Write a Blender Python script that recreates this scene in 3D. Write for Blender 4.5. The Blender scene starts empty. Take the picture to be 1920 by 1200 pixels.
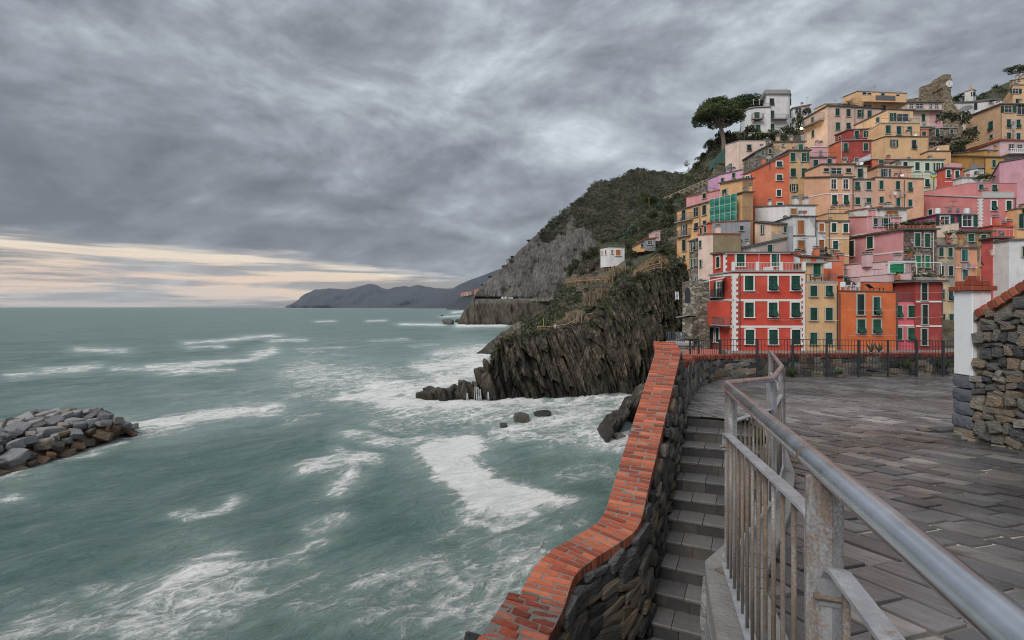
import bpy, math, random
import numpy as np
from mathutils import Vector, Matrix
scene = bpy.context.scene
COL = scene.collection
PI = math.pi
RAD = math.radians
# ------------------------------------------------------------------ camera
F = 907.0            # focal length in pixels of the 1920 px wide photograph
CH = 12.0            # camera height above the sea
HZ = 576.0           # horizon row in the photograph
cam_d = bpy.data.cameras.new('camera')
cam = bpy.data.objects.new('camera', cam_d)
COL.objects.link(cam)
cam.location = (0, 0, CH)
cam.rotation_euler = (PI / 2, 0, 0)
cam_d.sensor_width = 36
cam_d.lens = 36 * F / 1920
cam_d.shift_y = -24 / 1920
cam_d.clip_start = 0.05
cam_d.clip_end = 120000
scene.camera = cam
# ------------------------------------------------------------------ colour management and engine
vs = scene.view_settings
vs.view_transform = 'Standard'
vs.look = 'None'
vs.exposure = 0.60
vs.gamma = 1.0
vs.use_curve_mapping = False
scene.cycles.use_denoising = True
scene.cycles.use_adaptive_sampling = False
scene.cycles.pixel_filter_type = 'BLACKMAN_HARRIS'
scene.cycles.filter_width = 1.05
scene.cycles.max_bounces = 5
scene.cycles.diffuse_bounces = 3
scene.cycles.glossy_bounces = 2
scene.cycles.transmission_bounces = 2
scene.cycles.transparent_max_bounces = 6
scene.cycles.volume_bounces = 0
scene.cycles.caustics_reflective = False
scene.cycles.caustics_refractive = False
SUN_EL, SUN_AZ = RAD(42), RAD(222)      # low bright cloud behind the viewer, a little to the sea side
# ------------------------------------------------------------------ node helpers
class NT:
 """short-hand over a node tree"""
 def __init__(self, tree):
  self.t = tree
 def n(self, kind, ins=None, **props):
  nd = self.t.nodes.new(kind)
  for k, v in props.items():
   setattr(nd, k, v)
  for k, v in (ins or {}).items():
   sock = nd.inputs[k]
   if isinstance(v, bpy.types.NodeSocket):
    self.t.links.new(v, sock)
   elif hasattr(v, 'outputs'):
    self.t.links.new(v.outputs[0], sock)
   else:
    sock.default_value = v
  return nd
 def math(self, op, a, b=0.0, c=0.0, clamp=False):
  nd = self.n('ShaderNodeMath', {0: a, 1: b, 2: c}, operation=op)
  nd.use_clamp = clamp
  return nd.outputs[0]
 def mix(self, fac, a, b, blend='MIX'):
  nd = self.t.nodes.new('ShaderNodeMix')
  nd.data_type = 'RGBA'
  nd.blend_type = blend
  for idx, v in ((0, fac), (6, a), (7, b)):
   if isinstance(v, bpy.types.NodeSocket):
    self.t.links.new(v, nd.inputs[idx])
   else:
    if idx and len(v) == 3:
     v = (*v, 1)
    nd.inputs[idx].default_value = v
  return nd.outputs[2]
 def ramp(self, fac, stops, interp='LINEAR'):
  nd = self.t.nodes.new('ShaderNodeValToRGB')
  cr = nd.color_ramp
  cr.interpolation = interp
  while len(cr.elements) < len(stops):
   cr.elements.new(0.5)
  for e, (p, c) in zip(cr.elements, stops):
   e.position = p
   e.color = (*c, 1) if not isinstance(c, (int, float)) else (c, c, c, 1)
  self.t.links.new(fac, nd.inputs[0])
  return nd.outputs[0]
 def sstep(self, v, lo, hi):
  nd = self.n('ShaderNodeMapRange', {0: v, 1: lo, 2: hi, 3: 0.0, 4: 1.0}, interpolation_type='SMOOTHSTEP')
  return nd.outputs[0]
 def noise(self, vec, scale, detail=4.0, rough=0.55, dist=0.0):
  nd = self.n('ShaderNodeTexNoise', {'Scale': scale, 'Detail': detail, 'Roughness': rough, 'Distortion': dist})
  if vec is not None:
   self.t.links.new(vec, nd.inputs['Vector'])
  return nd.outputs[0]
 def scale(self, vec, s, rot=(0, 0, 0), loc=(0, 0, 0)):
  nd = self.n('ShaderNodeMapping', {'Vector': vec, 'Scale': s, 'Rotation': rot, 'Location': loc})
  return nd.outputs[0]
# ------------------------------------------------------------------ world: overcast evening sky with a warm break over the sea
world = bpy.data.worlds.new('World')
scene.world = world
world.use_nodes = True
wt = world.node_tree
wt.nodes.clear()
w = NT(wt)
out = w.n('ShaderNodeOutputWorld')
tc = w.n('ShaderNodeTexCoord')
D = tc.outputs['Generated']
sep = w.n('ShaderNodeSeparateXYZ', {0: D})
dx, dy, dz = sep.outputs
zc = w.math('MAXIMUM', dz, 0.0)
den = w.math('ADD', zc, 0.16)
px_ = w.math('DIVIDE', dx, den)
py_ = w.math('DIVIDE', dy, den)
P = w.n('ShaderNodeCombineXYZ', {0: px_, 1: py_, 2: 0.0}).outputs[0]
Pr = w.scale(P, (0.80, 1.0, 1.0), rot=(0, 0, RAD(-24)))
big = w.noise(w.scale(Pr, (1, 1, 1), loc=(3.1, 1.7, 0)), 0.50, 4, 0.5, 0.3)
# cloud bodies: half on the receding deck, half heaped in their own shape
Q = w.n('ShaderNodeVectorMath', {0: w.scale(D, (2.6, 2.6, 5.4), rot=(0, RAD(-5), 0)), 1: w.scale(Pr, (0.17, 0.24, 0.3))}, operation='ADD').outputs[0]
mid = w.noise(w.scale(Q, (1, 1, 1), loc=(7.3, 2.2, 0.4)), 1.15, 10, 0.57, 0.35)
fine = w.noise(w.scale(Q, (1, 1, 1), loc=(1.3, 9.2, 2.0)), 3.0, 9, 0.60, 0.3)
m2 = w.math('MULTIPLY_ADD', big, 0.62, w.math('MULTIPLY_ADD', mid, 0.72, w.math('MULTIPLY', fine, 0.20)))
# lumps lit from above the sea: the same field sampled a little way off
mid2 = w.noise(w.scale(Q, (1, 1, 1), loc=(7.3 + 0.09, 2.2, 0.4 - 0.14)), 1.15, 10, 0.57, 0.35)
fine2 = w.noise(w.scale(Q, (1, 1, 1), loc=(1.3 + 0.03, 9.2, 2.0 - 0.06)), 3.0, 9, 0.60, 0.3)
rel = w.math('MULTIPLY_ADD', w.math('SUBTRACT', mid, mid2), 0.85, w.math('MULTIPLY', w.math('SUBTRACT', fine, fine2), 0.25))
m2 = w.math('MULTIPLY_ADD', w.math('SUBTRACT', m2, 0.77), 1.75, w.math('ADD', rel, 0.47))
# the deck is thinner ahead and overhead and heavier towards the open sea
az = w.math('DIVIDE', dx, w.math('SQRT', w.math('ADD', w.math('ADD', w.math('MULTIPLY', dx, dx), w.math('MULTIPLY', dy, dy)), 1e-5)))
heavy = w.math('MULTIPLY', w.sstep(az, 0.05, -0.55), w.math('MULTIPLY', w.sstep(dz, 0.50, 0.24), w.sstep(dz, 0.02, 0.12)))
thin = w.math('MULTIPLY', w.sstep(w.math('ABSOLUTE', w.math('SUBTRACT', az, 0.06)), 0.42, 0.0), w.sstep(dz, 0.13, 0.46))
low = w.math('MULTIPLY', w.sstep(dz, 0.26, 0.08), w.sstep(az, 0.75, 0.2))
m2 = w.math('MULTIPLY_ADD', w.sstep(az, 0.25, 0.7), 0.10, m2)
m3 = w.math('SUBTRACT', m2, w.math('MULTIPLY', heavy, 0.17))
m3 = w.math('MULTIPLY_ADD', thin, 0.15, m3)
m3 = w.math('SUBTRACT', m3, w.math('MULTIPLY', low, 0.10))
cloud = w.ramp(m3, [(0.06, (0.112, 0.120, 0.136)), (0.34, (0.170, 0.182, 0.204)), (0.55, (0.245, 0.266, 0.296)), (0.78, (0.365, 0.405, 0.434)), (1.0, (0.53, 0.59, 0.61))])
# brighter towards the zenith, as every overcast sky is
zen = w.math('MULTIPLY_ADD', w.sstep(dz, 0.42, 1.0), 1.9, 0.94)
vm = w.n('ShaderNodeVectorMath', {0: cloud, 'Scale': zen}, operation='SCALE')
cloud = vm.outputs[0]
# the break between the deck and the horizon
streak = w.noise(w.scale(D, (2.2, 2.2, 34.0)), 1.6, 6, 0.55, 0.25)
streak2 = w.noise(w.scale(D, (5.0, 5.0, 60.0), loc=(2, 5, 1)), 1.5, 5, 0.6, 0.3)
edge = w.math('MULTIPLY_ADD', w.math('SUBTRACT', w.noise(w.scale(D, (1, 1, 6.0)), 3.2, 8, 0.62), 0.5), 0.15, dz)
side = w.sstep(az, 0.16, -0.62)
top = w.math('MULTIPLY_ADD', side, 0.078, 0.032)
gap = w.sstep(w.math('DIVIDE', edge, top), 1.15, 0.85)
seaward = w.math('MULTIPLY', w.sstep(az, 0.12, -0.10), w.sstep(dy, -0.25, 0.2))
gap = w.math('MULTIPLY', gap, seaward)
warm = w.ramp(w.math('MULTIPLY_ADD', w.math('DIVIDE', dz, top), 1.0, w.math('MULTIPLY', w.math('SUBTRACT', streak2, 0.5), 0.5)),
    [(0.0, (0.40, 0.37, 0.35)), (0.22, (0.54, 0.45, 0.38)), (0.42, (0.66, 0.48, 0.36)), (0.66, (0.64, 0.50, 0.37)), (0.85, (0.66, 0.56, 0.44)), (1.0, (0.46, 0.42, 0.40))])
bars = w.sstep(streak, 0.58, 0.43)
gapf = w.math('MULTIPLY', gap, w.math('MULTIPLY_ADD', bars, 0.84, 0.16))
sky_c = w.mix(gapf, cloud, warm)
nish = w.n('ShaderNodeTexSky')
nish.sky_type = 'NISHITA'
nish.sun_disc = False
nish.sun_elevation = SUN_EL
nish.sun_rotation = SUN_AZ
nscaled = w.n('ShaderNodeVectorMath', {0: nish.outputs[0], 'Scale': 0.06}, operation='SCALE').outputs[0]
sky_c = w.mix(0.90, nscaled, sky_c)
bg = w.n('ShaderNodeBackground', {'Color': sky_c, 'Strength': 1.0})
wt.links.new(bg.outputs[0], out.inputs[0])
world.cycles.sampling_method = 'MANUAL'
world.cycles.sample_map_resolution = 512
sun_d = bpy.data.lights.new('sun', 'SUN')
sun_d.energy = 1.5
sun_d.angle = RAD(28)
sun_d.color = (1.0, 0.95, 0.88)
sun = bpy.data.objects.new('sun', sun_d)
COL.objects.link(sun)
sun_dir = Vector((math.sin(SUN_AZ) * math.cos(SUN_EL), math.cos(SUN_AZ) * math.cos(SUN_EL), math.sin(SUN_EL)))
sun.rotation_euler = sun_dir.to_track_quat('Z', 'Y').to_euler()
sun.location = sun_dir * 50 + Vector((0, 0, 60))
# ------------------------------------------------------------------ measuring tools
def P3(px, py, y):
 """the point at distance y along the view axis that the photograph shows at pixel (px, py)"""
 return np.array(((px - 960) / F * y, y, CH - (py - HZ) / F * y))
def on_level(px, py, z=0.0):
 """the point of the level plane z that the photograph shows at pixel (px, py)"""
 y = (CH - z) * F / (py - HZ)
 return np.array(((px - 960) / F * y, y, z))
def on_plane(px, py, p0, nrm):
 d = np.array(((px - 960) / F, 1.0, -(py - HZ) / F))
 c = np.array((0, 0, CH))
 t = np.dot(np.asarray(p0) - c, nrm) / np.dot(d, nrm)
 return c + d * t
# ------------------------------------------------------------------ numeric noise
def _hash(i, j, k, seed):
 with np.errstate(over='ignore'):
  n = (i.astype(np.uint32) * np.uint32(374761393) + j.astype(np.uint32) * np.uint32(668265263)
    + k.astype(np.uint32) * np.uint32(2147483647) + np.uint32(seed) * np.uint32(1274126177))
  n = (n ^ (n >> np.uint32(13))) * np.uint32(1274126177)
  n = n ^ (n >> np.uint32(16))
 return (n & np.uint32(0xffffff)).astype(np.float64) / 0xffffff
def vnoise(x, y, z=0.0, seed=0):
 x, y, z = np.broadcast_arrays(np.asarray(x, float), np.asarray(y, float), np.asarray(z, float))
 xi, yi, zi = np.floor(x), np.floor(y), np.floor(z)
 fx, fy, fz = x - xi, y - yi, z - zi
 fx, fy, fz = fx * fx * (3 - 2 * fx), fy * fy * (3 - 2 * fy), fz * fz * (3 - 2 * fz)
 xi, yi, zi = xi.astype(np.int64), yi.astype(np.int64), zi.astype(np.int64)
 r = 0
 for a in (0, 1):
  for b in (0, 1):
   for c in (0, 1):
    wgt = (fx if a else 1 - fx) * (fy if b else 1 - fy) * (fz if c else 1 - fz)
    r = r + wgt * _hash(xi + a, yi + b, zi + c, seed)
 return r
def fbm(x, y, z=0.0, oct=4, seed=0, gain=0.5):
 r, a, s = 0, 1.0, 0.0
 for o in range(oct):
  r = r + a * vnoise(np.asarray(x) * 2 ** o, np.asarray(y) * 2 ** o, np.asarray(z) * 2 ** o, seed + o * 17)
  s += a
  a *= gain
 return r / s
# ------------------------------------------------------------------ mesh helpers
def mesh(name, verts, faces, mats=None, smooth=False, fmat=None):
 me = bpy.data.meshes.new(name)
 verts = np.asarray(verts, dtype=np.float32)
 if isinstance(faces, np.ndarray):
  nf, k = faces.shape
  me.vertices.add(len(verts))
  me.vertices.foreach_set('co', verts.ravel())
  me.loops.add(nf * k)
  me.loops.foreach_set('vertex_index', faces.astype(np.int32).ravel())
  me.polygons.add(nf)
  me.polygons.foreach_set('loop_start', np.arange(0, nf * k, k, dtype=np.int32))
  me.polygons.foreach_set('loop_total', np.full(nf, k, dtype=np.int32))
  me.update(calc_edges=True)
 else:
  me.from_pydata([tuple(v) for v in verts.tolist()], [], faces)
  me.update()
 if mats is not None:
  for m in (mats if isinstance(mats, (list, tuple)) else [mats]):
   me.materials.append(m)
 if fmat is not None:
  me.polygons.foreach_set('material_index', np.asarray(fmat, dtype=np.int32))
 if smooth:
  me.polygons.foreach_set('use_smooth', np.ones(len(me.polygons), dtype=bool))
 return me
class MB:
 """collects shapes; build() links them as one mesh object"""
 def __init__(self):
  self.v, self.f, self.m, self.cur = [], [], [], 0
 def add(self, verts, faces):
  o = len(self.v)
  self.v.extend([tuple(map(float, p)) for p in verts])
  self.f.extend([tuple(i + o for i in fc) for fc in faces])
  self.m.extend([self.cur] * len(faces))
  return self
 def box(self, c, s, rz=0.0, M=None):
  x, y, z = s[0] / 2, s[1] / 2, s[2] / 2
  vs_ = [(-x, -y, -z), (x, -y, -z), (x, y, -z), (-x, y, -z), (-x, -y, z), (x, -y, z), (x, y, z), (-x, y, z)]
  ca, sa = math.cos(rz), math.sin(rz)
  vs_ = [(a * ca - b * sa + c[0], a * sa + b * ca + c[1], d + c[2]) for a, b, d in vs_]
  if M is not None:
   vs_ = [tuple(M @ Vector(p)) for p in vs_]
  return self.add(vs_, BOXF)
 def hexa(self, eight):
  return self.add(eight, BOXF)
 def slab(self, top, th):
  """a polygon (seen counter-clockwise from above) given a thickness downwards"""
  n = len(top)
  bot = [(p[0], p[1], p[2] - th) for p in top]
  fs = [tuple(range(n)), tuple(range(2 * n - 1, n - 1, -1))]
  for i in range(n):
   j = (i + 1) % n
   fs.append((i, i + n, j + n, j))
  return self.add(list(top) + bot, fs)
 def tube(self, pts, r, k=8, caps=True):
  """r: one radius or one per point"""
  pts = [Vector(p) for p in pts]
  n = len(pts)
  rr = [r] * n if not hasattr(r, '__len__') else list(r)
  vs_, fs = [], []
  up = None
  for i, p in enumerate(pts):
   t = (pts[min(i + 1, n - 1)] - pts[max(i - 1, 0)])
   if t.length < 1e-9:
    t = Vector((0, 0, 1))
   t.normalize()
   if up is None:
    up = Vector((0, 0, 1)) if abs(t.z) < 0.9 else Vector((1, 0, 0))
   a = t.cross(up)
   if a.length < 1e-6:
    a = t.orthogonal()
   a.normalize()
   b = a.cross(t).normalized()
   up = b
   for q in range(k):
    an = 2 * PI * q / k
    vs_.append(tuple(p + (a * math.cos(an) + b * math.sin(an)) * rr[i]))
  for i in range(n - 1):
   for q in range(k):
    q2 = (q + 1) % k
    fs.append((i * k + q, (i + 1) * k + q, (i + 1) * k + q2, i * k + q2))
  if caps:
   fs.append(tuple(range(k)))
   fs.append(tuple((n - 1) * k + q for q in range(k - 1, -1, -1)))
  return self.add(vs_, fs)
 def strip(self, pts, sec):
  """sweep a closed section [(side, up), ...] along a path; side is horizontal"""
  pts = [Vector(p) for p in pts]
  n, k = len(pts), len(sec)
  vs_, fs = [], []
  for i, p in enumerate(pts):
   t = pts[min(i + 1, n - 1)] - pts[max(i - 1, 0)]
   s = Vector((t.y, -t.x, 0))
   s = s.normalized() if s.length > 1e-9 else Vector((1, 0, 0))
   u = s.cross(t).normalized()
   for a, b in sec:
    vs_.append(tuple(p + s * a + u * b))
  for i in range(n - 1):
   for q in range(k):
    q2 = (q + 1) % k
    fs.append((i * k + q, i * k + q2, (i + 1) * k + q2, (i + 1) * k + q))
  fs.append(tuple(range(k - 1, -1, -1)))
  fs.append(tuple((n - 1) * k + q for q in range(k)))
  return self.add(vs_, fs)
 def mesh(self, name, mats, smooth=False, off=(0, 0, 0)):
  vv = np.array(self.v, dtype=np.float64).reshape(-1, 3) - np.asarray(off, float)
  return mesh(name, vv, self.f, mats, smooth, self.m)
 def build(self, name, mats, parent=None, smooth=False, off=None):
  """vertices are in world space; under a parent they are stored relative to it"""
  o_ = off if off is not None else (WORLD_AT.get(parent.name, (0, 0, 0)) if parent is not None else (0, 0, 0))
  return link(name, self.mesh(name, mats, smooth, o_), parent)
BOXF = [(0, 3, 2, 1), (4, 5, 6, 7), (0, 1, 5, 4), (1, 2, 6, 5), (2, 3, 7, 6), (3, 0, 4, 7)]
WORLD_AT = {}          # object name -> world position of its origin (nothing here is rotated above a part)
def link(name, me, parent=None, M=None):
 """M: matrix relative to the parent"""
 o = bpy.data.objects.new(name, me)
 COL.objects.link(o)
 if M is not None:
  o.matrix_basis = M
 if parent is not None:
  o.parent = parent
  WORLD_AT[o.name] = tuple(np.add(WORLD_AT.get(parent.name, (0, 0, 0)), o.location))
 else:
  WORLD_AT[o.name] = tuple(o.location)
 return o
def tag(o, label=None, cat=None, group=None, kind=None):
 if label:
  o['label'] = label
 if cat:
  o['category'] = cat
  if kind is None:
   o['kind'] = 'thing'
 if group:
  o['group'] = group
 if kind:
  o['kind'] = kind
 return o
def thing(name, label, cat, loc, group=None):
 o = bpy.data.objects.new(name, None)
 COL.objects.link(o)
 o.empty_display_size = 0.2
 o.location = [float(c) for c in loc]
 WORLD_AT[o.name] = tuple(float(c) for c in loc)
 return tag(o, label, cat, group)
def structure(name, me, label=None):
 o = link(name, me)
 return tag(o, label, None, None, 'structure')
def place(parent, name, me, world_M):
 """a part with its own matrix, given in world space (the parent is only translated)"""
 at = Vector(WORLD_AT.get(parent.name, (0, 0, 0)))
 M = Matrix.Translation(-at) @ world_M
 return link(name, me, parent, M)
def frame(origin, xa, ya, za):
 """matrix from an origin and three axes (already scaled)"""
 M = Matrix.Identity(4)
 for i, a in enumerate((xa, ya, za)):
  for r in range(3):
   M[r][i] = float(a[r])
 for r in range(3):
  M[r][3] = float(origin[r])
 return M
def grid_faces(nu, nv):
 i = np.arange(nu - 1)[:, None] * nv + np.arange(nv - 1)[None, :]
 i = i.ravel()
 return np.stack([i, i + nv, i + nv + 1, i + 1], axis=1)
def attr(me, name, vals):
 a = me.attributes.new(name, 'FLOAT', 'POINT')
 a.data.foreach_set('value', np.asarray(vals, dtype=np.float32).ravel())
def resample(pts, step):
 pts = np.asarray(pts, float)
 seg = np.linalg.norm(np.diff(pts, axis=0), axis=1)
 s = np.concatenate([[0], np.cumsum(seg)])
 n = max(2, int(round(s[-1] / step)) + 1)
 t = np.linspace(0, s[-1], n)
 return np.stack([np.interp(t, s, pts[:, k]) for k in range(pts.shape[1])], axis=1)
def smooth_path(pts, it=2):
 """Chaikin corner cutting that keeps both ends"""
 pts = [np.asarray(p, float) for p in pts]
 for _ in range(it):
  q = [pts[0]]
  for a, b in zip(pts[:-1], pts[1:]):
   q += [a * .75 + b * .25, a * .25 + b * .75]
  q.append(pts[-1])
  pts = q
 return np.array(pts)
def rbox(sx, sy, sz, b):
 """box with chamfered edges: 24 vertices, centred"""
 vs_, idx = [], {}
 for ix in (-1, 1):
  for iy in (-1, 1):
   for iz in (-1, 1):
    c = (ix * sx / 2, iy * sy / 2, iz * sz / 2)
    for ax in range(3):
     p = [c[k] - (b * (ix, iy, iz)[k] if k != ax else 0) for k in range(3)]
     idx[(ix, iy, iz, ax)] = len(vs_)
     vs_.append(p)
 fs = []
 for ax in range(3):
  o1, o2 = (ax + 1) % 3, (ax + 2) % 3
  for s in (-1, 1):
   q = []
   for a, c in ((-1, -1), (1, -1), (1, 1), (-1, 1)):
    k = [0, 0, 0]
    k[ax], k[o1], k[o2] = s, a, c
    q.append(idx[(*k, ax)])
   fs.append(tuple(q if s > 0 else q[::-1]))
 for ax in range(3):                       # edges parallel to ax
  o1, o2 = (ax + 1) % 3, (ax + 2) % 3
  for a in (-1, 1):
   for c in (-1, 1):
    lo, hi = [0, 0, 0], [0, 0, 0]
    lo[ax], hi[ax] = -1, 1
    lo[o1] = hi[o1] = a
    lo[o2] = hi[o2] = c
    q = [idx[(*lo, o1)], idx[(*hi, o1)], idx[(*hi, o2)], idx[(*lo, o2)]]
    fs.append(tuple(q if a * c > 0 else q[::-1]))
 for ix in (-1, 1):
  for iy in (-1, 1):
   for iz in (-1, 1):
    q = [idx[(ix, iy, iz, ax)] for ax in range(3)]
    fs.append(tuple(q if ix * iy * iz > 0 else q[::-1]))
 return np.array(vs_), fs
_ico = {}
def icosphere(sub):
 if sub in _ico:
  return _ico[sub]
 import bmesh
 bm = bmesh.new()
 bmesh.ops.create_icosphere(bm, subdivisions=sub, radius=1.0)
 v = np.array([q.co[:] for q in bm.verts])
 f = np.array([[q.index for q in fc.verts] for fc in bm.faces])
 bm.free()
 _ico[sub] = (v, f)
 return v, f
def stone_mesh(name, seed, mat_, sub=2, blocky=0.5, rough=0.16, size=(1, 1, 1)):
 """an irregular faceted stone of about unit size: a cut block, its faces out of true"""
 import bmesh
 r = np.random.RandomState(seed)
 n = 15 if sub < 3 else 34
 d = r.normal(size=(n, 3))
 d /= np.linalg.norm(d, axis=1, keepdims=True)
 p = d / (np.abs(d).max(axis=1, keepdims=True) ** (0.35 + 0.65 * blocky)) * r.uniform(1 - rough, 1, (n, 1))
 cs = np.array([(x, y, z) for x in (-1, 1) for y in (-1, 1) for z in (-1, 1)], float)
 p = np.concatenate([p, cs * r.uniform(0.55, 0.9 if sub < 3 else 0.75, (8, 3))])
 p = p / np.abs(p).max(axis=0) * 0.5 * np.asarray(size)
 bm = bmesh.new()
 for q in p:
  bm.verts.new(q)
 res = bmesh.ops.convex_hull(bm, input=bm.verts)
 bmesh.ops.delete(bm, geom=list({g for g in res['geom_interior'] if isinstance(g, bmesh.types.BMVert)}), context='VERTS')
 bmesh.ops.bevel(bm, geom=list(bm.edges), offset=0.022, segments=1, affect='EDGES')
 me = bpy.data.meshes.new(name)
 bm.to_mesh(me)
 bm.free()
 me.materials.append(mat_)
 return me
# ================================================================== materials
def new_mat(name):
 m = bpy.data.materials.new(name)
 m.use_nodes = True
 m.node_tree.nodes.clear()
 t = NT(m.node_tree)
 o = t.n('ShaderNodeOutputMaterial')
 b = t.n('ShaderNodeBsdfPrincipled')
 m.node_tree.links.new(b.outputs[0], o.inputs[0])
 return m, t, b
def setin(t, b, name, v):
 if isinstance(v, bpy.types.NodeSocket):
  t.t.links.new(v, b.inputs[name])
 else:
  if name == 'Base Color' and len(v) == 3:
   v = (*v, 1)
  b.inputs[name].default_value = v
def wpos(t):
 return t.n('ShaderNodeNewGeometry').outputs['Position']
def opos(t):
 return t.n('ShaderNodeTexCoord').outputs['Object']
def orand(t):
 return t.n('ShaderNodeObjectInfo').outputs['Random']
def bump(t, b, h, strength=0.3, dist=0.02):
 nd = t.n('ShaderNodeBump', {'Strength': strength, 'Distance': dist, 'Height': h})
 t.t.links.new(nd.outputs[0], b.inputs['Normal'])
_mats = {}
def stucco(col, wear=0.25, patch=None, patch_amt=0.0):
 """lime-washed plaster: slight mottling, rain streaks, and for worn walls patches of bare render"""
 key = ('st', tuple(round(c, 3) for c in col), round(wear, 2), patch, patch_amt)
 if key in _mats:
  return _mats[key]
 m, t, b = new_mat('plaster')
 p = wpos(t)
 n1 = t.noise(p, 0.55, 6, 0.6, 0.4)
 n2 = t.noise(t.scale(p, (1.6, 1.6, 0.16)), 1.2, 5, 0.6, 0.2)
 n3 = t.noise(p, 6.0, 4, 0.65)
 k = t.math('MULTIPLY_ADD', t.math('SUBTRACT', n1, 0.5), 0.85, 1.0)
 k = t.math('MULTIPLY_ADD', t.math('SUBTRACT', n3, 0.5), 0.35, k)
 vm_ = t.n('ShaderNodeVectorMath', {0: (*col,), 'Scale': k}, operation='SCALE').outputs[0]
 grey = [0.55 * c + 0.45 * (sum(col) / 3) * 0.55 for c in col]
 wear = min(0.9, wear * 1.5 + 0.12)
 f = t.math('MULTIPLY', t.sstep(n2, 0.44, 0.70), wear)
 c = t.mix(f, vm_, grey)
 pale = [min(0.8, 0.55 * q + 0.25) for q in col]
 c = t.mix(t.math('MULTIPLY', t.sstep(n1, 0.54, 0.70), wear * 0.5), c, pale)
 if patch is not None:
  n4 = t.noise(p, 0.42, 7, 0.62, 0.8)
  lo = 0.66 - patch_amt * 0.3
  c = t.mix(t.sstep(n4, lo, lo + 0.045), c, patch)
 setin(t, b, 'Base Color', c)
 setin(t, b, 'Roughness', 0.92)
 bump(t, b, t.noise(p, 9.0, 5, 0.6), 0.25, 0.03)
 _mats[key] = m
 return m
def simple(name, col, rough=0.7, var=0.2, scale=3.0, metal=0.0, spec=0.5, rnd=0.0, bump_s=0.0, bump_scale=20.0):
 key = ('si', name)
 if key in _mats:
  return _mats[key]
 m, t, b = new_mat(name)
 p = opos(t)
 k = t.math('MULTIPLY_ADD', t.math('SUBTRACT', t.noise(p, scale, 5, 0.6), 0.5), var * 2, 1.0)
 if rnd:
  k = t.math('MULTIPLY', k, t.math('MULTIPLY_ADD', t.math('SUBTRACT', orand(t), 0.5), rnd * 2, 1.0))
 setin(t, b, 'Base Color', t.n('ShaderNodeVectorMath', {0: (*col,), 'Scale': k}, operation='SCALE').outputs[0])
 setin(t, b, 'Roughness', rough)
 setin(t, b, 'Metallic', metal)
 setin(t, b, 'Specular IOR Level', spec)
 if bump_s:
  bump(t, b, t.noise(p, bump_scale, 4, 0.6), bump_s, 0.02)
 _mats[key] = m
 return m
def ramp_mat(name, stops, rough=(0.75, 0.95), scale=4.0, mixn=0.5, bump_s=0.5, bump_scale=14.0, bdist=0.01, world=False, moss=None, spec=0.4, grain=(1, 1, 1)):
 """colour picked per object, varied by noise inside it"""
 m, t, b = new_mat(name)
 p = wpos(t) if world else opos(t)
 n1 = t.noise(t.scale(p, grain), scale, 6, 0.62, 0.3)
 f = t.math('MULTIPLY_ADD', t.math('SUBTRACT', n1, 0.5), mixn * 1.6, orand(t))
 c = t.ramp(f, stops)
 n2 = t.noise(p, scale * 5, 4, 0.65)
 k = t.math('MULTIPLY_ADD', t.math('SUBTRACT', n2, 0.5), 0.7, 1.0)
 c = t.n('ShaderNodeVectorMath', {0: c, 'Scale': k}, operation='SCALE').outputs[0]
 if moss:
  c = t.mix(t.math('MULTIPLY', t.sstep(t.noise(wpos(t), moss[1], 6, 0.65), 0.56, 0.68), moss[2]), c, moss[0])
 setin(t, b, 'Base Color', c)
 setin(t, b, 'Roughness', t.math('MULTIPLY_ADD', n2, rough[1] - rough[0], rough[0]))
 setin(t, b, 'Specular IOR Level', spec)
 bump(t, b, t.noise(t.scale(p, grain), bump_scale, 6, 0.65), bump_s, bdist)
 return m
M_brick = ramp_mat('red_brick', [(0.0, (0.17, 0.040, 0.022)), (0.3, (0.29, 0.062, 0.030)), (0.65, (0.41, 0.095, 0.042)), (1.0, (0.50, 0.145, 0.070))],
     rough=(0.6, 0.9), scale=3.0, mixn=0.45, bump_s=0.6, bump_scale=9, bdist=0.02, moss=((0.10, 0.035, 0.024), 5.0, 0.6))
M_brick_old = ramp_mat('weathered_brick', [(0.0, (0.15, 0.034, 0.022)), (0.35, (0.27, 0.055, 0.030)), (0.7, (0.40, 0.085, 0.045)), (1.0, (0.46, 0.14, 0.085))],
      rough=(0.7, 0.95), scale=3.5, mixn=0.7, bump_s=0.9, bump_scale=8, bdist=0.04, moss=((0.16, 0.15, 0.13), 9.0, 0.8))
M_brick_far = ramp_mat('brick_coping', [(0.0, (0.14, 0.038, 0.024)), (0.4, (0.24, 0.055, 0.032)), (0.8, (0.36, 0.085, 0.046)), (1.0, (0.22, 0.14, 0.10))],
      rough=(0.75, 0.95), scale=3.5, mixn=0.7, bump_s=0.7, bump_scale=8, bdist=0.04, moss=((0.05, 0.045, 0.035), 3.0, 0.7))
M_mortar = simple('mortar', (0.185, 0.165, 0.14), 0.95, 0.4, 12, bump_s=0.8, bump_scale=60)
M_mortar_dark = simple('dark_mortar', (0.085, 0.078, 0.066), 0.95, 0.5, 7, bump_s=0.9, bump_scale=40)
M_mortar_tan = simple('tan_mortar', (0.235, 0.195, 0.155), 0.95, 0.35, 6, bump_s=0.9, bump_scale=40)
M_rubble = ramp_mat('dark_rubble', [(0.0, (0.040, 0.041, 0.045)), (0.3, (0.105, 0.102, 0.098)), (0.55, (0.175, 0.162, 0.142)), (0.78, (0.235, 0.165, 0.10)), (1.0, (0.33, 0.305, 0.27))],
     rough=(0.45, 0.85), scale=2.2, mixn=0.5, bump_s=1.0, bump_scale=5, bdist=0.12, grain=(1, 1, 3), moss=((0.03, 0.032, 0.02), 2.2, 0.5))
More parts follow.
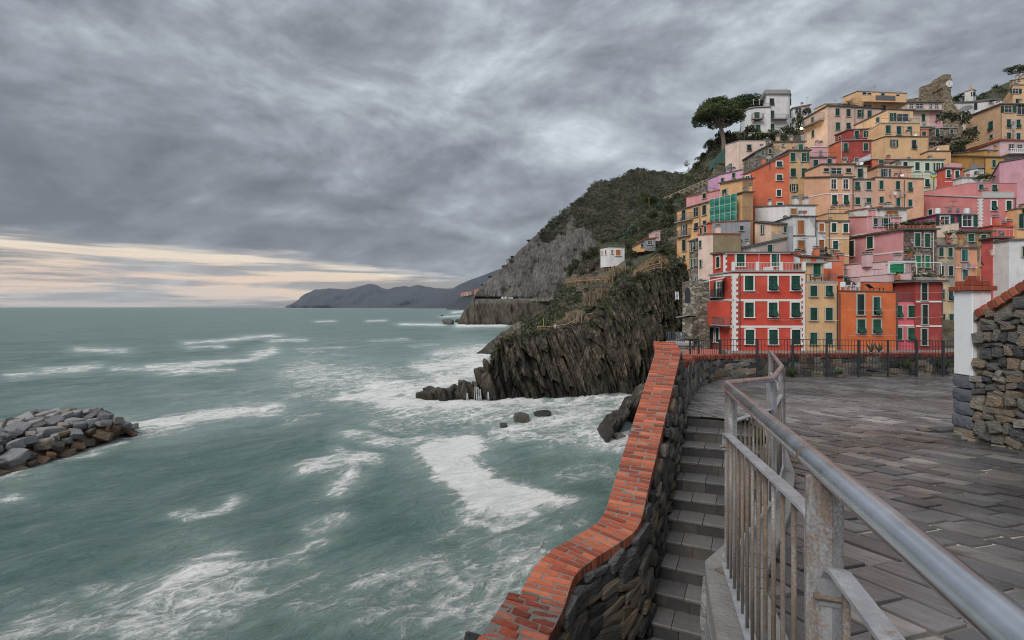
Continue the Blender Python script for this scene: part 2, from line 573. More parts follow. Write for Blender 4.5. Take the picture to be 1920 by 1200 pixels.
M_rubble_warm = ramp_mat('warm_rubble', [(0.0, (0.085, 0.092, 0.102)), (0.35, (0.215, 0.215, 0.21)), (0.6, (0.30, 0.275, 0.235)), (0.8, (0.33, 0.24, 0.155)), (1.0, (0.48, 0.455, 0.42))],
       rough=(0.6, 0.9), scale=2.0, mixn=0.55, bump_s=1.0, bump_scale=4, bdist=0.12, grain=(1, 1, 2))
M_boulder = ramp_mat('boulder', [(0.0, (0.075, 0.073, 0.074)), (0.4, (0.165, 0.163, 0.168)), (0.78, (0.245, 0.24, 0.242)), (0.92, (0.21, 0.17, 0.125)), (1.0, (0.24, 0.14, 0.065))],
      rough=(0.6, 0.95), scale=1.8, mixn=0.35, bump_s=0.8, bump_scale=4, bdist=0.15)
M_boulder_wet = ramp_mat('wet_boulder', [(0.0, (0.045, 0.038, 0.030)), (0.5, (0.105, 0.085, 0.062)), (1.0, (0.20, 0.115, 0.058))],
       rough=(0.3, 0.7), scale=1.8, mixn=0.4, bump_s=0.8, bump_scale=4, bdist=0.15)
M_searock = ramp_mat('sea_rock', [(0.0, (0.022, 0.022, 0.024)), (0.5, (0.060, 0.056, 0.052)), (1.0, (0.125, 0.110, 0.092))], rough=(0.25, 0.7), scale=2.5,
      mixn=0.8, bump_s=1.0, bump_scale=3, bdist=0.3, world=True, grain=(2.5, 1, 0.8))
def slab_mat():
 """wet slate paving: colour per slab, puddled sheen"""
 m, t, b = new_mat('slate_paving')
 p = wpos(t)
 o = orand(t)
 n1 = t.noise(p, 1.1, 6, 0.6, 0.6)
 n2 = t.noise(t.scale(p, (1, 1, 1), rot=(0, 0, RAD(68))), 7.0, 6, 0.65, 0.4)
 n2s = t.noise(t.scale(t.scale(p, (1, 1, 1), rot=(0, 0, RAD(67))), (0.35, 2.6, 1)), 9.0, 6, 0.7, 0.3)
 f = t.math('MULTIPLY_ADD', t.math('SUBTRACT', n1, 0.5), 0.9, o)
 c = t.ramp(f, [(0.0, (0.085, 0.081, 0.084)), (0.4, (0.132, 0.124, 0.127)), (0.8, (0.185, 0.173, 0.170)), (1.0, (0.29, 0.262, 0.24))])
 k = t.math('MULTIPLY_ADD', t.math('SUBTRACT', n2s, 0.5), 1.1, 1.0)
 c = t.n('ShaderNodeVectorMath', {0: c, 'Scale': k}, operation='SCALE').outputs[0]
 # rust-brown silt in the hollows
 c = t.mix(t.math('MULTIPLY', t.sstep(t.noise(p, 1.7, 5, 0.65, 0.8), 0.60, 0.70), 0.55), c, (0.085, 0.055, 0.040))
 wet = t.sstep(t.noise(p, 0.8, 7, 0.64, 0.7), 0.40, 0.56)
 c = t.mix(t.math('MULTIPLY', wet, 0.35), c, t.n('ShaderNodeVectorMath', {0: c, 'Scale': 0.55}, operation='SCALE').outputs[0])
 big = t.noise(p, 0.26, 5, 0.62, 0.5)
 c = t.n('ShaderNodeVectorMath', {0: c, 'Scale': t.math('MULTIPLY_ADD', t.sstep(big, 0.38, 0.62), 0.66, 0.64)}, operation='SCALE').outputs[0]
 setin(t, b, 'Base Color', c)
 r = t.math('MULTIPLY_ADD', wet, -0.34, t.math('MULTIPLY_ADD', n2, 0.22, 0.36))
 setin(t, b, 'Roughness', r)
 setin(t, b, 'Specular IOR Level', 0.5)
 bump(t, b, t.math('MULTIPLY_ADD', n2s, 0.8, t.math('MULTIPLY', n2, 0.5)), 0.55, 0.012)
 return m
M_slab = slab_mat()
def joint_mat():
 m, t, b = new_mat('paving_joint')
 p = wpos(t)
 f = t.sstep(t.noise(p, 0.55, 4, 0.6), 0.44, 0.58)
 c = t.mix(f, (0.045, 0.040, 0.036), (0.36, 0.31, 0.26))
 setin(t, b, 'Base Color', c)
 setin(t, b, 'Roughness', 0.9)
 return m
M_joint = joint_mat()
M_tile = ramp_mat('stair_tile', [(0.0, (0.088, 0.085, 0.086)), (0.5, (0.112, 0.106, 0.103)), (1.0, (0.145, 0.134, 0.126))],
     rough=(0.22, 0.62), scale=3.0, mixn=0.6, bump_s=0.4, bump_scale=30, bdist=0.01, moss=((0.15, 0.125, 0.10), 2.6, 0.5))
M_riser_shaded = ramp_mat('shaded_stair_riser', [(0.0, (0.042, 0.041, 0.043)), (0.5, (0.060, 0.057, 0.056)), (1.0, (0.085, 0.078, 0.072))], rough=(0.5, 0.85), scale=3.0, mixn=0.6, bump_s=0.4, bump_scale=30, bdist=0.01, moss=((0.13, 0.11, 0.09), 2.6, 0.4))  # darker copy of the tread tile: shade on the upright faces, put into the colour
M_coping = simple('coping_stone', (0.205, 0.195, 0.180), 0.85, 0.45, 6, bump_s=0.7, bump_scale=50)
def metal_mat(name, base, rust_amt, rough, metal=0.75):
 """zinc bloom, fine rust speckle gathering in broad runs"""
 m, t, b = new_mat(name)
 p = wpos(t)
 n1 = t.noise(p, 11.0, 6, 0.68, 0.6)
 n2 = t.noise(p, 170.0, 3, 0.6)
 n3 = t.noise(p, 45.0, 4, 0.65)
 run = t.noise(t.scale(p, (16, 16, 2.2)), 1.0, 5, 0.6, 0.3)
 k = t.math('MULTIPLY_ADD', t.math('SUBTRACT', n1, 0.5), 1.0, t.math('MULTIPLY_ADD', t.math('SUBTRACT', n3, 0.5), 0.5, 1.0))
 c = t.n('ShaderNodeVectorMath', {0: (*base,), 'Scale': k}, operation='SCALE').outputs[0]
 lo = 1.02 - rust_amt * 0.55
 r = t.sstep(t.math('MULTIPLY_ADD', n2, 0.40, t.math('MULTIPLY_ADD', n3, 0.35, t.math('MULTIPLY', run, 0.85))), lo - 0.06, lo + 0.26)
 rust = t.ramp(n3, [(0.3, (0.060, 0.038, 0.026)), (0.55, (0.130, 0.084, 0.052)), (0.8, (0.215, 0.155, 0.105))])
 c = t.mix(t.math('MULTIPLY', r, 0.9), c, rust)
 setin(t, b, 'Base Color', c)
 setin(t, b, 'Metallic', t.math('MULTIPLY_ADD', r, -metal, metal))
 setin(t, b, 'Roughness', t.math('MULTIPLY_ADD', r, 0.45, t.math('MULTIPLY_ADD', n1, 0.30, rough - 0.14)))
 bump(t, b, t.math('MULTIPLY_ADD', n2, 0.4, t.math('MULTIPLY_ADD', n3, 0.5, n1)), 0.3, 0.005)
 return m
def tube_mat():
 m, t, b = new_mat('galvanised_tube')
 p = wpos(t)
 n1, n3 = t.noise(p, 7.0, 5, 0.6, 0.5), t.noise(p, 34.0, 4, 0.6)
 k = t.math('MULTIPLY_ADD', t.math('SUBTRACT', n1, 0.5), 0.9, t.math('MULTIPLY_ADD', t.math('SUBTRACT', n3, 0.5), 0.35, 1.0))
 c = t.n('ShaderNodeVectorMath', {0: (0.58, 0.61, 0.66), 'Scale': k}, operation='SCALE').outputs[0]
 setin(t, b, 'Base Color', c)
 setin(t, b, 'Metallic', 0.95)
 setin(t, b, 'Roughness', t.math('MULTIPLY_ADD', n1, 0.30, 0.10))
 bump(t, b, n1, 0.12, 0.004)
 return m
M_galv = tube_mat()
M_galv_bar = metal_mat('galvanised_bar', (0.50, 0.51, 0.53), 0.32, 0.42, 0.7)
M_galv_post = metal_mat('galvanised_post', (0.46, 0.475, 0.50), 0.60, 0.42, 0.55)
M_rusty = metal_mat('rusty_baluster', (0.30, 0.29, 0.28), 0.70, 0.5, 0.45)
M_weld = metal_mat('weld_rust', (0.30, 0.26, 0.24), 0.95, 0.6, 0.3)
M_iron = simple('painted_iron', (0.026, 0.030, 0.037), 0.55, 0.3, 8, spec=0.5)
M_iron_blue = simple('blue_iron', (0.055, 0.075, 0.10), 0.55, 0.3, 8)
def plaster_white():
 m, t, b = new_mat('white_plaster')
 p = wpos(t)
 n = t.noise(p, 1.8, 6, 0.6, 0.4)
 c = t.mix(t.math('MULTIPLY', t.sstep(n, 0.5, 0.78), 0.4), (0.74, 0.76, 0.78), (0.52, 0.52, 0.50))
 d = t.noise(t.scale(p, (5, 5, 0.5)), 1.6, 5, 0.6)
 c = t.mix(t.math('MULTIPLY', t.sstep(d, 0.55, 0.72), 0.25), c, (0.42, 0.41, 0.38))
 setin(t, b, 'Base Color', c)
 setin(t, b, 'Roughness', 0.9)
 bump(t, b, t.noise(p, 45, 4, 0.6), 0.35, 0.01)
 return m
M_white = plaster_white()
M_quoin = ramp_mat('rusticated_stone', [(0.0, (0.085, 0.095, 0.115)), (0.5, (0.125, 0.135, 0.155)), (1.0, (0.17, 0.18, 0.20))], scale=3, mixn=0.5,
     bump_s=0.9, bump_scale=5, bdist=0.06)
# --- village
M_trimwhite = simple('white_trim', (0.70, 0.69, 0.67), 0.85, 0.12, 2)
M_trimgrey = simple('grey_trim', (0.40, 0.38, 0.35), 0.85, 0.2, 2)
M_glass = simple('dark_glass', (0.018, 0.024, 0.028), 0.12, 0.1, 1)
M_slate = simple('slate_roof', (0.115, 0.110, 0.105), 0.8, 0.5, 2.2, bump_s=0.8, bump_scale=6)
M_tileroof = simple('terracotta_roof', (0.33, 0.105, 0.060), 0.85, 0.4, 3, bump_s=0.8, bump_scale=8)
M_concrete = simple('concrete', (0.30, 0.295, 0.285), 0.9, 0.35, 2.5, bump_s=0.4, bump_scale=10)
M_pipe = simple('downpipe', (0.10, 0.085, 0.080), 0.6, 0.2, 3)
M_pipe_light = simple('pale_downpipe', (0.50, 0.50, 0.50), 0.6, 0.2, 3)
M_rail = simple('balcony_iron', (0.11, 0.115, 0.12), 0.6, 0.2, 3)
M_rail_light = simple('pale_railing', (0.52, 0.50, 0.48), 0.6, 0.2, 3)
M_wood = simple('weathered_wood', (0.30, 0.185, 0.105), 0.85, 0.35, 3, rnd=0.3)
M_wood_pale = simple('bleached_wood', (0.37, 0.30, 0.22), 0.85, 0.35, 3, rnd=0.3)
M_wood_dark = simple('dark_wood', (0.115, 0.065, 0.045), 0.85, 0.35, 3, rnd=0.3)
M_net = simple('scaffold_net', (0.030, 0.22, 0.165), 0.85, 0.5, 1.2)
M_net_dark = simple('green_net', (0.045, 0.105, 0.085), 0.9, 0.5, 0.8)
M_plasticwhite = simple('white_plastic', (0.68, 0.69, 0.70), 0.5, 0.1, 3)
M_pot = simple('terracotta_pot', (0.36, 0.13, 0.065), 0.85, 0.25, 5, rnd=0.3)
M_dish_red = simple('red_dish', (0.28, 0.06, 0.05), 0.6, 0.2, 3)
M_redpave = simple('red_paving', (0.36, 0.080, 0.045), 0.7, 0.35, 1.5, bump_s=0.4, bump_scale=6)
M_awning = simple('awning_cloth', (0.48, 0.48, 0.46), 0.85, 0.2, 4)
def shutter_mat(name, col):
 """louvred boards: the fine slats of a shutter as relief and tone"""
 m, t, b = new_mat(name)
 p = opos(t)
 k = t.math('MULTIPLY', t.math('MULTIPLY_ADD', t.math('SUBTRACT', orand(t), 0.5), 0.7, 1.0),
    t.math('MULTIPLY_ADD', t.math('SUBTRACT', t.noise(wpos(t), 2.0, 4, 0.6), 0.5), 0.5, 1.0))
 setin(t, b, 'Base Color', t.n('ShaderNodeVectorMath', {0: (*col,), 'Scale': k}, operation='SCALE').outputs[0])
 setin(t, b, 'Roughness', 0.6)
 setin(t, b, 'Specular IOR Level', 0.3)
 return m
SHUT = {'g': shutter_mat('green_shutter', (0.012, 0.062, 0.042)), 'o': shutter_mat('orange_shutter', (0.36, 0.135, 0.040)),
  'b': shutter_mat('bright_green_shutter', (0.016, 0.20, 0.10)), 't': shutter_mat('teal_shutter', (0.03, 0.13, 0.11)),
  'k': shutter_mat('charcoal_shutter', (0.016, 0.032, 0.031)), 'e': shutter_mat('emerald_shutter', (0.012, 0.105, 0.058))}
def stonewall_mat(name, a, bcol, c, scale=1.6):
 """far rubble masonry: cells with recessed joints"""
 m, t, b = new_mat(name)
 p = t.scale(wpos(t), (1, 1, 1.7))
 v = t.n('ShaderNodeTexVoronoi', {'Vector': p, 'Scale': scale, 'Randomness': 1.0})
 e = t.n('ShaderNodeTexVoronoi', {'Vector': p, 'Scale': scale, 'Randomness': 1.0}, feature='DISTANCE_TO_EDGE')
 rr = t.n('ShaderNodeSeparateColor', {0: v.outputs['Color']})
 col = t.ramp(rr.outputs[0], [(0.0, a), (0.5, bcol), (1.0, c)])
 n = t.noise(wpos(t), 3.0, 5, 0.65)
 col = t.n('ShaderNodeVectorMath', {0: col, 'Scale': t.math('MULTIPLY_ADD', n, 0.9, 0.55)}, operation='SCALE').outputs[0]
 j = t.sstep(e.outputs[0], 0.0, 0.09)
 col = t.mix(j, (0.10, 0.088, 0.072), col)
 setin(t, b, 'Base Color', col)
 setin(t, b, 'Roughness', 0.95)
 bump(t, b, t.math('MULTIPLY_ADD', n, 0.4, j), 0.8, 0.08)
 return m
M_stonewall = stonewall_mat('rubble_masonry', (0.10, 0.088, 0.070), (0.22, 0.185, 0.14), (0.36, 0.33, 0.28))
M_stonewall_fine = stonewall_mat('pebbled_masonry', (0.075, 0.050, 0.042), (0.16, 0.105, 0.085), (0.42, 0.36, 0.31), 3.4)
M_castle = stonewall_mat('castle_masonry', (0.12, 0.092, 0.058), (0.24, 0.185, 0.115), (0.38, 0.31, 0.22), 1.5)
def leaf_mat(name, lo, mid_, hi, ns=0.9, amp=0.9):
 m, t, b = new_mat(name)
 p = wpos(t)
 n = t.noise(p, ns, 4, 0.6)
 # a leaf's own tint
 g = t.n('ShaderNodeNewGeometry').outputs['Random Per Island']
 f = t.math('MULTIPLY_ADD', t.math('SUBTRACT', n, 0.5), amp, t.math('MULTIPLY_ADD', g, 0.55, t.math('MULTIPLY', orand(t), 0.25)))
 setin(t, b, 'Base Color', t.ramp(f, [(0.0, lo), (0.45, mid_), (1.0, hi)]))
 setin(t, b, 'Roughness', 0.75)
 setin(t, b, 'Specular IOR Level', 0.25)
 return m
M_leaf = leaf_mat('shrub_leaf', (0.022, 0.029, 0.014), (0.050, 0.058, 0.028), (0.112, 0.110, 0.055))
M_leaf_olive = leaf_mat('macchia_leaf', (0.034, 0.038, 0.024), (0.088, 0.085, 0.060), (0.165, 0.148, 0.108), 0.055, 2.2)
M_leaf_bright = leaf_mat('bright_leaf', (0.035, 0.055, 0.020), (0.075, 0.105, 0.038), (0.15, 0.17, 0.06))
M_leaf_blue = leaf_mat('grey_leaf', (0.040, 0.060, 0.042), (0.080, 0.110, 0.082), (0.15, 0.18, 0.14))
M_leaf_dry = leaf_mat('dry_reed', (0.10, 0.078, 0.050), (0.19, 0.150, 0.098), (0.31, 0.255, 0.175))
M_leaf_red = leaf_mat('russet_leaf', (0.060, 0.032, 0.024), (0.115, 0.062, 0.042), (0.17, 0.10, 0.07))
M_twig = leaf_mat('bare_twig', (0.07, 0.055, 0.048), (0.125, 0.105, 0.092), (0.19, 0.165, 0.145))
M_needle = leaf_mat('pine_needle', (0.026, 0.042, 0.016), (0.064, 0.088, 0.030), (0.130, 0.150, 0.055))
M_bark = simple('bark', (0.17, 0.140, 0.115), 0.95, 0.5, 2, bump_s=0.8, bump_scale=6)
M_palm = leaf_mat('palm_frond', (0.035, 0.042, 0.020), (0.075, 0.085, 0.038), (0.14, 0.14, 0.065))
def cliff_mat(name, cols, tilt, veg=0.6, scale=1.0, wet=2.1, low=None):
 """upturned strata: tone runs along the tilted beds; scrub grows where 'veg' says so"""
 m, t, b = new_mat(name)
 p = wpos(t)
 q = t.scale(p, (1, 1, 1), rot=(0, tilt, 0))
 q2 = t.scale(q, (1.5 * scale, 0.5 * scale, 0.10 * scale))
 s1 = t.noise(q2, 1.3, 8, 0.62, 0.25)
 s2 = t.noise(t.scale(q, (5 * scale, 2 * scale, 0.30 * scale)), 1.3, 6, 0.6, 0.2)
 s3 = t.noise(p, 0.35 * scale, 6, 0.62, 0.4)
 f = t.math('MULTIPLY_ADD', s2, 0.85, t.math('MULTIPLY_ADD', s3, 0.45, t.math('MULTIPLY_ADD', s1, 0.55, -0.20)))
 c = t.ramp(f, [(0.50, cols[0]), (0.66, cols[1]), (0.80, cols[2]), (0.95, cols[3])])
 if veg:
  va = t.n('ShaderNodeAttribute', attribute_name='veg').outputs['Fac']
  nv = t.noise(p, 0.7 * scale, 7, 0.68, 0.3)
  nv2 = t.noise(p, 3.5 * scale, 5, 0.65)
  vf = t.sstep(t.math('ADD', va, t.math('MULTIPLY', t.math('SUBTRACT', nv, 0.5), 1.8)), 0.42, 0.62)
  vc = t.ramp(nv2, [(0.25, (0.022, 0.028, 0.014)), (0.5, (0.048, 0.055, 0.024)), (0.72, (0.088, 0.078, 0.036)), (0.9, (0.12, 0.085, 0.045))])
  c = t.mix(t.math('MULTIPLY', vf, veg), c, vc)
 # the tide line stays wet and dark
 z = t.n('ShaderNodeSeparateXYZ', {0: p}).outputs[2]
 if low:
  c = t.mix(t.math('MULTIPLY', t.sstep(t.math('MULTIPLY_ADD', t.math('SUBTRACT', s3, 0.5), 8.0, z), low[1] + 1, low[1] - 2), 0.75), c, t.mix(s2, low[0], [q * 2.4 for q in low[0]]))
 tide = t.sstep(t.math('MULTIPLY_ADD', t.math('SUBTRACT', s3, 0.5), 4.0, z), wet, wet * 0.1)
 c = t.mix(t.math('MULTIPLY', tide, 0.72), c, (0.020, 0.018, 0.015))
 setin(t, b, 'Base Color', c)
 setin(t, b, 'Roughness', t.math('MULTIPLY_ADD', tide, -0.5, 0.88))
 setin(t, b, 'Specular IOR Level', 0.35)
 bump(t, b, t.math('MULTIPLY_ADD', s2, 0.6, s1), 1.0, 0.35 / scale)
 return m
M_cliff = cliff_mat('strata_cliff', [(0.010, 0.009, 0.008), (0.042, 0.037, 0.031), (0.102, 0.080, 0.055), (0.24, 0.20, 0.15)], RAD(-20), 0.42, 1.0, 3.6)
M_cliff2 = cliff_mat('ridge_rock', [(0.022, 0.021, 0.019), (0.060, 0.054, 0.046), (0.110, 0.094, 0.072), (0.20, 0.175, 0.14)], RAD(26), 0.65, 0.6)
M_slope = cliff_mat('hill_slope', [(0.060, 0.048, 0.036), (0.095, 0.078, 0.058), (0.150, 0.125, 0.09), (0.20, 0.17, 0.13)], RAD(10), 0.95, 0.5)
M_hill = cliff_mat('far_headland', [(0.038, 0.036, 0.033), (0.078, 0.072, 0.065), (0.125, 0.115, 0.103), (0.20, 0.19, 0.175)], RAD(-14), 1.0, 0.16, 3.0, ((0.052, 0.042, 0.031), 16.0))
M_mount = simple('mountain', (0.030, 0.036, 0.046), 0.95, 0.6, 0.006)
M_ground = simple('bare_ground', (0.15, 0.125, 0.10), 0.95, 0.4, 0.3)
# ================================================================== leaves and scrub
def leaf_cloud(centres, radii, n_per, size, seed, flat=0.0, hemi=True):
 """many small leaf blades spread over clumps; returns vertices and quads"""
 r = np.random.RandomState(seed)
 centres = np.asarray(centres, float).reshape(-1, 3)
 radii = np.asarray(radii, float)
 if radii.ndim == 1:
  radii = np.repeat(radii[:, None], 3, axis=1)
 N = len(centres) * n_per
 c = np.repeat(centres, n_per, axis=0)
 R = np.repeat(radii, n_per, axis=0)
 d = r.normal(size=(N, 3))
 d /= np.linalg.norm(d, axis=1, keepdims=True)
 if hemi:
  neg = d[:, 2] < -0.35
  d[neg, 2] *= -1
 rad = r.uniform(0.45, 1.0, size=(N, 1)) ** 0.6
 # lumps: the shell of each clump is uneven
 lump = 0.78 + 0.44 * vnoise(d[:, 0] * 2.2 + c[:, 0], d[:, 1] * 2.2 + c[:, 1], d[:, 2] * 2.2, seed)
 p = c + d * R * rad * lump[:, None]
 t = r.normal(size=(N, 3))
 t[:, 2] *= (1 - flat)
 t /= np.linalg.norm(t, axis=1, keepdims=True)
 # blades face outwards more often than not
 nrm = d + r.normal(size=(N, 3)) * 0.6
 b = np.cross(nrm, t)
 b /= np.linalg.norm(b, axis=1, keepdims=True) + 1e-9
 s = size * r.uniform(0.6, 1.5, size=(N, 1))
 if np.ndim(size):
  s = np.repeat(np.asarray(size), n_per)[:, None] * r.uniform(0.6, 1.5, size=(N, 1))
 q = np.stack([p - t * s, p - b * s * 0.55, p + t * s, p + b * s * 0.55], axis=1)
 return q.reshape(-1, 3), np.arange(N * 4).reshape(N, 4)
# ================================================================== haze over the sea
def build_haze():
 # y from behind the viewer to beyond the farthest mountain
 x0, x1, y0, y1, z0, z1 = -16000, 9000, -60, 11500, -4.0, 900.0
 m = bpy.data.materials.new('sea_haze')
 m.use_nodes = True
 m.node_tree.nodes.clear()
 t = NT(m.node_tree)
 o = t.n('ShaderNodeOutputMaterial')
 v = t.n('ShaderNodeVolumePrincipled', {'Color': (0.80, 0.88, 1.0, 1), 'Density': 0.000024, 'Anisotropy': 0.1})
 m.node_tree.links.new(v.outputs[0], o.inputs['Volume'])
 b = MB()
 b.box(((x0 + x1) / 2, (y0 + y1) / 2, (z0 + z1) / 2), (x1 - x0, y1 - y0, z1 - z0))
 h = b.build('haze', m)
 tag(h, kind='stuff')
build_haze()
# ================================================================== sea
def seg_dist(px, py, pts, asp):
 best = np.full(px.shape, 1e9)
 for (ax, ay), (bx, by) in zip(pts[:-1], pts[1:]):
  ux, uy = (bx - ax) / asp, by - ay
  L = ux * ux + uy * uy + 1e-9
  qx, qy = (px - ax) / asp, py - ay
  t = np.clip((qx * ux + qy * uy) / L, 0, 1)
  best = np.minimum(best, np.hypot(qx - ux * t, qy - uy * t))
 return best
# foam, traced from the photograph onto the level of the sea: (outline points, half width, strength, stretch along the swell)
FOAM = [
 # the raft of thick foam in the cove
 ([(822, 850), (868, 838)], 21, 1.6, 1.7), ([(842, 868), (880, 905), (905, 925)], 24, 1.65, 1.5), ([(905, 925), (960, 938)], 27, 1.6, 1.7),
 ([(950, 930), (1000, 922), (1024, 936)], 11, 1.1, 1.6), ([(985, 942), (1062, 952)], 11, 1.1, 2.0), ([(890, 955), (940, 965), (985, 962)], 15, 1.05, 1.7), ([(885, 975), (960, 992), (984, 985)], 9, 1.0, 1.6),
 ([(805, 868), (850, 905)], 17, 0.75, 1.5),
 # beyond the breakwater tip
 ([(232, 800), (300, 796), (370, 785), (440, 774), (505, 766)], 12, 1.1, 2.4), ([(210, 812), (330, 806)], 10, 0.9, 2.4), ([(330, 785), (470, 768)], 12, 0.55, 3),
 ([(60, 880), (110, 868), (165, 848), (215, 830)], 7, 0.7, 2), ([(10, 902), (90, 885)], 7, 0.7, 2),
 # mid-water patches
 ([(585, 882), (640, 872), (690, 862)], 10, 1.05, 2.0), ([(650, 850), (672, 858)], 7, 0.9, 2), ([(624, 918), (652, 893)], 9, 0.95, 1.6),
 ([(335, 965), (370, 958)], 5, 0.85, 2), ([(365, 972), (430, 948), (445, 932)], 6, 0.85, 2), ([(585, 992), (640, 972)], 7, 0.75, 2), ([(545, 1040), (605, 1015)], 7, 0.85, 2),
 ([(435, 1075), (510, 1055), (560, 1055)], 8, 0.7, 2.2), ([(8, 940), (30, 932)], 8, 0.75, 2),
 # foreground left
 ([(260, 1190), (300, 1130), (350, 1090), (420, 1050)], 24, 1.0, 1.6), ([(280, 1170), (380, 1135), (450, 1110)], 21, 0.95, 1.9), ([(330, 1190), (400, 1160)], 25, 0.85, 2),
 ([(210, 1130), (260, 1095), (300, 1085)], 14, 0.75, 1.8), ([(165, 1095), (200, 1090)], 9, 0.7, 1.8), ([(0, 1195), (80, 1165), (160, 1175)], 24, 0.75, 2.2), ([(60, 1150), (120, 1120)], 18, 0.55, 1.8),
 # under the parapet
 ([(690, 1105), (780, 1085), (860, 1060)], 24, 0.62, 1.7), ([(760, 1160), (860, 1130), (960, 1095)], 38, 0.72, 1.6), ([(880, 1180), (960, 1110), (1000, 1060)], 36, 0.74, 1.3),
 ([(560, 1150), (640, 1140), (740, 1190)], 20, 0.5, 2.0), ([(1010, 990), (1080, 985)], 14, 0.55, 2), ([(1060, 890), (1140, 880), (1160, 900)], 16, 0.45, 2),
 # round the cliff
 ([(590, 705), (680, 715), (760, 735), (800, 752)], 22, 0.85, 2.6), ([(660, 742), (760, 755), (860, 758), (960, 752)], 13, 1.14, 2.4), ([(770, 765), (900, 775), (985, 762)], 15, 0.93, 2.4),
 ([(700, 725), (790, 735), (860, 705), (905, 690)], 15, 1.08, 2.0), ([(800, 692), (870, 680), (915, 662)], 11, 1.08, 2.2), ([(830, 665), (900, 655), (930, 668)], 9, 0.97, 2.4), ([(720, 790), (880, 800)], 11, 0.63, 3),
 ([(655, 818), (740, 822), (825, 818)], 6, 0.97, 3), ([(940, 810), (1000, 800), (1060, 790), (1120, 780)], 13, 1.00, 2.4), ([(1000, 770), (1090, 765), (1180, 750)], 9, 0.82, 3), ([(1085, 800), (1120, 820), (1170, 830)], 15, 0.91, 1.6),
 ([(930, 820), (1030, 830), (1110, 812)], 10, 0.71, 2.6), ([(960, 752), (1080, 752), (1200, 742)], 4, 1.03, 3), ([(1115, 775), (1160, 765)], 9, 0.91, 2), ([(850, 830), (960, 825)], 8, 0.57, 3),
 ([(600, 725), (700, 740), (780, 762)], 26, 0.62, 2.6), ([(880, 775), (1000, 782), (1120, 770)], 16, 0.6, 2.6), ([(940, 755), (1060, 757), (1180, 748)], 7, 0.95, 3), ([(640, 690), (740, 705), (850, 700)], 14, 0.55, 2.6), ([(120, 1190), (240, 1160), (330, 1120)], 30, 0.55, 2), ([(860, 1000), (940, 1020), (990, 1040)], 18, 0.5, 1.8), ([(400, 1180), (520, 1130), (600, 1090)], 22, 0.42, 2),
 # long crests in the offing
 ([(20, 705), (90, 697), (185, 688)], 3.4, 0.95, 3), ([(215, 692), (330, 697), (430, 694)], 3.4, 0.95, 3), ([(280, 690), (400, 684), (470, 674), (512, 660)], 3.6, 1.0, 2.5), ([(480, 668), (512, 658)], 6, 0.95, 2),
 ([(148, 656), (230, 658)], 3.0, 0.95, 3), ([(352, 642), (410, 640), (470, 632), (520, 630)], 1.9, 0.95, 4), ([(510, 640), (570, 637)], 1.8, 0.85, 4), ([(355, 651), (420, 650)], 1.9, 0.8, 4),
 ([(755, 608), (830, 609)], 1.6, 1.0, 4), ([(860, 610), (945, 609)], 3.4, 1.1, 2), ([(930, 606), (945, 604)], 4, 1.0, 2), ([(830, 594), (862, 592)], 1.0, 0.9, 4), ([(850, 586), (868, 584)], 1.5, 0.9, 2), ([(560, 655), (640, 652)], 2, 0.6, 4),
 ([(580, 660), (650, 668)], 4, 0.5, 4), ([(690, 602), (720, 601)], 1.2, 0.8, 3), ([(595, 603), (625, 602)], 1.2, 0.8, 3), ([(700, 640), (760, 637)], 2, 0.6, 4), ([(770, 650), (820, 647)], 2, 0.6, 3), ([(320, 740), (480, 735)], 8, 0.35, 4),
 ([(60, 745), (200, 760)], 8, 0.25, 4), ([(540, 790), (600, 780)], 6, 0.4, 3),
]
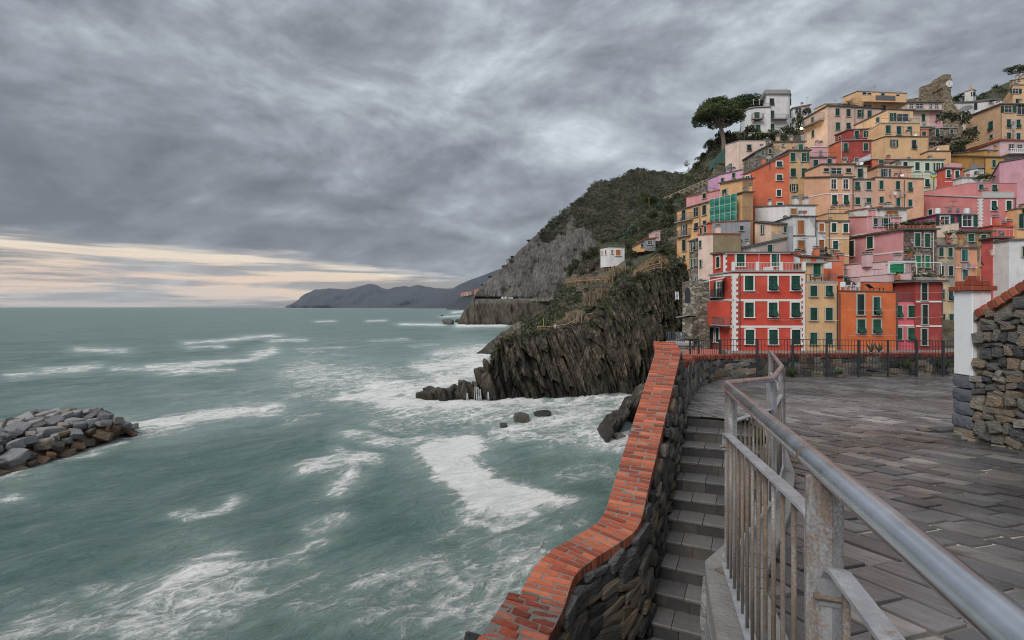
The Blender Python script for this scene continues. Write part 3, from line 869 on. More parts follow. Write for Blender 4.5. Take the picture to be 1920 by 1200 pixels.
def build_sea():
 nr, na = 700, 540
 rr = 6.0 * (60000 / 6.0) ** (np.arange(nr) / (nr - 1))
 aa = np.radians(np.linspace(-64, 52, na))
 R, A = np.meshgrid(rr, aa, indexing='ij')
 X, Y = R * np.sin(A), R * np.cos(A)
 amp = 1 / (1 + (R / 260) ** 2)
 # swell rolling in obliquely, broken up; exposure of a second or more leaves it soft
 th = RAD(42)
 u, v = X * math.cos(th) + Y * math.sin(th), -X * math.sin(th) + Y * math.cos(th)
 z = 1.25 * (fbm(u / 15, v / 6.0, 0, 3, 5) - 0.5) + 0.62 * (fbm(u / 4.2, v / 2.2, 0, 3, 9) - 0.5)
 near = 1 / (1 + (R / 60) ** 3)
 z = z * amp + 0.16 * near * (fbm(u / 1.5, v / 0.8, 0, 3, 21) - 0.5)
 # foam
 wx = 34 * (fbm(u / 4, v / 3, 0, 4, 31) - 0.5)
 wy = 22 * (fbm(u / 4, v / 3, 0, 4, 37) - 0.5)
 with np.errstate(divide='ignore'):
  px = 960 + F * X / Y
  py = HZ + F * CH / Y
 damp = np.clip((py - 600) / 140, 0.02, 1.0)
 px_w, py_w = px + wx * damp * 1.2, py + wy * damp
 foam = np.zeros_like(X)
 milk = np.zeros_like(X)
 for pts, rad, s, asp in FOAM:
  d = seg_dist(px_w, py_w, pts, asp)
  k = np.clip(1.15 - d / (rad * 2.0), 0, 1)
  k = k * k * (3 - 2 * k)
  foam = np.maximum(foam, s * k)
  milk = np.maximum(milk, min(s, 1) * np.exp(-(d / (rad * (2.6 if pts[0][1] < 860 else 2.0))) ** 2))
 foam = np.where((px > -250) & (px < 1500), foam, 0)
 # outside the view the sea goes on in the same way
 outside = np.where((px <= -20), np.clip((fbm(u / 30, v / 9, 0, 4, 41) - 0.60) * 5, 0, 0.8), 0)
 foam = np.maximum(foam, outside)
 z += 0.10 * np.clip(foam, 0, 1) * amp
 verts = np.stack([X, Y, z], axis=-1).reshape(-1, 3)
 fc = grid_faces(nr, na)[:, ::-1]
 m, t, b = new_mat('sea_water')
 p = wpos(t)
 fa = t.n('ShaderNodeAttribute', attribute_name='foam').outputs['Fac']
 q = t.scale(p, (1, 1, 1), rot=(0, 0, -th))
 big_ = t.noise(t.scale(q, (0.035, 0.085, 1)), 1.0, 5, 0.6, 0.5)
 mid_ = t.noise(t.scale(q, (0.18, 0.46, 1)), 1.0, 8, 0.64, 1.0)
 fine_ = t.noise(t.scale(q, (0.62, 1.6, 1)), 1.0, 9, 0.68, 1.4)
 vfine = t.noise(t.scale(q, (1.8, 6.0, 1)), 1.0, 6, 0.66, 0.7)
 wv_ = t.n('ShaderNodeVectorMath', {0: t.n('ShaderNodeTexNoise', {'Vector': q, 'Scale': 0.55, 'Detail': 5.0, 'Roughness': 0.6}).outputs['Color'], 'Scale': 2.6}, operation='SCALE').outputs[0]
 qw = t.n('ShaderNodeVectorMath', {0: q, 1: wv_}, operation='ADD').outputs[0]
 web = t.n('ShaderNodeTexVoronoi', {'Vector': t.scale(qw, (0.55, 1.05, 0.0)), 'Scale': 1.0}, feature='DISTANCE_TO_EDGE').outputs[0]
 web2 = t.n('ShaderNodeTexVoronoi', {'Vector': t.scale(qw, (1.5, 2.6, 0.0)), 'Scale': 1.0}, feature='DISTANCE_TO_EDGE').outputs[0]
 lace = t.sstep(web, 0.20, 0.0)
 lace2 = t.sstep(web2, 0.24, 0.0)
 nz = t.math('MULTIPLY_ADD', t.math('SUBTRACT', mid_, 0.5), 2.3, t.math('MULTIPLY', t.math('SUBTRACT', fine_, 0.5), 2.1))
 nz = t.math('MULTIPLY_ADD', t.math('MULTIPLY_ADD', lace, 0.62, t.math('MULTIPLY', lace2, 0.38)), 0.62, t.math('MULTIPLY_ADD', nz, 0.75, -0.20))
 live = t.sstep(fa, 0.02, 0.45)
 e = t.math('MULTIPLY_ADD', nz, live, t.math('MULTIPLY_ADD', t.sstep(fa, 0.85, 1.25), 0.38, t.math('MULTIPLY', fa, 0.92)))
 f1 = t.math('MULTIPLY', t.sstep(e, 0.34, 1.38), live)
 # thin scattered wisps that drift everywhere
 wisp = t.math('MULTIPLY', t.sstep(t.math('MULTIPLY_ADD', fine_, 0.6, t.math('MULTIPLY', mid_, 0.6)), 0.66, 0.86), t.sstep(big_, 0.42, 0.62))
 foam_f = t.math('MAXIMUM', f1, t.math('MULTIPLY', wisp, 0.5), clamp=True)
 mk = t.n('ShaderNodeAttribute', attribute_name='milk').outputs['Fac']
 veil = t.math('MULTIPLY', mk, t.math('MULTIPLY_ADD', t.math('MULTIPLY_ADD', fine_, 0.4, t.math('MULTIPLY', mid_, 0.6)), 1.3, -0.05), clamp=True)
 deep = t.ramp(t.math('MULTIPLY_ADD', t.math('SUBTRACT', fine_, 0.5), 0.55, t.math('MULTIPLY_ADD', t.math('SUBTRACT', mid_, 0.5), 0.9, big_)), [(0.2, (0.066, 0.122, 0.110)), (0.5, (0.108, 0.172, 0.156)), (0.8, (0.160, 0.218, 0.202))])
 col = t.mix(veil, deep, (0.38, 0.46, 0.44))
 white = t.ramp(t.math('MULTIPLY_ADD', fine_, 0.5, t.math('MULTIPLY', mid_, 0.5)), [(0.3, (0.56, 0.57, 0.55)), (0.6, (0.76, 0.75, 0.71))])
 col = t.mix(foam_f, col, white)
 setin(t, b, 'Base Color', col)
 setin(t, b, 'Roughness', t.math('MULTIPLY_ADD', foam_f, 0.5, 0.32))
 setin(t, b, 'IOR', 1.33)
 setin(t, b, 'Specular IOR Level', 0.42)
 h = t.math('MULTIPLY_ADD', fine_, 0.75, t.math('MULTIPLY_ADD', vfine, 0.30, t.math('MULTIPLY', mid_, 0.9)))
 bump(t, b, t.math('MULTIPLY_ADD', foam_f, 0.30, h), 0.95, 0.45)
 me = mesh('sea', verts, fc, m, smooth=True)
 attr(me, 'foam', foam)
 attr(me, 'milk', milk)
 structure('sea', me)
build_sea()
# ================================================================== land built as sheets from a waterline to a crest
def interp(tab, x, col):
 tab = np.asarray(tab, float)
 return np.interp(x, tab[:, 0], tab[:, col])
def sheet(pxs, yb, zb, pyc, yc, nv, g, hgt, disp=None, back=6, back_drop=0.5, back_run=0.35):
 """one column of points per bearing, from (yb, zb) up to the crest seen at row pyc at distance yc"""
 pxs = np.asarray(pxs, float)
 nu = len(pxs)
 t = np.linspace(0, 1, nv)
 zc_ = CH - (pyc - HZ) / F * yc
 Y = yb[:, None] + (yc - yb)[:, None] * g(t)[None, :]
 Z = zb[:, None] + (zc_ - zb)[:, None] * hgt(t)[None, :]
 bt = np.linspace(0, 1, back + 1)[1:]
 Yb = yc[:, None] + np.maximum(yc - yb, 2)[:, None] * back_run * bt[None, :] * 3
 Zb = zc_[:, None] - (zc_ - zb)[:, None] * back_drop * bt[None, :] ** 1.5
 Y = np.concatenate([Y, Yb], axis=1)
 Z = np.concatenate([Z, Zb], axis=1)
 X = (pxs[:, None] - 960) / F * Y
 T = np.broadcast_to(np.concatenate([t, np.ones(back)])[None, :], Y.shape)
 if disp is not None:
  X, Y, Z = disp(X, Y, Z, T)
 return X, Y, Z, T
def sheet_mesh(name, X, Y, Z, m, veg=None, smooth=True):
 nu, nv = X.shape
 me = mesh(name, np.stack([X, Y, Z], axis=-1).reshape(-1, 3), grid_faces(nu, nv), m, smooth)
 attr(me, 'veg', np.zeros(nu * nv) if veg is None else veg)
 return me
ident = lambda t: t
# ---- mountains across the gulf
def mountains(name, tab, ydist, depth, amp, seed, nu, nv=26):
 tab = np.asarray(tab, float)
 pxs = np.linspace(tab[0, 0], tab[-1, 0], nu)
 pyc = np.interp(pxs, tab[:, 0], tab[:, 1])
 yc = np.full(nu, ydist + depth)
 yb = np.full(nu, float(ydist))
 def disp(X, Y, Z, T):
  w_ = np.clip(Z / 40, 0, 1) * (1 - T * 0.55)
  n = fbm(X / 420, Z / 260, seed, 4, seed) - 0.5
  n2 = fbm(X / 130, Z / 160, seed, 4, seed + 3) - 0.5
  return X, Y - (n * 2.4 + n2) * amp * w_, Z + n2 * amp * 0.05 * np.clip(T * 3 - 2, 0, 1)
 X, Y, Z, T = sheet(pxs, yb, np.full(nu, -3.0), pyc, yc, nv, lambda t: t ** 1.25, ident, disp)
 structure(name, sheet_mesh(name, X, Y, Z, M_mount))
mountains('mountains', [(534, 577), (545, 571), (554, 565), (558, 562), (566, 556), (576, 549), (588, 542.5), (600, 543), (618, 541), (636, 541.5), (651, 543.5), (666, 539), (680, 534.5), (692, 531.5), (704, 534), (716, 540),
      (727, 543), (741, 538.5), (757, 536), (768, 538), (783, 534), (796, 537), (815, 540), (832, 541), (860, 541), (900, 545), (960, 560)], 7600, 1500, 330, 3, 420)
mountains('mountains', [(770, 577), (795, 570), (815, 560), (832, 551), (850, 541), (866, 532), (882, 524.5), (900, 518.5), (920, 511), (941, 503.5), (985, 490), (1040, 480)], 4700, 1300, 240, 11, 260)
mountains('mountains', [(838, 577.5), (844, 573), (852, 566), (862, 557), (870, 551), (880, 548.5), (894, 546.5), (920, 540), (980, 530)], 2300, 260, 60, 19, 120)
# ---- the headland with the coast path cut into it
HEAD = [(858, 606, 342), (864, 594, 343), (868, 585, 344), (875, 575, 345), (884, 564, 349), (894, 547, 353), (906, 534, 358), (921, 520, 363), (941, 504, 370), (952, 493, 374), (965, 480, 379), (978, 465, 384), (988, 457, 388), (1000, 445, 393),
  (1015, 433, 400), (1030, 418, 407), (1045, 406, 414), (1060, 394, 421), (1078, 379, 431), (1090, 371, 437), (1097, 368, 440), (1107, 352, 450), (1118, 343, 458), (1131, 340, 462), (1146, 338, 466), (1160, 333, 474), (1172, 328, 482), (1178, 321, 490),
  (1192, 319, 500), (1205, 317.5, 506), (1216, 321, 508), (1235, 322, 510), (1255, 323, 510), (1275, 325, 512), (1300, 326, 512), (1360, 330, 512)]
def head_g(t):
 return np.interp(t, [0, 0.20, 0.225, 0.5, 1], [0, 0.035, 0.10, 0.42, 1])
def build_headland():
 pxs = np.linspace(858, 1345, 520)
 pyc, yc = interp(HEAD, pxs, 1), interp(HEAD, pxs, 2)
 yb = np.interp(pxs, [858, 875, 945, 1000, 1345], [340, 338, 336, 330, 322])
 zc_ = CH - (pyc - HZ) / F * yc
 # the path runs level about 18 m up; where the crest is lower there is only the cliff
 zr = 17.5
 nv = 170
 t = np.linspace(0, 1, nv)
 X = np.zeros((520, nv + 5)); Y = X.copy(); Z = X.copy()
 for i, px in enumerate(pxs):
  if zc_[i] > zr + 4:
   hz = np.interp(t, [0, 0.22, 0.235, 1], [-2, zr, zr + 0.1, zc_[i]])
   yy = np.interp(t, [0, 0.22, 0.235, 1], [yb[i], yb[i] + 7, yb[i] + 13, yc[i]])
   k = np.clip((t - 0.235) / 0.765, 0, 1)
   # steep rock first, gentler scrub above
   hz = np.where(t > 0.235, zr + (zc_[i] - zr) * k ** 0.86, hz)
  else:
   hz = -2 + (zc_[i] + 2) * t
   yy = yb[i] + (yc[i] - yb[i]) * t
  Y[i, :nv], Z[i, :nv] = yy, hz
  Y[i, nv:] = yc[i] + np.arange(1, 6) * 20
  Z[i, nv:] = zc_[i] - np.arange(1, 6) * 7.0
 X = (pxs[:, None] - 960) / F * Y
 T = np.concatenate([t, np.ones(5)])[None, :] * np.ones((520, 1))
 # gullies and beds
 edge = np.clip((pxs - 858) / 20, 0, 1)[:, None]
 n = fbm(X / 34, Y / 34, Z / 70, 4, 51) - 0.5
 n2 = fbm(X / 9 + Z / 22, Y / 16, Z / 45, 4, 57) - 0.5
 n3 = np.abs(fbm(X / 4.0 + Z / 12, Y / 8, Z / 40, 3, 59) - 0.5)
 low = np.clip((zr + 12 - Z) / 12, 0, 1)
 top = 1 - np.clip((T - 0.90) / 0.1, 0, 1) * 0.7
 path = 1 - np.exp(-((Z - zr) / 1.6) ** 2) * 0.9
 Y = Y + (n * 26 + n2 * 13 + n3 * (9 + 6 * low)) * edge * top * path
 Z = Z + (n2 * 3.2) * np.clip((T - 0.4) * 3, 0, 1) * np.where(T > 0.99, 0.8, 1.0)
 PX = 960 + F * X / Y
 PY = HZ - (Z - CH) / Y * F
 # scrub above a ragged line, bare netted rock below it
 ln = np.interp(PX, [880, 905, 940, 985, 1010, 1040, 1075, 1110, 1130, 1170, 1345], [556, 536, 500, 456, 440, 426, 420, 428, 462, 515, 560])
 veg = np.clip((ln - PY) / 42 + 0.5 + n2 * 2.2 + n * 1.8, 0.06, 1.0)
 veg = np.where(PY > 560, 0.05, veg)
 silh = np.clip(1 - (T - 0.0) * 0, 0, 1)
 me = sheet_mesh('headland', X, Y, Z, M_hill, veg)
 structure('headland', me)
 # scrub
 r = np.random.RandomState(4)
 cand = np.argwhere(veg > 0.52)
 cand = cand[r.permutation(len(cand))[:5200]]
 c = np.stack([X[cand[:, 0], cand[:, 1]], Y[cand[:, 0], cand[:, 1]], Z[cand[:, 0], cand[:, 1]]], axis=1)
 rad = r.uniform(0.9, 2.6, len(c)) * (0.7 + 0.8 * fbm(c[:, 0] / 20, c[:, 1] / 20, 0, 3, 71))
 lv, lf = leaf_cloud(c + np.array([0, -0.3, 0.2]), np.stack([rad * 1.35, rad * 1.2, rad * 0.85], axis=1), 15, 0.62, 5)
 sc = link('headland_scrub', mesh('headland_scrub', lv, lf, M_leaf_olive))
 tag(sc, 'dark green scrub covering the upper slopes of the far headland', kind='stuff')
 # trees on the skyline and a few that stand out of the scrub
 return X, Y, Z
HX, HY, HZZ = build_headland()
# ---- the ridge behind the near cliff
RIDGE = [(884, 668, 121), (893, 661, 121), (905, 652, 122), (915, 642, 122.5), (928, 632, 123), (940, 622, 124), (955, 613, 125), (968, 603, 126), (985, 597, 127), (1000, 588, 128), (1020, 578, 129), (1038, 566, 130), (1048, 548, 131), (1054, 528, 132), (1080, 522, 132), (1120, 519, 132), (1160, 517, 132)]
def build_ridge():
 pxs = np.linspace(884, 1160, 300)
 pyc, yc = interp(RIDGE, pxs, 1), interp(RIDGE, pxs, 2)
 yb = np.interp(pxs, [884, 940, 1000, 1160], [120, 117, 112, 106])
 def disp(X, Y, Z, T):
  s = X * 0.9 - Z * 0.55
  n = fbm(X / 9, Y / 9, Z / 9, 4, 81) - 0.5
  n2 = np.abs(fbm(s / 1.6, Y / 6, (X + Z) / 14, 4, 83) - 0.5) * 2
  e = np.clip((X - X.min()) / 3, 0.2, 1)
  return X + n2 * 0.5, Y + (n * 5 + n2 * 2.4) * (1 - 0.6 * T) * e, Z + (n2 - 0.3) * 1.1 * np.clip(T * 2, 0, 1) * e
 X, Y, Z, T = sheet(pxs, yb, np.full(300, -1.5), pyc, yc, 90, lambda t: t ** 1.1, ident, disp, back_drop=0.9)
 veg = np.clip((X - 10) / 14, 0, 1) * np.clip(Z / 8 - 0.3, 0, 0.75)
 structure('ridge', sheet_mesh('ridge', X, Y, Z, M_cliff2, veg, smooth=False))
build_ridge()
# ---- the near cliff of upturned beds
CLIFF_TOP = [(908, 716, 63.0), (914, 702, 63.3), (921, 668, 63.6), (928, 650, 64), (936, 637, 64.5), (950, 632, 65), (970, 627, 66), (1009, 616, 68), (1040, 612.5, 69.5), (1063, 611, 70), (1090, 600, 71), (1112, 591, 72), (1120, 578, 72.5), (1128, 567, 73), (1144, 560, 74), (1175, 538, 75.5), (1204, 518, 76.5),
    (1235, 503, 77.5), (1261, 496, 78), (1290, 494, 78.5), (1320, 497, 79)]
CLIFF_BASE = [(905, 747), (930, 751), (960, 750), (1000, 748), (1050, 750), (1100, 747), (1150, 743), (1190, 740), (1240, 735), (1320, 729)]
def build_cliff():
 nu = 620
 pxs = np.linspace(908, 1318, nu)
 pyc, yc = interp(CLIFF_TOP, pxs, 1), interp(CLIFF_TOP, pxs, 2)
 yb = CH * F / (interp(CLIFF_BASE, pxs, 1) - HZ)
 # dark recess towards the village
 yb = yb + np.clip((pxs - 1235) / 40, 0, 1) * 4.5
 def disp(X, Y, Z, T):
  lean = 0.30 + 0.10 * np.sin(X * 0.25)
  s = X + lean * Z + 0.7 * (fbm(X / 5, Z / 5, 0, 3, 91) - 0.5)
  along = Z - lean * X
  bed = np.abs(fbm(s * 0.95, along * 0.07, 0, 2, 93) - 0.5) * 2
  bed2 = fbm(s * 2.6, along * 0.16, 0, 3, 95) - 0.5
  blk = np.floor(along * 0.45 + 3.0 * vnoise(s * 1.1, 0.0, 0.0, 97))
  step = _hash(np.floor(s * 1.15).astype(np.int64) + 900, blk.astype(np.int64) + 900, np.zeros_like(blk).astype(np.int64), 99) - 0.5
  big = fbm(X / 8, Z / 7, 0, 3, 101) - 0.5
  face = np.clip(T * 8, 0.25, 1) * np.clip((1 - T) * 6, 0.25, 1)
  crest = np.clip(T * 5 - 4, 0, 1)
  s3_ = s * 2.9 + 0.4 * vnoise(along * 0.5, s, 0, 105)
  step2 = _hash(np.floor(s3_).astype(np.int64) + 900, np.floor(along * 0.8 + 2 * vnoise(s3_, 0.0, 0.0, 106)).astype(np.int64) + 900, np.zeros_like(blk).astype(np.int64), 107) - 0.5
  saw = (s * 1.15 - np.floor(s * 1.15)) - 0.5
  Y2 = Y + (big * 3.0 + bed * 1.5 + bed2 * 0.7 + step * 1.7 + step2 * 0.55 + saw * 0.55) * face
  Z2 = Z + (bed2 * 0.8 + step * 0.6) * crest + 0.0
  return X + step * 0.14 * face, Y2, Z2
 X, Y, Z, T = sheet(pxs, yb, np.full(nu, -1.2), pyc, yc, 210, lambda t: t ** 1.7, ident, disp, back=8, back_drop=0.25)
 PX = 960 + F * X / Y
 n = fbm(X / 3, Y / 3, Z / 3, 4, 103)
 veg = np.clip((T - 0.72) * 2.2, 0, 1) * 0.75 + np.clip((PX - 1080) / 260, 0, 0.42) * np.clip(T * 1.6, 0, 1)
 veg = np.clip(veg * (0.35 + 1.3 * n), 0, 1)
 structure('cliff', sheet_mesh('cliff', X, Y, Z, M_cliff, veg, smooth=False))
 return X, Y, Z, T, veg
CX, CY, CZ, CT, CV = build_cliff()
# ---- the hillside above the cliff, with scrub and terraces
SLOPE_TOP = [(985, 604, 76), (1010, 596, 84), (1035, 580, 95), (1050, 540, 104), (1060, 524, 107), (1075, 503, 109), (1095, 482, 111), (1125, 458, 113), (1158, 440, 116), (1191, 408, 119), (1215, 390, 121), (1242, 373, 122), (1265, 349, 124), (1290, 322, 126), (1305, 308, 126), (1320, 291, 126), (1335, 266, 126), (1352, 256, 126), (1390, 250, 127), (1460, 250, 128), (1520, 240, 130)]
def build_slope():
 nu = 330
 pxs = np.linspace(985, 1500, nu)
 pyc, yc = interp(SLOPE_TOP, pxs, 1), interp(SLOPE_TOP, pxs, 2)
 yb = interp(CLIFF_TOP, np.minimum(pxs, 1315), 2) + 0.5
 zb = CH - (interp(CLIFF_TOP, np.minimum(pxs, 1315), 1) - HZ) / F * yb - 0.5
 def disp(X, Y, Z, T):
  n = fbm(X / 7, Y / 7, Z / 7, 4, 111) - 0.5
  n2 = fbm(X / 2.2, Y / 2.2, Z / 2.2, 3, 113) - 0.5
  ends = np.clip(T * 6, 0, 1)
  top_ = 1 - 0.7 * np.clip(T * 6 - 5, 0, 1)
  # terraces
  terr = np.sin(Z * 1.6 + 3 * n) * 0.35
  return X, Y + (n * 6 + n2 * 1.5) * ends * top_, Z + (n2 * 0.9 + terr * 0.5) * ends * top_
 X, Y, Z, T = sheet(pxs, yb, zb, pyc, yc, 110, ident, ident, disp, back_drop=0.3)
 veg = np.clip(0.42 + 1.1 * (fbm(X / 9, Y / 9, Z / 9, 4, 117) - 0.42), 0.1, 1)
 structure('hillside', sheet_mesh('hillside', X, Y, Z, M_slope, veg))
 return X, Y, Z, T, veg
SX, SY, SZ, ST, SV = build_slope()
# ---- the stepped ground the village stands on
VPROF = [(54, 6.6), (58, 8.5), (62, 12), (66, 15), (70, 18), (75, 21.5), (80, 25.5), (86, 30), (92, 34.5), (98, 38), (105, 42), (112, 46.5), (120, 51.5), (128, 55.5), (136, 60), (145, 65), (160, 70), (185, 78), (230, 92), (300, 105)]
def vground(y):
 return float(np.interp(y, [a for a, _ in VPROF], [b for _, b in VPROF]))
def build_village_ground():
 nu, nv = 90, 140
 v = np.linspace(0, 1, nv)
 Yl = 54 + 200 * v ** 1.3
 X = np.zeros((nu, nv)); Y = X.copy(); Z = X.copy()
 for j, y in enumerate(Yl):
  p0 = np.interp(y, [54, 70, 80, 100, 126, 254], [1345, 1325, 1318, 1330, 1360, 1450])
  xs = (np.linspace(p0, 2500, nu) - 960) / F * y
  X[:, j], Y[:, j] = xs, y
  Z[:, j] = np.interp(y, [a for a, _ in VPROF], [b for _, b in VPROF])
 Z += (fbm(X / 5, Y / 5, 0, 4, 121) - 0.5) * 1.6 - 0.6
 # the far flank falls below the skyline towards the valley
 Z -= np.clip((Y - 140) / 60, 0, 1) * np.clip((X - 135) / 30, 0, 1) * 0.0
 veg = np.clip(fbm(X / 6, Y / 6, 0, 3, 123) * 1.3, 0, 1)
 structure('terrain', sheet_mesh('terrain', X, Y, Z, M_slope, veg))
build_village_ground()
# ---- the quay ground between the terrace and the first houses
mb = MB()
gx = [(7.2, 15.4), (60, 17.5), (60, 58), (25, 58), (19.5, 42), (11, 26)]
mb.slab([(x, y, 12 - 4.75 - (0.0)) for x, y in gx], 8.0)
structure('quay', mb.mesh('quay', simple('quay_stone', (0.20, 0.17, 0.15), 0.9, 0.4, 1.0)))
# ================================================================== the terrace: levels
FH = np.array([(-3, 0.92), (0, 1.10), (1, 1.21), (2.43, 1.39), (3.6, 1.54), (4.75, 1.67), (6.5, 1.82), (8.7, 1.96), (12.5, 2.07), (15, 2.12), (22, 2.2)])
def gz(y):
 return CH - float(np.interp(y, FH[:, 0], FH[:, 1]))
# railing line (plan) and the handrail's depth below the eye
RAIL = [(0.395, 0.28, 0.278), (0.60, 0.93, 0.312), (1.07, 2.43, 0.39), (1.94, 3.60, 0.535), (2.65, 4.75, 0.585), (4.06, 7.60, 0.70)]
RAILP = [np.array(p[:2]) for p in RAIL]
LEFT_EDGE = [(-0.10, -3.0)] + [tuple(p) for p in RAILP] + [(4.14, 8.39), (3.05, 8.70), (3.60, 9.9), (4.82, 12.5), (5.9, 13.9), (7.5, 14.62), (9.3, 14.66), (13.9, 15.2), (21, 15.9)]
def xleft(y):
 pts = LEFT_EDGE[:12]
 return float(np.interp(y, [p[1] for p in pts], [p[0] for p in pts]))
def clip_poly(poly, a, n):
 """keep the part of a convex polygon where (p-a).n >= 0"""
 out_ = []
 for i in range(len(poly)):
  p, q = poly[i], poly[(i + 1) % len(poly)]
  dp, dq = np.dot(p - a, n), np.dot(q - a, n)
  if dp >= 0:
   out_.append(p)
  if (dp >= 0) != (dq >= 0):
   out_.append(p + (q - p) * dp / (dp - dq))
 return out_
def build_plaza():
 # joint bed
 mbb = MB()
 ys = np.concatenate([np.arange(-3, 9, 0.4), [7.6, 7.95, 8.7], np.arange(9.2, 14.0, 0.5), [13.9]])
 ys = np.unique(ys)
 for a, b_ in zip(ys[:-1], ys[1:]):
  xa, xb = xleft(a) + 0.02, xleft(b_) + 0.02
  za, zb_ = gz(a), gz(b_)
  top = [(xa, a, za), (22, a, za), (22, b_, zb_), (xb, b_, zb_)]
  mbb.add(top, [(0, 1, 2, 3)])
 mbb.add([(5.9, 13.9, gz(13.9)), (22, 13.9, gz(13.9)), (22, 16.5, gz(15.9)), (7.5, 14.8, gz(14.8))], [(0, 1, 2, 3)])
 # solid below the surface along the stair and beyond
 base = structure('plaza_paving', mbb.mesh('plaza_paving', M_joint))
 r = random.Random(7)
 ang = RAD(-72)
 u = np.array((math.cos(ang), math.sin(ang)))
 v = np.array((-u[1], u[0]))
 bnd = [np.array(p, float) for p in LEFT_EDGE]
 segs = list(zip(bnd[:-1], bnd[1:]))
 slabs = []
 W = 0.215
 for row in range(-10, 104):
  s = -20 + r.uniform(0, 0.8)
  wv = row * W + 0.3
  while s < 6:
   L = r.choice((0.28, 0.34, 0.4, 0.46, 0.56)) * r.uniform(0.9, 1.1)
   g = 0.010 + r.random() * 0.009
   poly = [u * (s + g) + v * (wv + g), u * (s + L - g) + v * (wv + g), u * (s + L - g) + v * (wv + W - g), u * (s + g) + v * (wv + W - g)]
   j_ = [np.array((r.uniform(-1, 1), r.uniform(-1, 1))) * 0.006 for _ in range(4)]
   poly = [p + q for p, q in zip(poly, j_)]
   s += L
   c = sum(poly) / 4
   if c[1] < -1.5 or c[1] > 16 or c[0] > 16 or (c[0] > 6.75 and c[1] < 6.2):
    continue
   keep = True
   # nearest edge segments
   for a, b_ in segs:
    ab = b_ - a
    t_ = np.clip(np.dot(c - a, ab) / np.dot(ab, ab), 0, 1)
    if np.linalg.norm(c - a - ab * t_) < 0.75:
     n = np.array((ab[1], -ab[0])) / np.linalg.norm(ab)
     tt = np.dot(c - a, ab) / np.dot(ab, ab)
     if -0.25 < tt < 1.25:
      poly = clip_poly(poly, a + n * 0.03, n)
      if len(poly) < 3:
       keep = False
       break
   if not keep:
    continue
   if c[1] < 13.9 and c[0] < xleft(c[1]) - 0.1:
    continue
   if c[1] >= 13.8 and (c[0] < 6.2 or c[1] > 14.7 + (c[0] - 7.5) * 0.08):
    continue
   if len(poly) < 3:
    continue
   slabs.append((c, poly))
 slabs.sort(key=lambda q: q[0][1] - 0.0 * q[0][0])
 def visible(c):
  if c[1] < 0.35:
   return False
  px = 960 + F * c[0] / c[1]
  py = HZ + F * (CH - gz(c[1])) / c[1]
  return px < 1990 and py < 1290
 vis = [q for q in slabs if visible(q[0])]
 rest = [q for q in slabs if not visible(q[0])]
 near, far = vis[:300], vis[300:] + rest
 def put(mb_, poly):
  n = len(poly)
  dz = 0.008 + r.random() * 0.012
  tx, ty = r.uniform(-1, 1) * 0.022, r.uniform(-1, 1) * 0.022
  c = sum(poly) / n
  top = [(p[0], p[1], gz(p[1]) + dz + (p[0] - c[0]) * tx + (p[1] - c[1]) * ty) for p in poly]
  ins = [(p + (c - p) * 0.02) for p in poly]
  vs_ = [(p[0], p[1], gz(p[1]) - 0.02) for p in poly] + [(t_[0], t_[1], t_[2] - 0.005) for t_ in top] + [(q[0], q[1], t_[2]) for q, t_ in zip(ins, top)]
  fs = [tuple(range(2 * n, 3 * n))]
  for i in range(n):
   j = (i + 1) % n
   fs += [(i, j, n + j, n + i), (n + i, n + j, 2 * n + j, 2 * n + i)]
  mb_.add(vs_, fs)
 for c, poly in near:
  m_ = MB()
  put(m_, poly)
  m_.build('paving_slab', M_slab, base)
 m_ = MB()
 for c, poly in far:
  put(m_, poly)
 tag(m_.build('far_paving', M_slab, base), kind='stuff')
build_plaza()
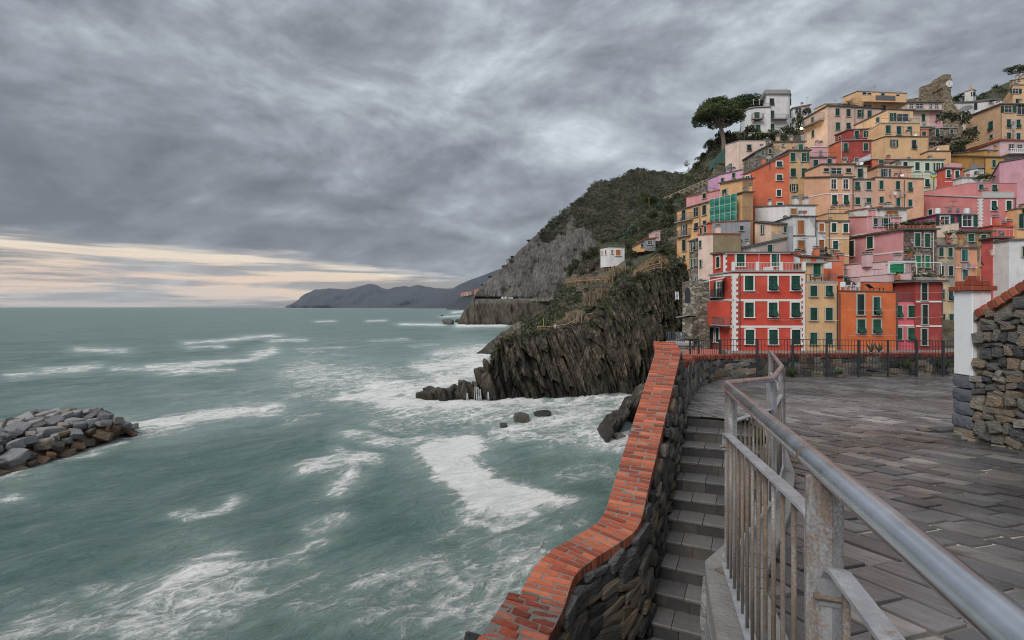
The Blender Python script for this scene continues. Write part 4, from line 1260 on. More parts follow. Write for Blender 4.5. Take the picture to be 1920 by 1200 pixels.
# ================================================================== stair between parapet and terrace
NSTEP = 11
RISE, GO = 0.17, 0.30
def XL(d):
 return 1.5 + (d - 5.7) * 0.507
def nosing(k):
 d = 8.70 - GO * k
 a = RAD(15 + 9 * min(k, 8) / 8)
 return np.array((XL(d), d)), np.array((math.cos(a), -math.sin(a))), CH - 1.96 - RISE * k
def rail_x(y):
 return float(np.interp(y, [p[1] for p in RAILP], [p[0] for p in RAILP]))
def build_stair():
 core = MB()
 r = random.Random(11)
 root = None
 LEN = 2.3
 pieces = []
 for k in range(0, NSTEP + 1):
  o, dv, z = nosing(k)
  o1, dv1, z1 = nosing(k + 1)
  if k == 0:
   z = gz(8.7)
  a0, b0 = o - dv * 0.30, o + dv * LEN
  a1, b1 = o1 - dv1 * 0.30, o1 + dv1 * LEN
  if k == NSTEP:                       # landing at the foot
   a1, b1 = np.array((-1.6, 2.2)), np.array((2.6, 1.6))
   core.add([(a0[0] - 0.6, a0[1] - 0.1, z), (b0[0], b0[1], z), (b1[0], b1[1], z), (a1[0], a1[1], z)], [(0, 3, 2, 1)])
   continue
  # riser below nosing k, tread of step k+1 in front of it
  zt = z1
  lo = z1 - 0.0
  inn = 0.012
  n_ = np.array((dv[1], -dv[0]))
  if n_[1] > 0:
   n_ = -n_
  core.add([(a0[0], a0[1], z - 0.03), (b0[0], b0[1], z - 0.03), (b0[0], b0[1], zt - 0.02), (a0[0], a0[1], zt - 0.02)], [(0, 3, 2, 1)])
  core.add([(a0[0], a0[1], zt - 0.022), (b0[0], b0[1], zt - 0.022), (b1[0], b1[1], zt - 0.022), (a1[0], a1[1], zt - 0.022)], [(0, 3, 2, 1)])
  pieces.append((k, a0, b0, a1, b1, z, zt, n_))
 root = structure('staircase', core.mesh('staircase', M_mortar_dark))
 for k, a0, b0, a1, b1, z, zt, n_ in pieces:
  off = r.uniform(0.0, 0.28)
  pos = [0.0]
  while pos[-1] < 1.0:
   pos.append(pos[-1] + (0.345 + r.uniform(-0.02, 0.02)) / 2.6 if len(pos) > 1 else off / 2.6 + 0.05)
  pos[-1] = 1.0
  for i in range(len(pos) - 1):
   s0, s1 = pos[i] + 0.0018, pos[i + 1] - 0.0018
   if s1 - s0 < 0.02:
    continue
   # only what stands clear of the terrace wall
   mid = (a0 + (b0 - a0) * (s0 + s1) / 2)
   if mid[0] > rail_x(mid[1]) + 0.30 and k > 0:
    continue
   jz = r.uniform(-0.003, 0.004)
   # tread tile of the step below: from the riser to past the next nosing
   q = [a0 + (b0 - a0) * s0, a0 + (b0 - a0) * s1, a1 + (b1 - a1) * s1 + n_ * 0.022, a1 + (b1 - a1) * s0 + n_ * 0.022]
   m_ = MB()
   th = 0.034
   top = [(p[0], p[1], zt + jz) for p in q]
   bot = [(p[0], p[1], zt - th) for p in q]
   # worn nosing
   m_.add([*bot, *[(t_[0], t_[1], t_[2] - (0.009 if e > 1 else 0)) for e, t_ in enumerate(top)],
     *[((t_[0] + (0 if e < 2 else -n_[0] * 0.012)), (t_[1] + (0 if e < 2 else -n_[1] * 0.012)), t_[2]) for e, t_ in enumerate(top)]],
     [(0, 1, 2, 3), (11, 10, 9, 8), (2, 6, 7, 3)[::-1], (6, 10, 11, 7)[::-1], (0, 3, 7, 4)[::-1], (4, 7, 11, 8)[::-1], (1, 5, 6, 2)[::-1], (5, 9, 10, 6)[::-1], (0, 4, 5, 1)[::-1]])
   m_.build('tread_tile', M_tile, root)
   sh = 0.4 / 2.6 * 0.4
   m2 = MB()
   c0, c1 = a0 + (b0 - a0) * min(1, s0 + sh), a0 + (b0 - a0) * min(1, s1 + sh)
   zz = z - 0.036
   m2.hexa([(c0[0] + n_[0] * 0.014, c0[1] + n_[1] * 0.014, zt - 0.01), (c1[0] + n_[0] * 0.014, c1[1] + n_[1] * 0.014, zt - 0.01), (c1[0] - n_[0] * 0.03, c1[1] - n_[1] * 0.03, zt - 0.01), (c0[0] - n_[0] * 0.03, c0[1] - n_[1] * 0.03, zt - 0.01),
      (c0[0] + n_[0] * 0.014, c0[1] + n_[1] * 0.014, zz), (c1[0] + n_[0] * 0.014, c1[1] + n_[1] * 0.014, zz), (c1[0] - n_[0] * 0.03, c1[1] - n_[1] * 0.03, zz), (c0[0] - n_[0] * 0.03, c0[1] - n_[1] * 0.03, zz)])
   m2.build('riser_tile', M_riser_shaded, root)
 # top edge tiles
 return root
STAIR = build_stair()
# ================================================================== masonry helpers
RUB_BIG = [stone_mesh('stone', 300 + i, M_rubble, 2, 0.55, 0.20) for i in range(9)]
RUB_WARM = [stone_mesh('stone', 340 + i, M_rubble_warm, 2, 0.6, 0.16) for i in range(9)]
def rubble_face(parent, name, surf, length, h0, h1, wr, hr, depth, variants, seed, limit=300, order=None, roll=0.12, skip=None, fill=1.2):
 """lay irregular stones over a wall face. surf(s, f) -> (point, along, outward, up) for distance s and height fraction; h0(s), h1(s): bottom and top height"""
 r = random.Random(seed)
 items = []
 s = 0.0
 # columns of varying width would read as a grid: lay wavering courses instead
 course = 0.0
 v = 0.0
 hmax = max(h1(q) - h0(q) for q in np.linspace(0, length, 30))
 while v < hmax:
  ch = r.uniform(*hr)
  s = -r.uniform(0, wr[1])
  while s < length:
   wd = r.uniform(*wr)
   hh = ch * r.uniform(0.75, 1.45)
   sc = s + wd / 2
   if 0 <= sc <= length:
    b0, b1 = h0(sc), h1(sc)
    vc = v + ch / 2 + r.uniform(-0.25, 0.25) * ch + 0.12 * ch * math.sin(sc * 3 + v * 5)
    if vc < (b1 - b0) - 0.02 and not (skip and skip(sc, vc)):
     items.append((sc, b0 + vc, wd, min(hh, 2 * ((b1 - b0) - vc) + 0.06), r.random(), r.uniform(-roll, roll), r.randrange(len(variants)), r.uniform(0.75, 1.3), r.random()))
   s += wd * 0.97
  v += ch * 0.93
 if order:
  items.sort(key=order)
 extra = MB()
 nm = 0
 for it in items:
  sc, z, wd, hh, q, rl, vi, dp, fl = it
  p, al, ow, up = surf(sc, z)
  ca, sa = math.cos(rl), math.sin(rl)
  a2 = al * ca + up * sa
  u2 = up * ca - al * sa
  sg = -1 if fl < 0.5 else 1
  M = frame(p + ow * (depth * (0.06 * q)), a2 * wd * fill * sg, ow * depth * dp * sg, u2 * hh * fill)
  if nm < limit:
   place(parent, name, variants[vi], M)
   nm += 1
  else:
   me = variants[vi]
   vs_ = [tuple(M @ w_.co) for w_ in me.vertices]
   extra.add(vs_, [tuple(pl.vertices) for pl in me.polygons])
 if extra.v:
  tag(extra.build('small_stones', variants[0].materials[0], parent), kind='stuff')
 return len(items)
# brick prototypes: worn arrises, slightly out of true
def brick_variants(m, n, seed, worn):
 res = []
 r = np.random.RandomState(seed)
 for i in range(n):
  v, f = rbox(1, 1, 1, 0.05 + 0.04 * r.rand())
  v = v + r.normal(size=v.shape) * np.array((0.006, 0.02, 0.02)) * worn
  res.append(mesh('brick', v, f, m))
 return res
BRICKS = brick_variants(M_brick, 6, 1, 0.9)
BRICKS_OLD = brick_variants(M_brick_old, 6, 2, 2.4)
BRICKS_FAR = brick_variants(M_brick_far, 5, 3, 2.0)
M_mortar_old = simple('old_mortar', (0.13, 0.118, 0.105), 0.95, 0.4, 12, bump_s=0.8, bump_scale=60)
# ================================================================== parapet: brick coping on a rubble wall
CAP = [(3.46, 10.35, 0.735), (3.20, 9.45, 0.75), (3.06, 8.85, 0.765)]
for d in np.arange(8.6, 5.80, -0.2):
 CAP.append((XL(d) + 0.0, d, 0.76 + 0.567 * (8.7 - d)))
CAP += [(1.50, 5.68, 2.47), (1.40, 5.54, 2.545), (1.20, 5.36, 2.575), (0.86, 5.06, 2.60), (0.67, 4.87, 2.615), (0.57, 4.74, 2.64), (0.51, 4.58, 2.68), (0.46, 4.44, 2.715)]
CAP_OLD = [(0.475, 4.49, 2.722), (0.44, 4.40, 2.745), (0.33, 4.20, 2.80), (0.18, 3.95, 2.855), (0.02, 3.68, 2.91), (-0.17, 3.38, 2.97), (-0.5, 2.9, 3.06)]
def cap_path(pts, step):
 p = smooth_path([(x, y, CH - h) for x, y, h in pts], 2)
 return resample(p, step)
def left_normals(p):
 t = np.gradient(p, axis=0)
 n = np.stack([-t[:, 1], t[:, 0], np.zeros(len(p))], axis=1)
 # heading is towards the viewer, the sea lies to the right of it
 n = -n
 return n / np.linalg.norm(n, axis=1, keepdims=True)
def smooth_arr(a, k):
 pad = np.pad(a, ((k, k), (0, 0)), mode='edge')
 ker = np.ones(2 * k + 1) / (2 * k + 1)
 return np.stack([np.convolve(pad[:, i], ker, 'valid') for i in range(a.shape[1])], axis=1)
parapet = thing('sea_parapet', 'curving parapet of dark rubble capped with orange red brick beside the stair', 'parapet', (2.0, 6.9, 8.2))
def lay_cap(parent, pts, pitch, width, variants, seed, patterns, over=0.035, height=0.115, mort=M_mortar, jitter=0.004, jt=0.0125):
 p = cap_path(pts, pitch)
 nl = left_normals(p)
 nl = smooth_arr(nl, 3)
 nl /= np.linalg.norm(nl, axis=1, keepdims=True)
 inner = p - nl * over
 outer = p + nl * (width - over)
 outer = smooth_arr(outer, 3)
 r = random.Random(seed)
 core = MB()
 vs_, n = [], len(p)
 for a, b_ in zip(inner, outer):
  e = (b_ - a) * 0.02
  for q, dz in ((a + e, -0.006), (b_ - e, -0.006), (b_ - e, -height + 0.004), (a + e, -height + 0.004)):
   vs_.append((q[0], q[1], q[2] + dz))
 fs = [(0, 1, 2, 3), tuple(4 * (n - 1) + i for i in (3, 2, 1, 0))]
 for i in range(n - 1):
  for q in range(4):
   q2 = (q + 1) % 4
   fs.append((4 * i + q, 4 * i + 4 + q, 4 * i + 4 + q2, 4 * i + q2))
 core.add(vs_, fs)
 core.build('mortar_bed', mort, parent)
 for i in range(n - 1):
  a0, b0, a1, b1 = inner[i], outer[i], inner[i + 1], outer[i + 1]
  fr = patterns[i % len(patterns)]
  x = 0.0
  tot = sum(fr)
  for part in fr:
   f0, f1 = x / tot, (x + part) / tot
   x += part
   wl = np.linalg.norm((b0 + b1 - a0 - a1) / 2)
   g = jt / 2 / wl
   fm = (f0 + f1) / 2
   q0, q1 = a0 + (b0 - a0) * fm, a1 + (b1 - a1) * fm
   t = q1 - q0
   lt = np.linalg.norm(t)
   ac = ((b0 - a0) + (b1 - a1)) / 2
   L = wl * (f1 - f0 - 2 * g)
   ac = ac / np.linalg.norm(ac)
   t = t / lt
   up = np.cross(t, ac)
   up = up / np.linalg.norm(up)
   if up[2] < 0:
    up = -up
   c = (q0 + q1) / 2 - up * (height / 2) + up * r.uniform(-1, 1) * jitter
   w_ = max(0.02, lt - jt)
   a_ = r.uniform(-0.012, 0.012) * (1 + jitter * 200)
   ac2, t2 = ac + t * a_, t - ac * a_
   sg = r.choice((-1, 1))
   place(parent, 'brick', r.choice(variants), frame(c, ac2 * L * sg, t2 * w_ * sg, up * height))
 return p, nl
PCAP, PNL = lay_cap(parapet, CAP, 0.069, 0.455, BRICKS, 21, [(0.27, 0.135), (0.135, 0.27)], height=0.12)
old_cap = lay_cap(parapet, CAP_OLD, 0.078, 0.57, BRICKS_OLD, 22, [(0.25, 0.2, 0.13), (0.13, 0.25, 0.2), (0.24, 0.24)], height=0.13, jitter=0.008, jt=0.014, mort=M_mortar_old)
# the wall below
WALLP = np.concatenate([cap_path(CAP, 0.08), cap_path(CAP_OLD, 0.08)[1:]])
WNL = smooth_arr(left_normals(WALLP), 4)
WNL /= np.linalg.norm(WNL, axis=1, keepdims=True)
WS = np.concatenate([[0], np.cumsum(np.linalg.norm(np.diff(WALLP[:, :2], axis=0), axis=1))])
core = MB()
vs_ = []
for p, n in zip(WALLP, WNL):
 for o_, z in ((-0.0, p[2] - 0.115), (0.40, p[2] - 0.115), (0.52, 4.0), (-0.10, 6.5)):
  q = p + n * o_
  vs_.append((q[0], q[1], z))
n = len(WALLP)
fs = [(0, 1, 2, 3), tuple(4 * (n - 1) + i for i in (3, 2, 1, 0))]
for i in range(n - 1):
 for q in range(4):
  q2 = (q + 1) % 4
  fs.append((4 * i + q, 4 * i + 4 + q, 4 * i + 4 + q2, 4 * i + q2))
core.add(vs_, fs)
core.build('wall_core', M_mortar_dark, parapet)
def psurf(s, z):
 p = np.array([np.interp(s, WS, WALLP[:, k]) for k in range(3)])
 n = np.array([np.interp(s, WS, WNL[:, k]) for k in range(3)])
 n /= np.linalg.norm(n)
 al = np.array((n[1], -n[0], 0.0))
 dep = p[2] - z
 return np.array((p[0], p[1], z)) - n * (0.005 + 0.10 * dep / 2), al, -n, np.array((0, 0, 1.0))
def ptop(s):
 return float(np.interp(s, WS, WALLP[:, 2])) - 0.13
def pbot(s):
 y = float(np.interp(s, WS, WALLP[:, 1]))
 return max(CH - 1.96 - 0.567 * max(0, 8.7 - y) - 0.12, 8.05) if y < 8.9 else gz(y) - 0.05
print('parapet stones', rubble_face(parapet, 'stone', psurf, WS[-1] - 0.3, pbot, ptop, (0.16, 0.42), (0.07, 0.17), 0.13, RUB_BIG, 31, roll=0.38))
# ================================================================== terrace kerb, wall under it, and the railing
coping = thing('terrace_kerb', 'pale stone kerb and rubble wall carrying the steel railing above the stair', 'kerb', (1.07, 2.43, gz(2.43)))
kp = [(-0.12, -1.0), (0.10, -0.2), (0.27, 0.28), (0.48, 0.93), (0.93, 2.30), (0.985, 2.46), (1.03, 2.58), (1.22, 2.80), (1.86, 3.70), (2.55, 4.84), (3.97, 7.66), (4.10, 8.42)]
ki = [(0.22, -1.0), (0.42, -0.2), (0.56, 0.28), (0.76, 0.93), (1.18, 2.24), (1.24, 2.36), (1.30, 2.46), (1.40, 2.60), (2.02, 3.50), (2.73, 4.66), (4.15, 7.55), (4.42, 8.38)]
cuts = [0, 2, 4, 7, 8, 9, 10]
m_ = MB()
for i in range(len(kp) - 1):
 a, b_, c, d = kp[i], kp[i + 1], ki[i + 1], ki[i]
 m_.add([(a[0] + 0.05, a[1], gz(a[1]) + 0.0), (b_[0] + 0.05, b_[1], gz(b_[1]) + 0.0), (b_[0] + 0.06, b_[1], 7.6), (a[0] + 0.06, a[1], 7.6)], [(0, 3, 2, 1)])
m_.build('wall_core', M_mortar_tan, coping)
for i in range(len(kp) - 1):
 a, b_, c, d = [np.array(q) for q in (kp[i], kp[i + 1], ki[i + 1], ki[i])]
 m_ = MB()
 g = 0.004
 ta = (b_ - a) / np.linalg.norm(b_ - a)
 q4 = [a + ta * g, b_ - ta * g, c - ta * g, d + ta * g]
 top = [(q[0], q[1], gz(q[1]) + 0.055) for q in q4]
 bot = [(q[0], q[1], gz(q[1]) - 0.05) for q in q4]
 ins = [(q[0] + (1 if e in (0, 1) else -1) * 0.006, q[1], gz(q[1]) + 0.062) for e, q in enumerate(q4)]
 m_.add(bot + top + ins, [(0, 1, 2, 3), (11, 10, 9, 8)] + [(i_, 4 + i_, 4 + (i_ + 1) % 4, (i_ + 1) % 4) for i_ in range(4)] + [(4 + i_, 8 + i_, 8 + (i_ + 1) % 4, 4 + (i_ + 1) % 4) for i_ in range(4)])
 m_.build('kerb_stone', M_coping, coping)
KS = np.concatenate([[0], np.cumsum([np.linalg.norm(np.subtract(kp[i + 1], kp[i])) for i in range(len(kp) - 1)])])
def ksurf(s, z):
 x = np.interp(s, KS, [q[0] for q in kp]); y = np.interp(s, KS, [q[1] for q in kp])
 x2 = np.interp(s + 0.05, KS, [q[0] for q in kp]); y2 = np.interp(s + 0.05, KS, [q[1] for q in kp])
 t = np.array((x2 - x, y2 - y, 0)); t /= np.linalg.norm(t) + 1e-9
 o_ = np.array((-t[1], t[0], 0))
 return np.array((x, y, z)) - o_ * 0.045, t, o_, np.array((0, 0, 1.0))
def kyof(s):
 return float(np.interp(s, KS, [q[1] for q in kp]))
rubble_face(coping, 'stone', ksurf, KS[-1] - 0.1, lambda s: 7.9 if kyof(s) < 5.2 else CH - 1.96 - 0.567 * (8.7 - kyof(s)) - 0.15, lambda s: gz(kyof(s)) - 0.06, (0.2, 0.42), (0.12, 0.24), 0.12, RUB_WARM, 37, roll=0.2)
railing = thing('steel_railing', 'galvanised tube railing with rusty balusters running along the stair head', 'railing', (1.07, 2.43, gz(2.43)))
hp = [np.array((x, y, CH - h)) for x, y, h in RAIL]
hpx = [np.array((0.30, 0.02, CH - 0.262))] + hp
# handrail with mitred, slightly eased corners
ease = [hpx[0], hpx[1], hpx[2]]
for i in range(3, len(hpx)):
 a, b_ = hpx[i - 1], hpx[i]
 if i < len(hpx) - 1:
  c = hpx[i + 1]
  ease += [b_ + (a - b_) / np.linalg.norm(a - b_) * 0.045, b_ + (c - b_) / np.linalg.norm(c - b_) * 0.045]
 else:
  ease.append(b_)
m_ = MB()
m_.tube(ease, 0.0225, 20)
m_.build('handrail', M_galv, railing, smooth=True)
# weld bead where two lengths meet, just past the first post
a, b_ = hp[1], hp[2]
wd = (b_ - a) / np.linalg.norm(b_ - a)
m_ = MB()
wp = a + wd * 0.10
m_.tube([wp - wd * 0.007, wp, wp + wd * 0.007], [0.0227, 0.0236, 0.0227], 20)
m_.build('weld', M_weld, railing, smooth=True)
def post(p, top, wx=0.050, ang=0.0):
 v, f = rbox(wx, wx, 1.0, 0.012)
 zb_ = gz(p[1]) + 0.06
 H = (top - 0.02) - zb_
 v = v * np.array((1, 1, 1))
 v[:, 2] = np.where(v[:, 2] > 0, top - 0.015, zb_)
 m2 = MB()
 ca, sa = math.cos(ang), math.sin(ang)
 m2.add([(p[0] + q[0] * ca - q[1] * sa, p[1] + q[0] * sa + q[1] * ca, q[2]) for q in v], f)
 o = m2.build('post', M_galv_post, railing)
 m3 = MB()
 m3.box((p[0], p[1], zb_ + 0.004), (0.105, 0.105, 0.010), ang)
 m3.build('foot_plate', M_rusty, o)
 return o
POSTS = [(hp[1], 0.055), (hp[2] + np.array((0.02, -0.02, 0)), 0.052), (hp[3] + np.array((-0.02, -0.02, 0)), 0.06), (hp[4], 0.055), (hp[5], 0.055)]
posts = [post(p, p[2], w_, RAD(20)) for p, w_ in POSTS]
BAL = None
def flat_bar(name, pts, wdt=0.034, th=0.008, m=M_galv_bar):
 m2 = MB()
 m2.strip(pts, [(-wdt / 2, -th / 2), (wdt / 2, -th / 2), (wdt / 2, th / 2), (-wdt / 2, th / 2)])
 return m2.build(name, m, railing)
def panel(a, ha, b_, hb, ca, cb, n, drop=0.06):
 """flat top bar from a to b with balusters hanging from it to a bottom bar"""
 A, B = np.array((a[0], a[1], CH - ha)), np.array((b_[0], b_[1], CH - hb))
 t = (B - A) / np.linalg.norm(B - A)
 A2, B2 = A + t * 0.035, B - t * 0.035
 pts = []
 if ca:
  pts += [A2 + np.array((0, 0, -0.085)) - t * 0.004, A2 + np.array((0, 0, -0.03)) + t * 0.004, A2 + np.array((0, 0, -0.008)) + t * 0.022]
 pts += [A2 + t * 0.05, B2 - t * 0.05]
 if cb:
  pts += [B2 + np.array((0, 0, -0.008)) - t * 0.022, B2 + np.array((0, 0, -0.03)) - t * 0.004, B2 + np.array((0, 0, -0.085)) + t * 0.004]
 flat_bar('mid_rail', pts)
 za, zb_ = gz(a[1]) + 0.062 + drop, gz(b_[1]) + 0.062 + drop
 flat_bar('bottom_rail', [np.array((A2[0], A2[1], za)), np.array((B2[0], B2[1], zb_))], 0.04, 0.009)
 for i in range(n):
  f = (i + 0.7) / (n + 0.4)
  p = A2 + (B2 - A2) * f
  m2 = MB()
  zlo = za + (zb_ - za) * f
  m2.tube([(p[0], p[1], zlo), (p[0], p[1], p[2])], 0.0062, 8)
  m2.build('baluster', M_rusty, railing, smooth=True)
 for P_ in ((A2, ca), (B2, cb)):
  if P_[1]:
   q = P_[0] + np.array((0, 0, -0.07))
   m2 = MB()
   nn = np.array((-t[1], t[0], 0)); nn /= np.linalg.norm(nn)
   m2.tube([q - nn * 0.026, q + nn * 0.026], 0.007, 6)
   m2.build('bolt', M_rusty, railing)
panel(hp[1], 0.418, hp[2], 0.626, True, True, 13)
panel((hp[1] + (hp[0] - hp[1]) * 1.6)[:2], 0.395, hp[1], 0.472, False, True, 8)
panel(hp[2], 0.585, hp[3], 0.755, False, False, 11)
panel(hp[3], 0.76, hp[4], 0.85, False, False, 10)
panel(hp[4], 0.86, hp[5], 1.02, False, False, 20)
# ================================================================== the low wall round the far side of the terrace
far_wall = thing('terrace_wall', 'low curved rubble wall with worn brick coping across the far side of the terrace', 'wall', (8.0, 14.6, gz(14.6)))
FW = [(3.30, 9.25), (3.62, 9.95), (4.30, 11.35), (4.82, 12.5), (5.35, 13.35), (5.95, 13.95), (6.7, 14.4), (7.5, 14.6), (9.3, 14.66), (11.5, 14.9), (13.9, 15.2), (18, 15.6)]
FHt = [1.07, 1.06, 1.16, 1.25, 1.34, 1.40, 1.43, 1.435, 1.43, 1.44, 1.46, 1.47]
fp = smooth_path([(x, y, CH - h) for (x, y), h in zip(FW, FHt)], 2)
fp = resample(fp, 0.077)
fnl = left_normals(fp) * -1.0           # heading away: the outside lies to the left of it
fnl = smooth_arr(fnl, 4)
fnl /= np.linalg.norm(fnl, axis=1, keepdims=True)
FS = np.concatenate([[0], np.cumsum(np.linalg.norm(np.diff(fp[:, :2], axis=0), axis=1))])
core = MB()
vs_, n = [], len(fp)
for p, nn in zip(fp, fnl):
 for o_, z in ((0.03, p[2] - 0.01), (0.34, p[2] - 0.01), (0.36, 5.0), (0.02, gz(p[1]) - 0.3)):
  q = p + nn * o_
  vs_.append((q[0], q[1], z))
fs = [(0, 1, 2, 3), tuple(4 * (n - 1) + i for i in (3, 2, 1, 0))]
for i in range(n - 1):
 for q in range(4):
  q2 = (q + 1) % 4
  fs.append((4 * i + q, 4 * i + q2, 4 * i + 4 + q2, 4 * i + 4 + q))
core.add(vs_, fs)
core.build('wall_core', M_mortar_dark, far_wall)
r = random.Random(5)
nb = 0
tailb = MB()
for i in range(n - 1):
 c0 = (fp[i] + fp[i + 1]) / 2
 nn = (fnl[i] + fnl[i + 1]) / 2
 t = fp[i + 1] - fp[i]
 lt = np.linalg.norm(t)
 t = t / lt
 up = np.cross(nn, t); up /= np.linalg.norm(up)
 if up[2] < 0:
  up = -up
 worn = r.random() < 0.12
 L = 0.37
 M = frame(c0 + nn * (L / 2 - 0.03 + r.uniform(-0.012, 0.012)) - up * (0.045 - r.uniform(-0.008, 0.008)), nn * L, t * (lt - 0.012), up * 0.13)
 if worn:
  continue
 place(far_wall, 'brick', r.choice(BRICKS_FAR), M)
def fsurf(s, z):
 p = np.array([np.interp(s, FS, fp[:, k]) for k in range(3)])
 nn = np.array([np.interp(s, FS, fnl[:, k]) for k in range(3)])
 nn /= np.linalg.norm(nn)
 al = np.array((nn[1], -nn[0], 0.0))
 return np.array((p[0], p[1], z)) + nn * 0.03, al, -nn, np.array((0, 0, 1.0))
rubble_face(far_wall, 'stone', fsurf, FS[-1] - 2.5, lambda s: gz(np.interp(s, FS, fp[:, 1])) - 0.03, lambda s: float(np.interp(s, FS, fp[:, 2])) - 0.10, (0.16, 0.48), (0.09, 0.19), 0.12, RUB_BIG + RUB_WARM[:5], 41, roll=0.12, limit=300)
# ---- iron fence in front of it
fence = thing('iron_fence', 'dark iron fence with upright bars standing along the low terrace wall', 'fence', (8.0, 14.35, gz(14.4)))
FP = [(1294, 13.5, 639.5), (1310, 13.7, 638.5), (1350, 14.2, 637), (1420, 14.36, 636), (1486, 14.40, 636), (1550, 14.42, 637), (1610, 14.50, 637.5), (1665, 14.58, 638), (1719, 14.66, 638.5), (1769, 14.75, 639), (1840, 14.9, 640)]
fpts = []
for px, y, py in FP:
 fpts.append(np.array(P3(px, py, y)))
def fbase(i):
 x, y, _ = fpts[i]
 return CH - 1.40 if i < 3 else gz(y) + 0.01
m_ = MB()
m_.strip(fpts, [(-0.022, -0.008), (0.022, -0.008), (0.022, 0.008), (-0.022, 0.008)])
m_.build('top_rail', M_iron, fence)
m_ = MB()
m_.strip([p - np.array((0, 0, 0.17)) for p in fpts], [(-0.015, -0.006), (0.015, -0.006), (0.015, 0.006), (-0.015, 0.006)])
m_.build('upper_rail', M_iron, fence)
lo_pts = [np.array((p[0], p[1], fbase(i) + 0.10)) for i, p in enumerate(fpts)]
m_ = MB()
m_.strip(lo_pts[3:], [(-0.015, -0.006), (0.015, -0.006), (0.015, 0.006), (-0.015, 0.006)])
m_.build('bottom_rail', M_iron, fence)
for i, p in enumerate(fpts):
 m_ = MB()
 m_.box((p[0], p[1], (p[2] + fbase(i)) / 2 - 0.01), (0.048, 0.04, p[2] - fbase(i) + 0.02))
 m_.build('post', M_iron, fence)
seg = np.concatenate([[0], np.cumsum([np.linalg.norm(fpts[i + 1] - fpts[i]) for i in range(len(fpts) - 1)])])
nb = int(seg[-1] / 0.098)
for j in range(1, nb):
 s = j * seg[-1] / nb
 p = np.array([np.interp(s, seg, [q[k] for q in fpts]) for k in range(3)])
 i = int(np.searchsorted(seg, s)) - 1
 zb_ = np.interp(s, seg, [q[2] for q in lo_pts]) if i >= 3 else fbase(min(i, 2)) + 0.02
 m_ = MB()
 m_.box((p[0], p[1], (p[2] + zb_) / 2), (0.0105, 0.0105, p[2] - zb_))
 m_.build('bar', M_iron, fence)
# ================================================================== gate pillar and the rubble wall beside it
pil = thing('gate_pillar', 'white plastered pillar with stepped red brick cap and grey stone base', 'pillar', (6.33, 6.66, gz(6.66)))
PX0, PX1, PY0, PY1 = 6.20, 6.46, 6.515, 6.79
zt = CH + (HZ - 545) / F * 6.52
zq = CH - (704 - HZ) / F * 6.6
m_ = MB()
v, f = rbox(PX1 - PX0, PY1 - PY0, zt - zq, 0.008)
m_.add(v + np.array(((PX0 + PX1) / 2, (PY0 + PY1) / 2, (zt + zq) / 2)), f)
m_.build('shaft', M_white, pil)
zb_ = gz(6.6) + 0.17
nq = 4
for i in range(nq):
 h = (zq - zb_) / nq
 v, f = icosphere(3)
 p = np.sign(v) * np.abs(v) ** 0.16
 p = p * 0.5 * np.array((PX1 - PX0 + 0.03, PY1 - PY0 + 0.03, h - 0.008))
 nrm_ = v
 p += v * (fbm(p[:, 0] * 9 + i * 3, p[:, 1] * 9, p[:, 2] * 9, 4, 200 + i) - 0.5)[:, None] * 0.06
 p[:, 2] = np.clip(p[:, 2], -h / 2 + 0.002, h / 2 - 0.002)
 link('base_stone', mesh('base_stone', p + np.array(((PX0 + PX1) / 2, (PY0 + PY1) / 2, zb_ + (i + 0.5) * h)) - np.array(WORLD_AT[pil.name]), f, M_quoin), pil)
# plinth
place(pil, 'plinth', RUB_WARM[2], frame(((PX0 + PX1) / 2 + 0.05, (PY0 + PY1) / 2 + 0.02, gz(6.6) + 0.07), (0.36, 0, 0), (0, 0.36, 0), (0, 0, 0.30)))
tiers = [(0.05, zt, 0.064), (-0.0, zt + 0.066, 0.072), (-0.075, zt + 0.142, 0.066)]
r = random.Random(3)
M_cap = ramp_mat('cap_brick', [(0.0, (0.24, 0.055, 0.030)), (0.5, (0.33, 0.080, 0.040)), (1.0, (0.42, 0.12, 0.062))], rough=(0.6, 0.9), scale=3, mixn=0.4, bump_s=0.5, bump_scale=9, bdist=0.02)
CAPB = brick_variants(M_cap, 4, 6, 0.5)
for ex, z, h in tiers:
 x0, x1, y0, y1 = PX0 - ex, PX1 + ex, PY0 - ex, PY1 + ex
 xm = x0 + (x1 - x0) * r.uniform(0.4, 0.6)
 ym = y0 + (y1 - y0) * r.uniform(0.42, 0.58)
 for a, b_, c, d in ((x0, xm, y0, ym), (xm, x1, y0, ym), (x0, xm, ym, y1), (xm, x1, ym, y1)):
  place(pil, 'cap_brick', r.choice(CAPB), frame(((a + b_) / 2, (c + d) / 2, z + h / 2), (b_ - a - 0.008, 0, 0), (0, d - c - 0.008, 0), (0, 0, h)))
side = thing('stone_wall', 'rough warm toned rubble wall with sloping brick coping next to the white pillar', 'wall', (6.3, 5.6, gz(5.6)))
SW = [(6.225, 6.50, 0.052), (6.25, 6.2, -0.14), (6.285, 5.85, -0.375), (6.36, 5.2, -0.80), (6.45, 4.4, -1.3), (6.6, 3.4, -1.9)]
sp = resample(np.array([(x, y, CH - h) for x, y, h in SW]), 0.098)
snl = left_normals(sp) * -1.0
snl = np.where(snl[:, :1] < 0, -snl, snl)      # into the wall, away from the terrace
SS = np.concatenate([[0], np.cumsum(np.linalg.norm(np.diff(sp[:, :2], axis=0), axis=1))])
core = MB()
vs_, n = [], len(sp)
for p, nn in zip(sp, snl):
 for o_, z in ((0.03, p[2] - 0.12), (0.36, p[2] - 0.12), (0.36, 8.5), (0.0, 8.5)):
  q = p + nn * o_
  vs_.append((q[0], q[1], z))
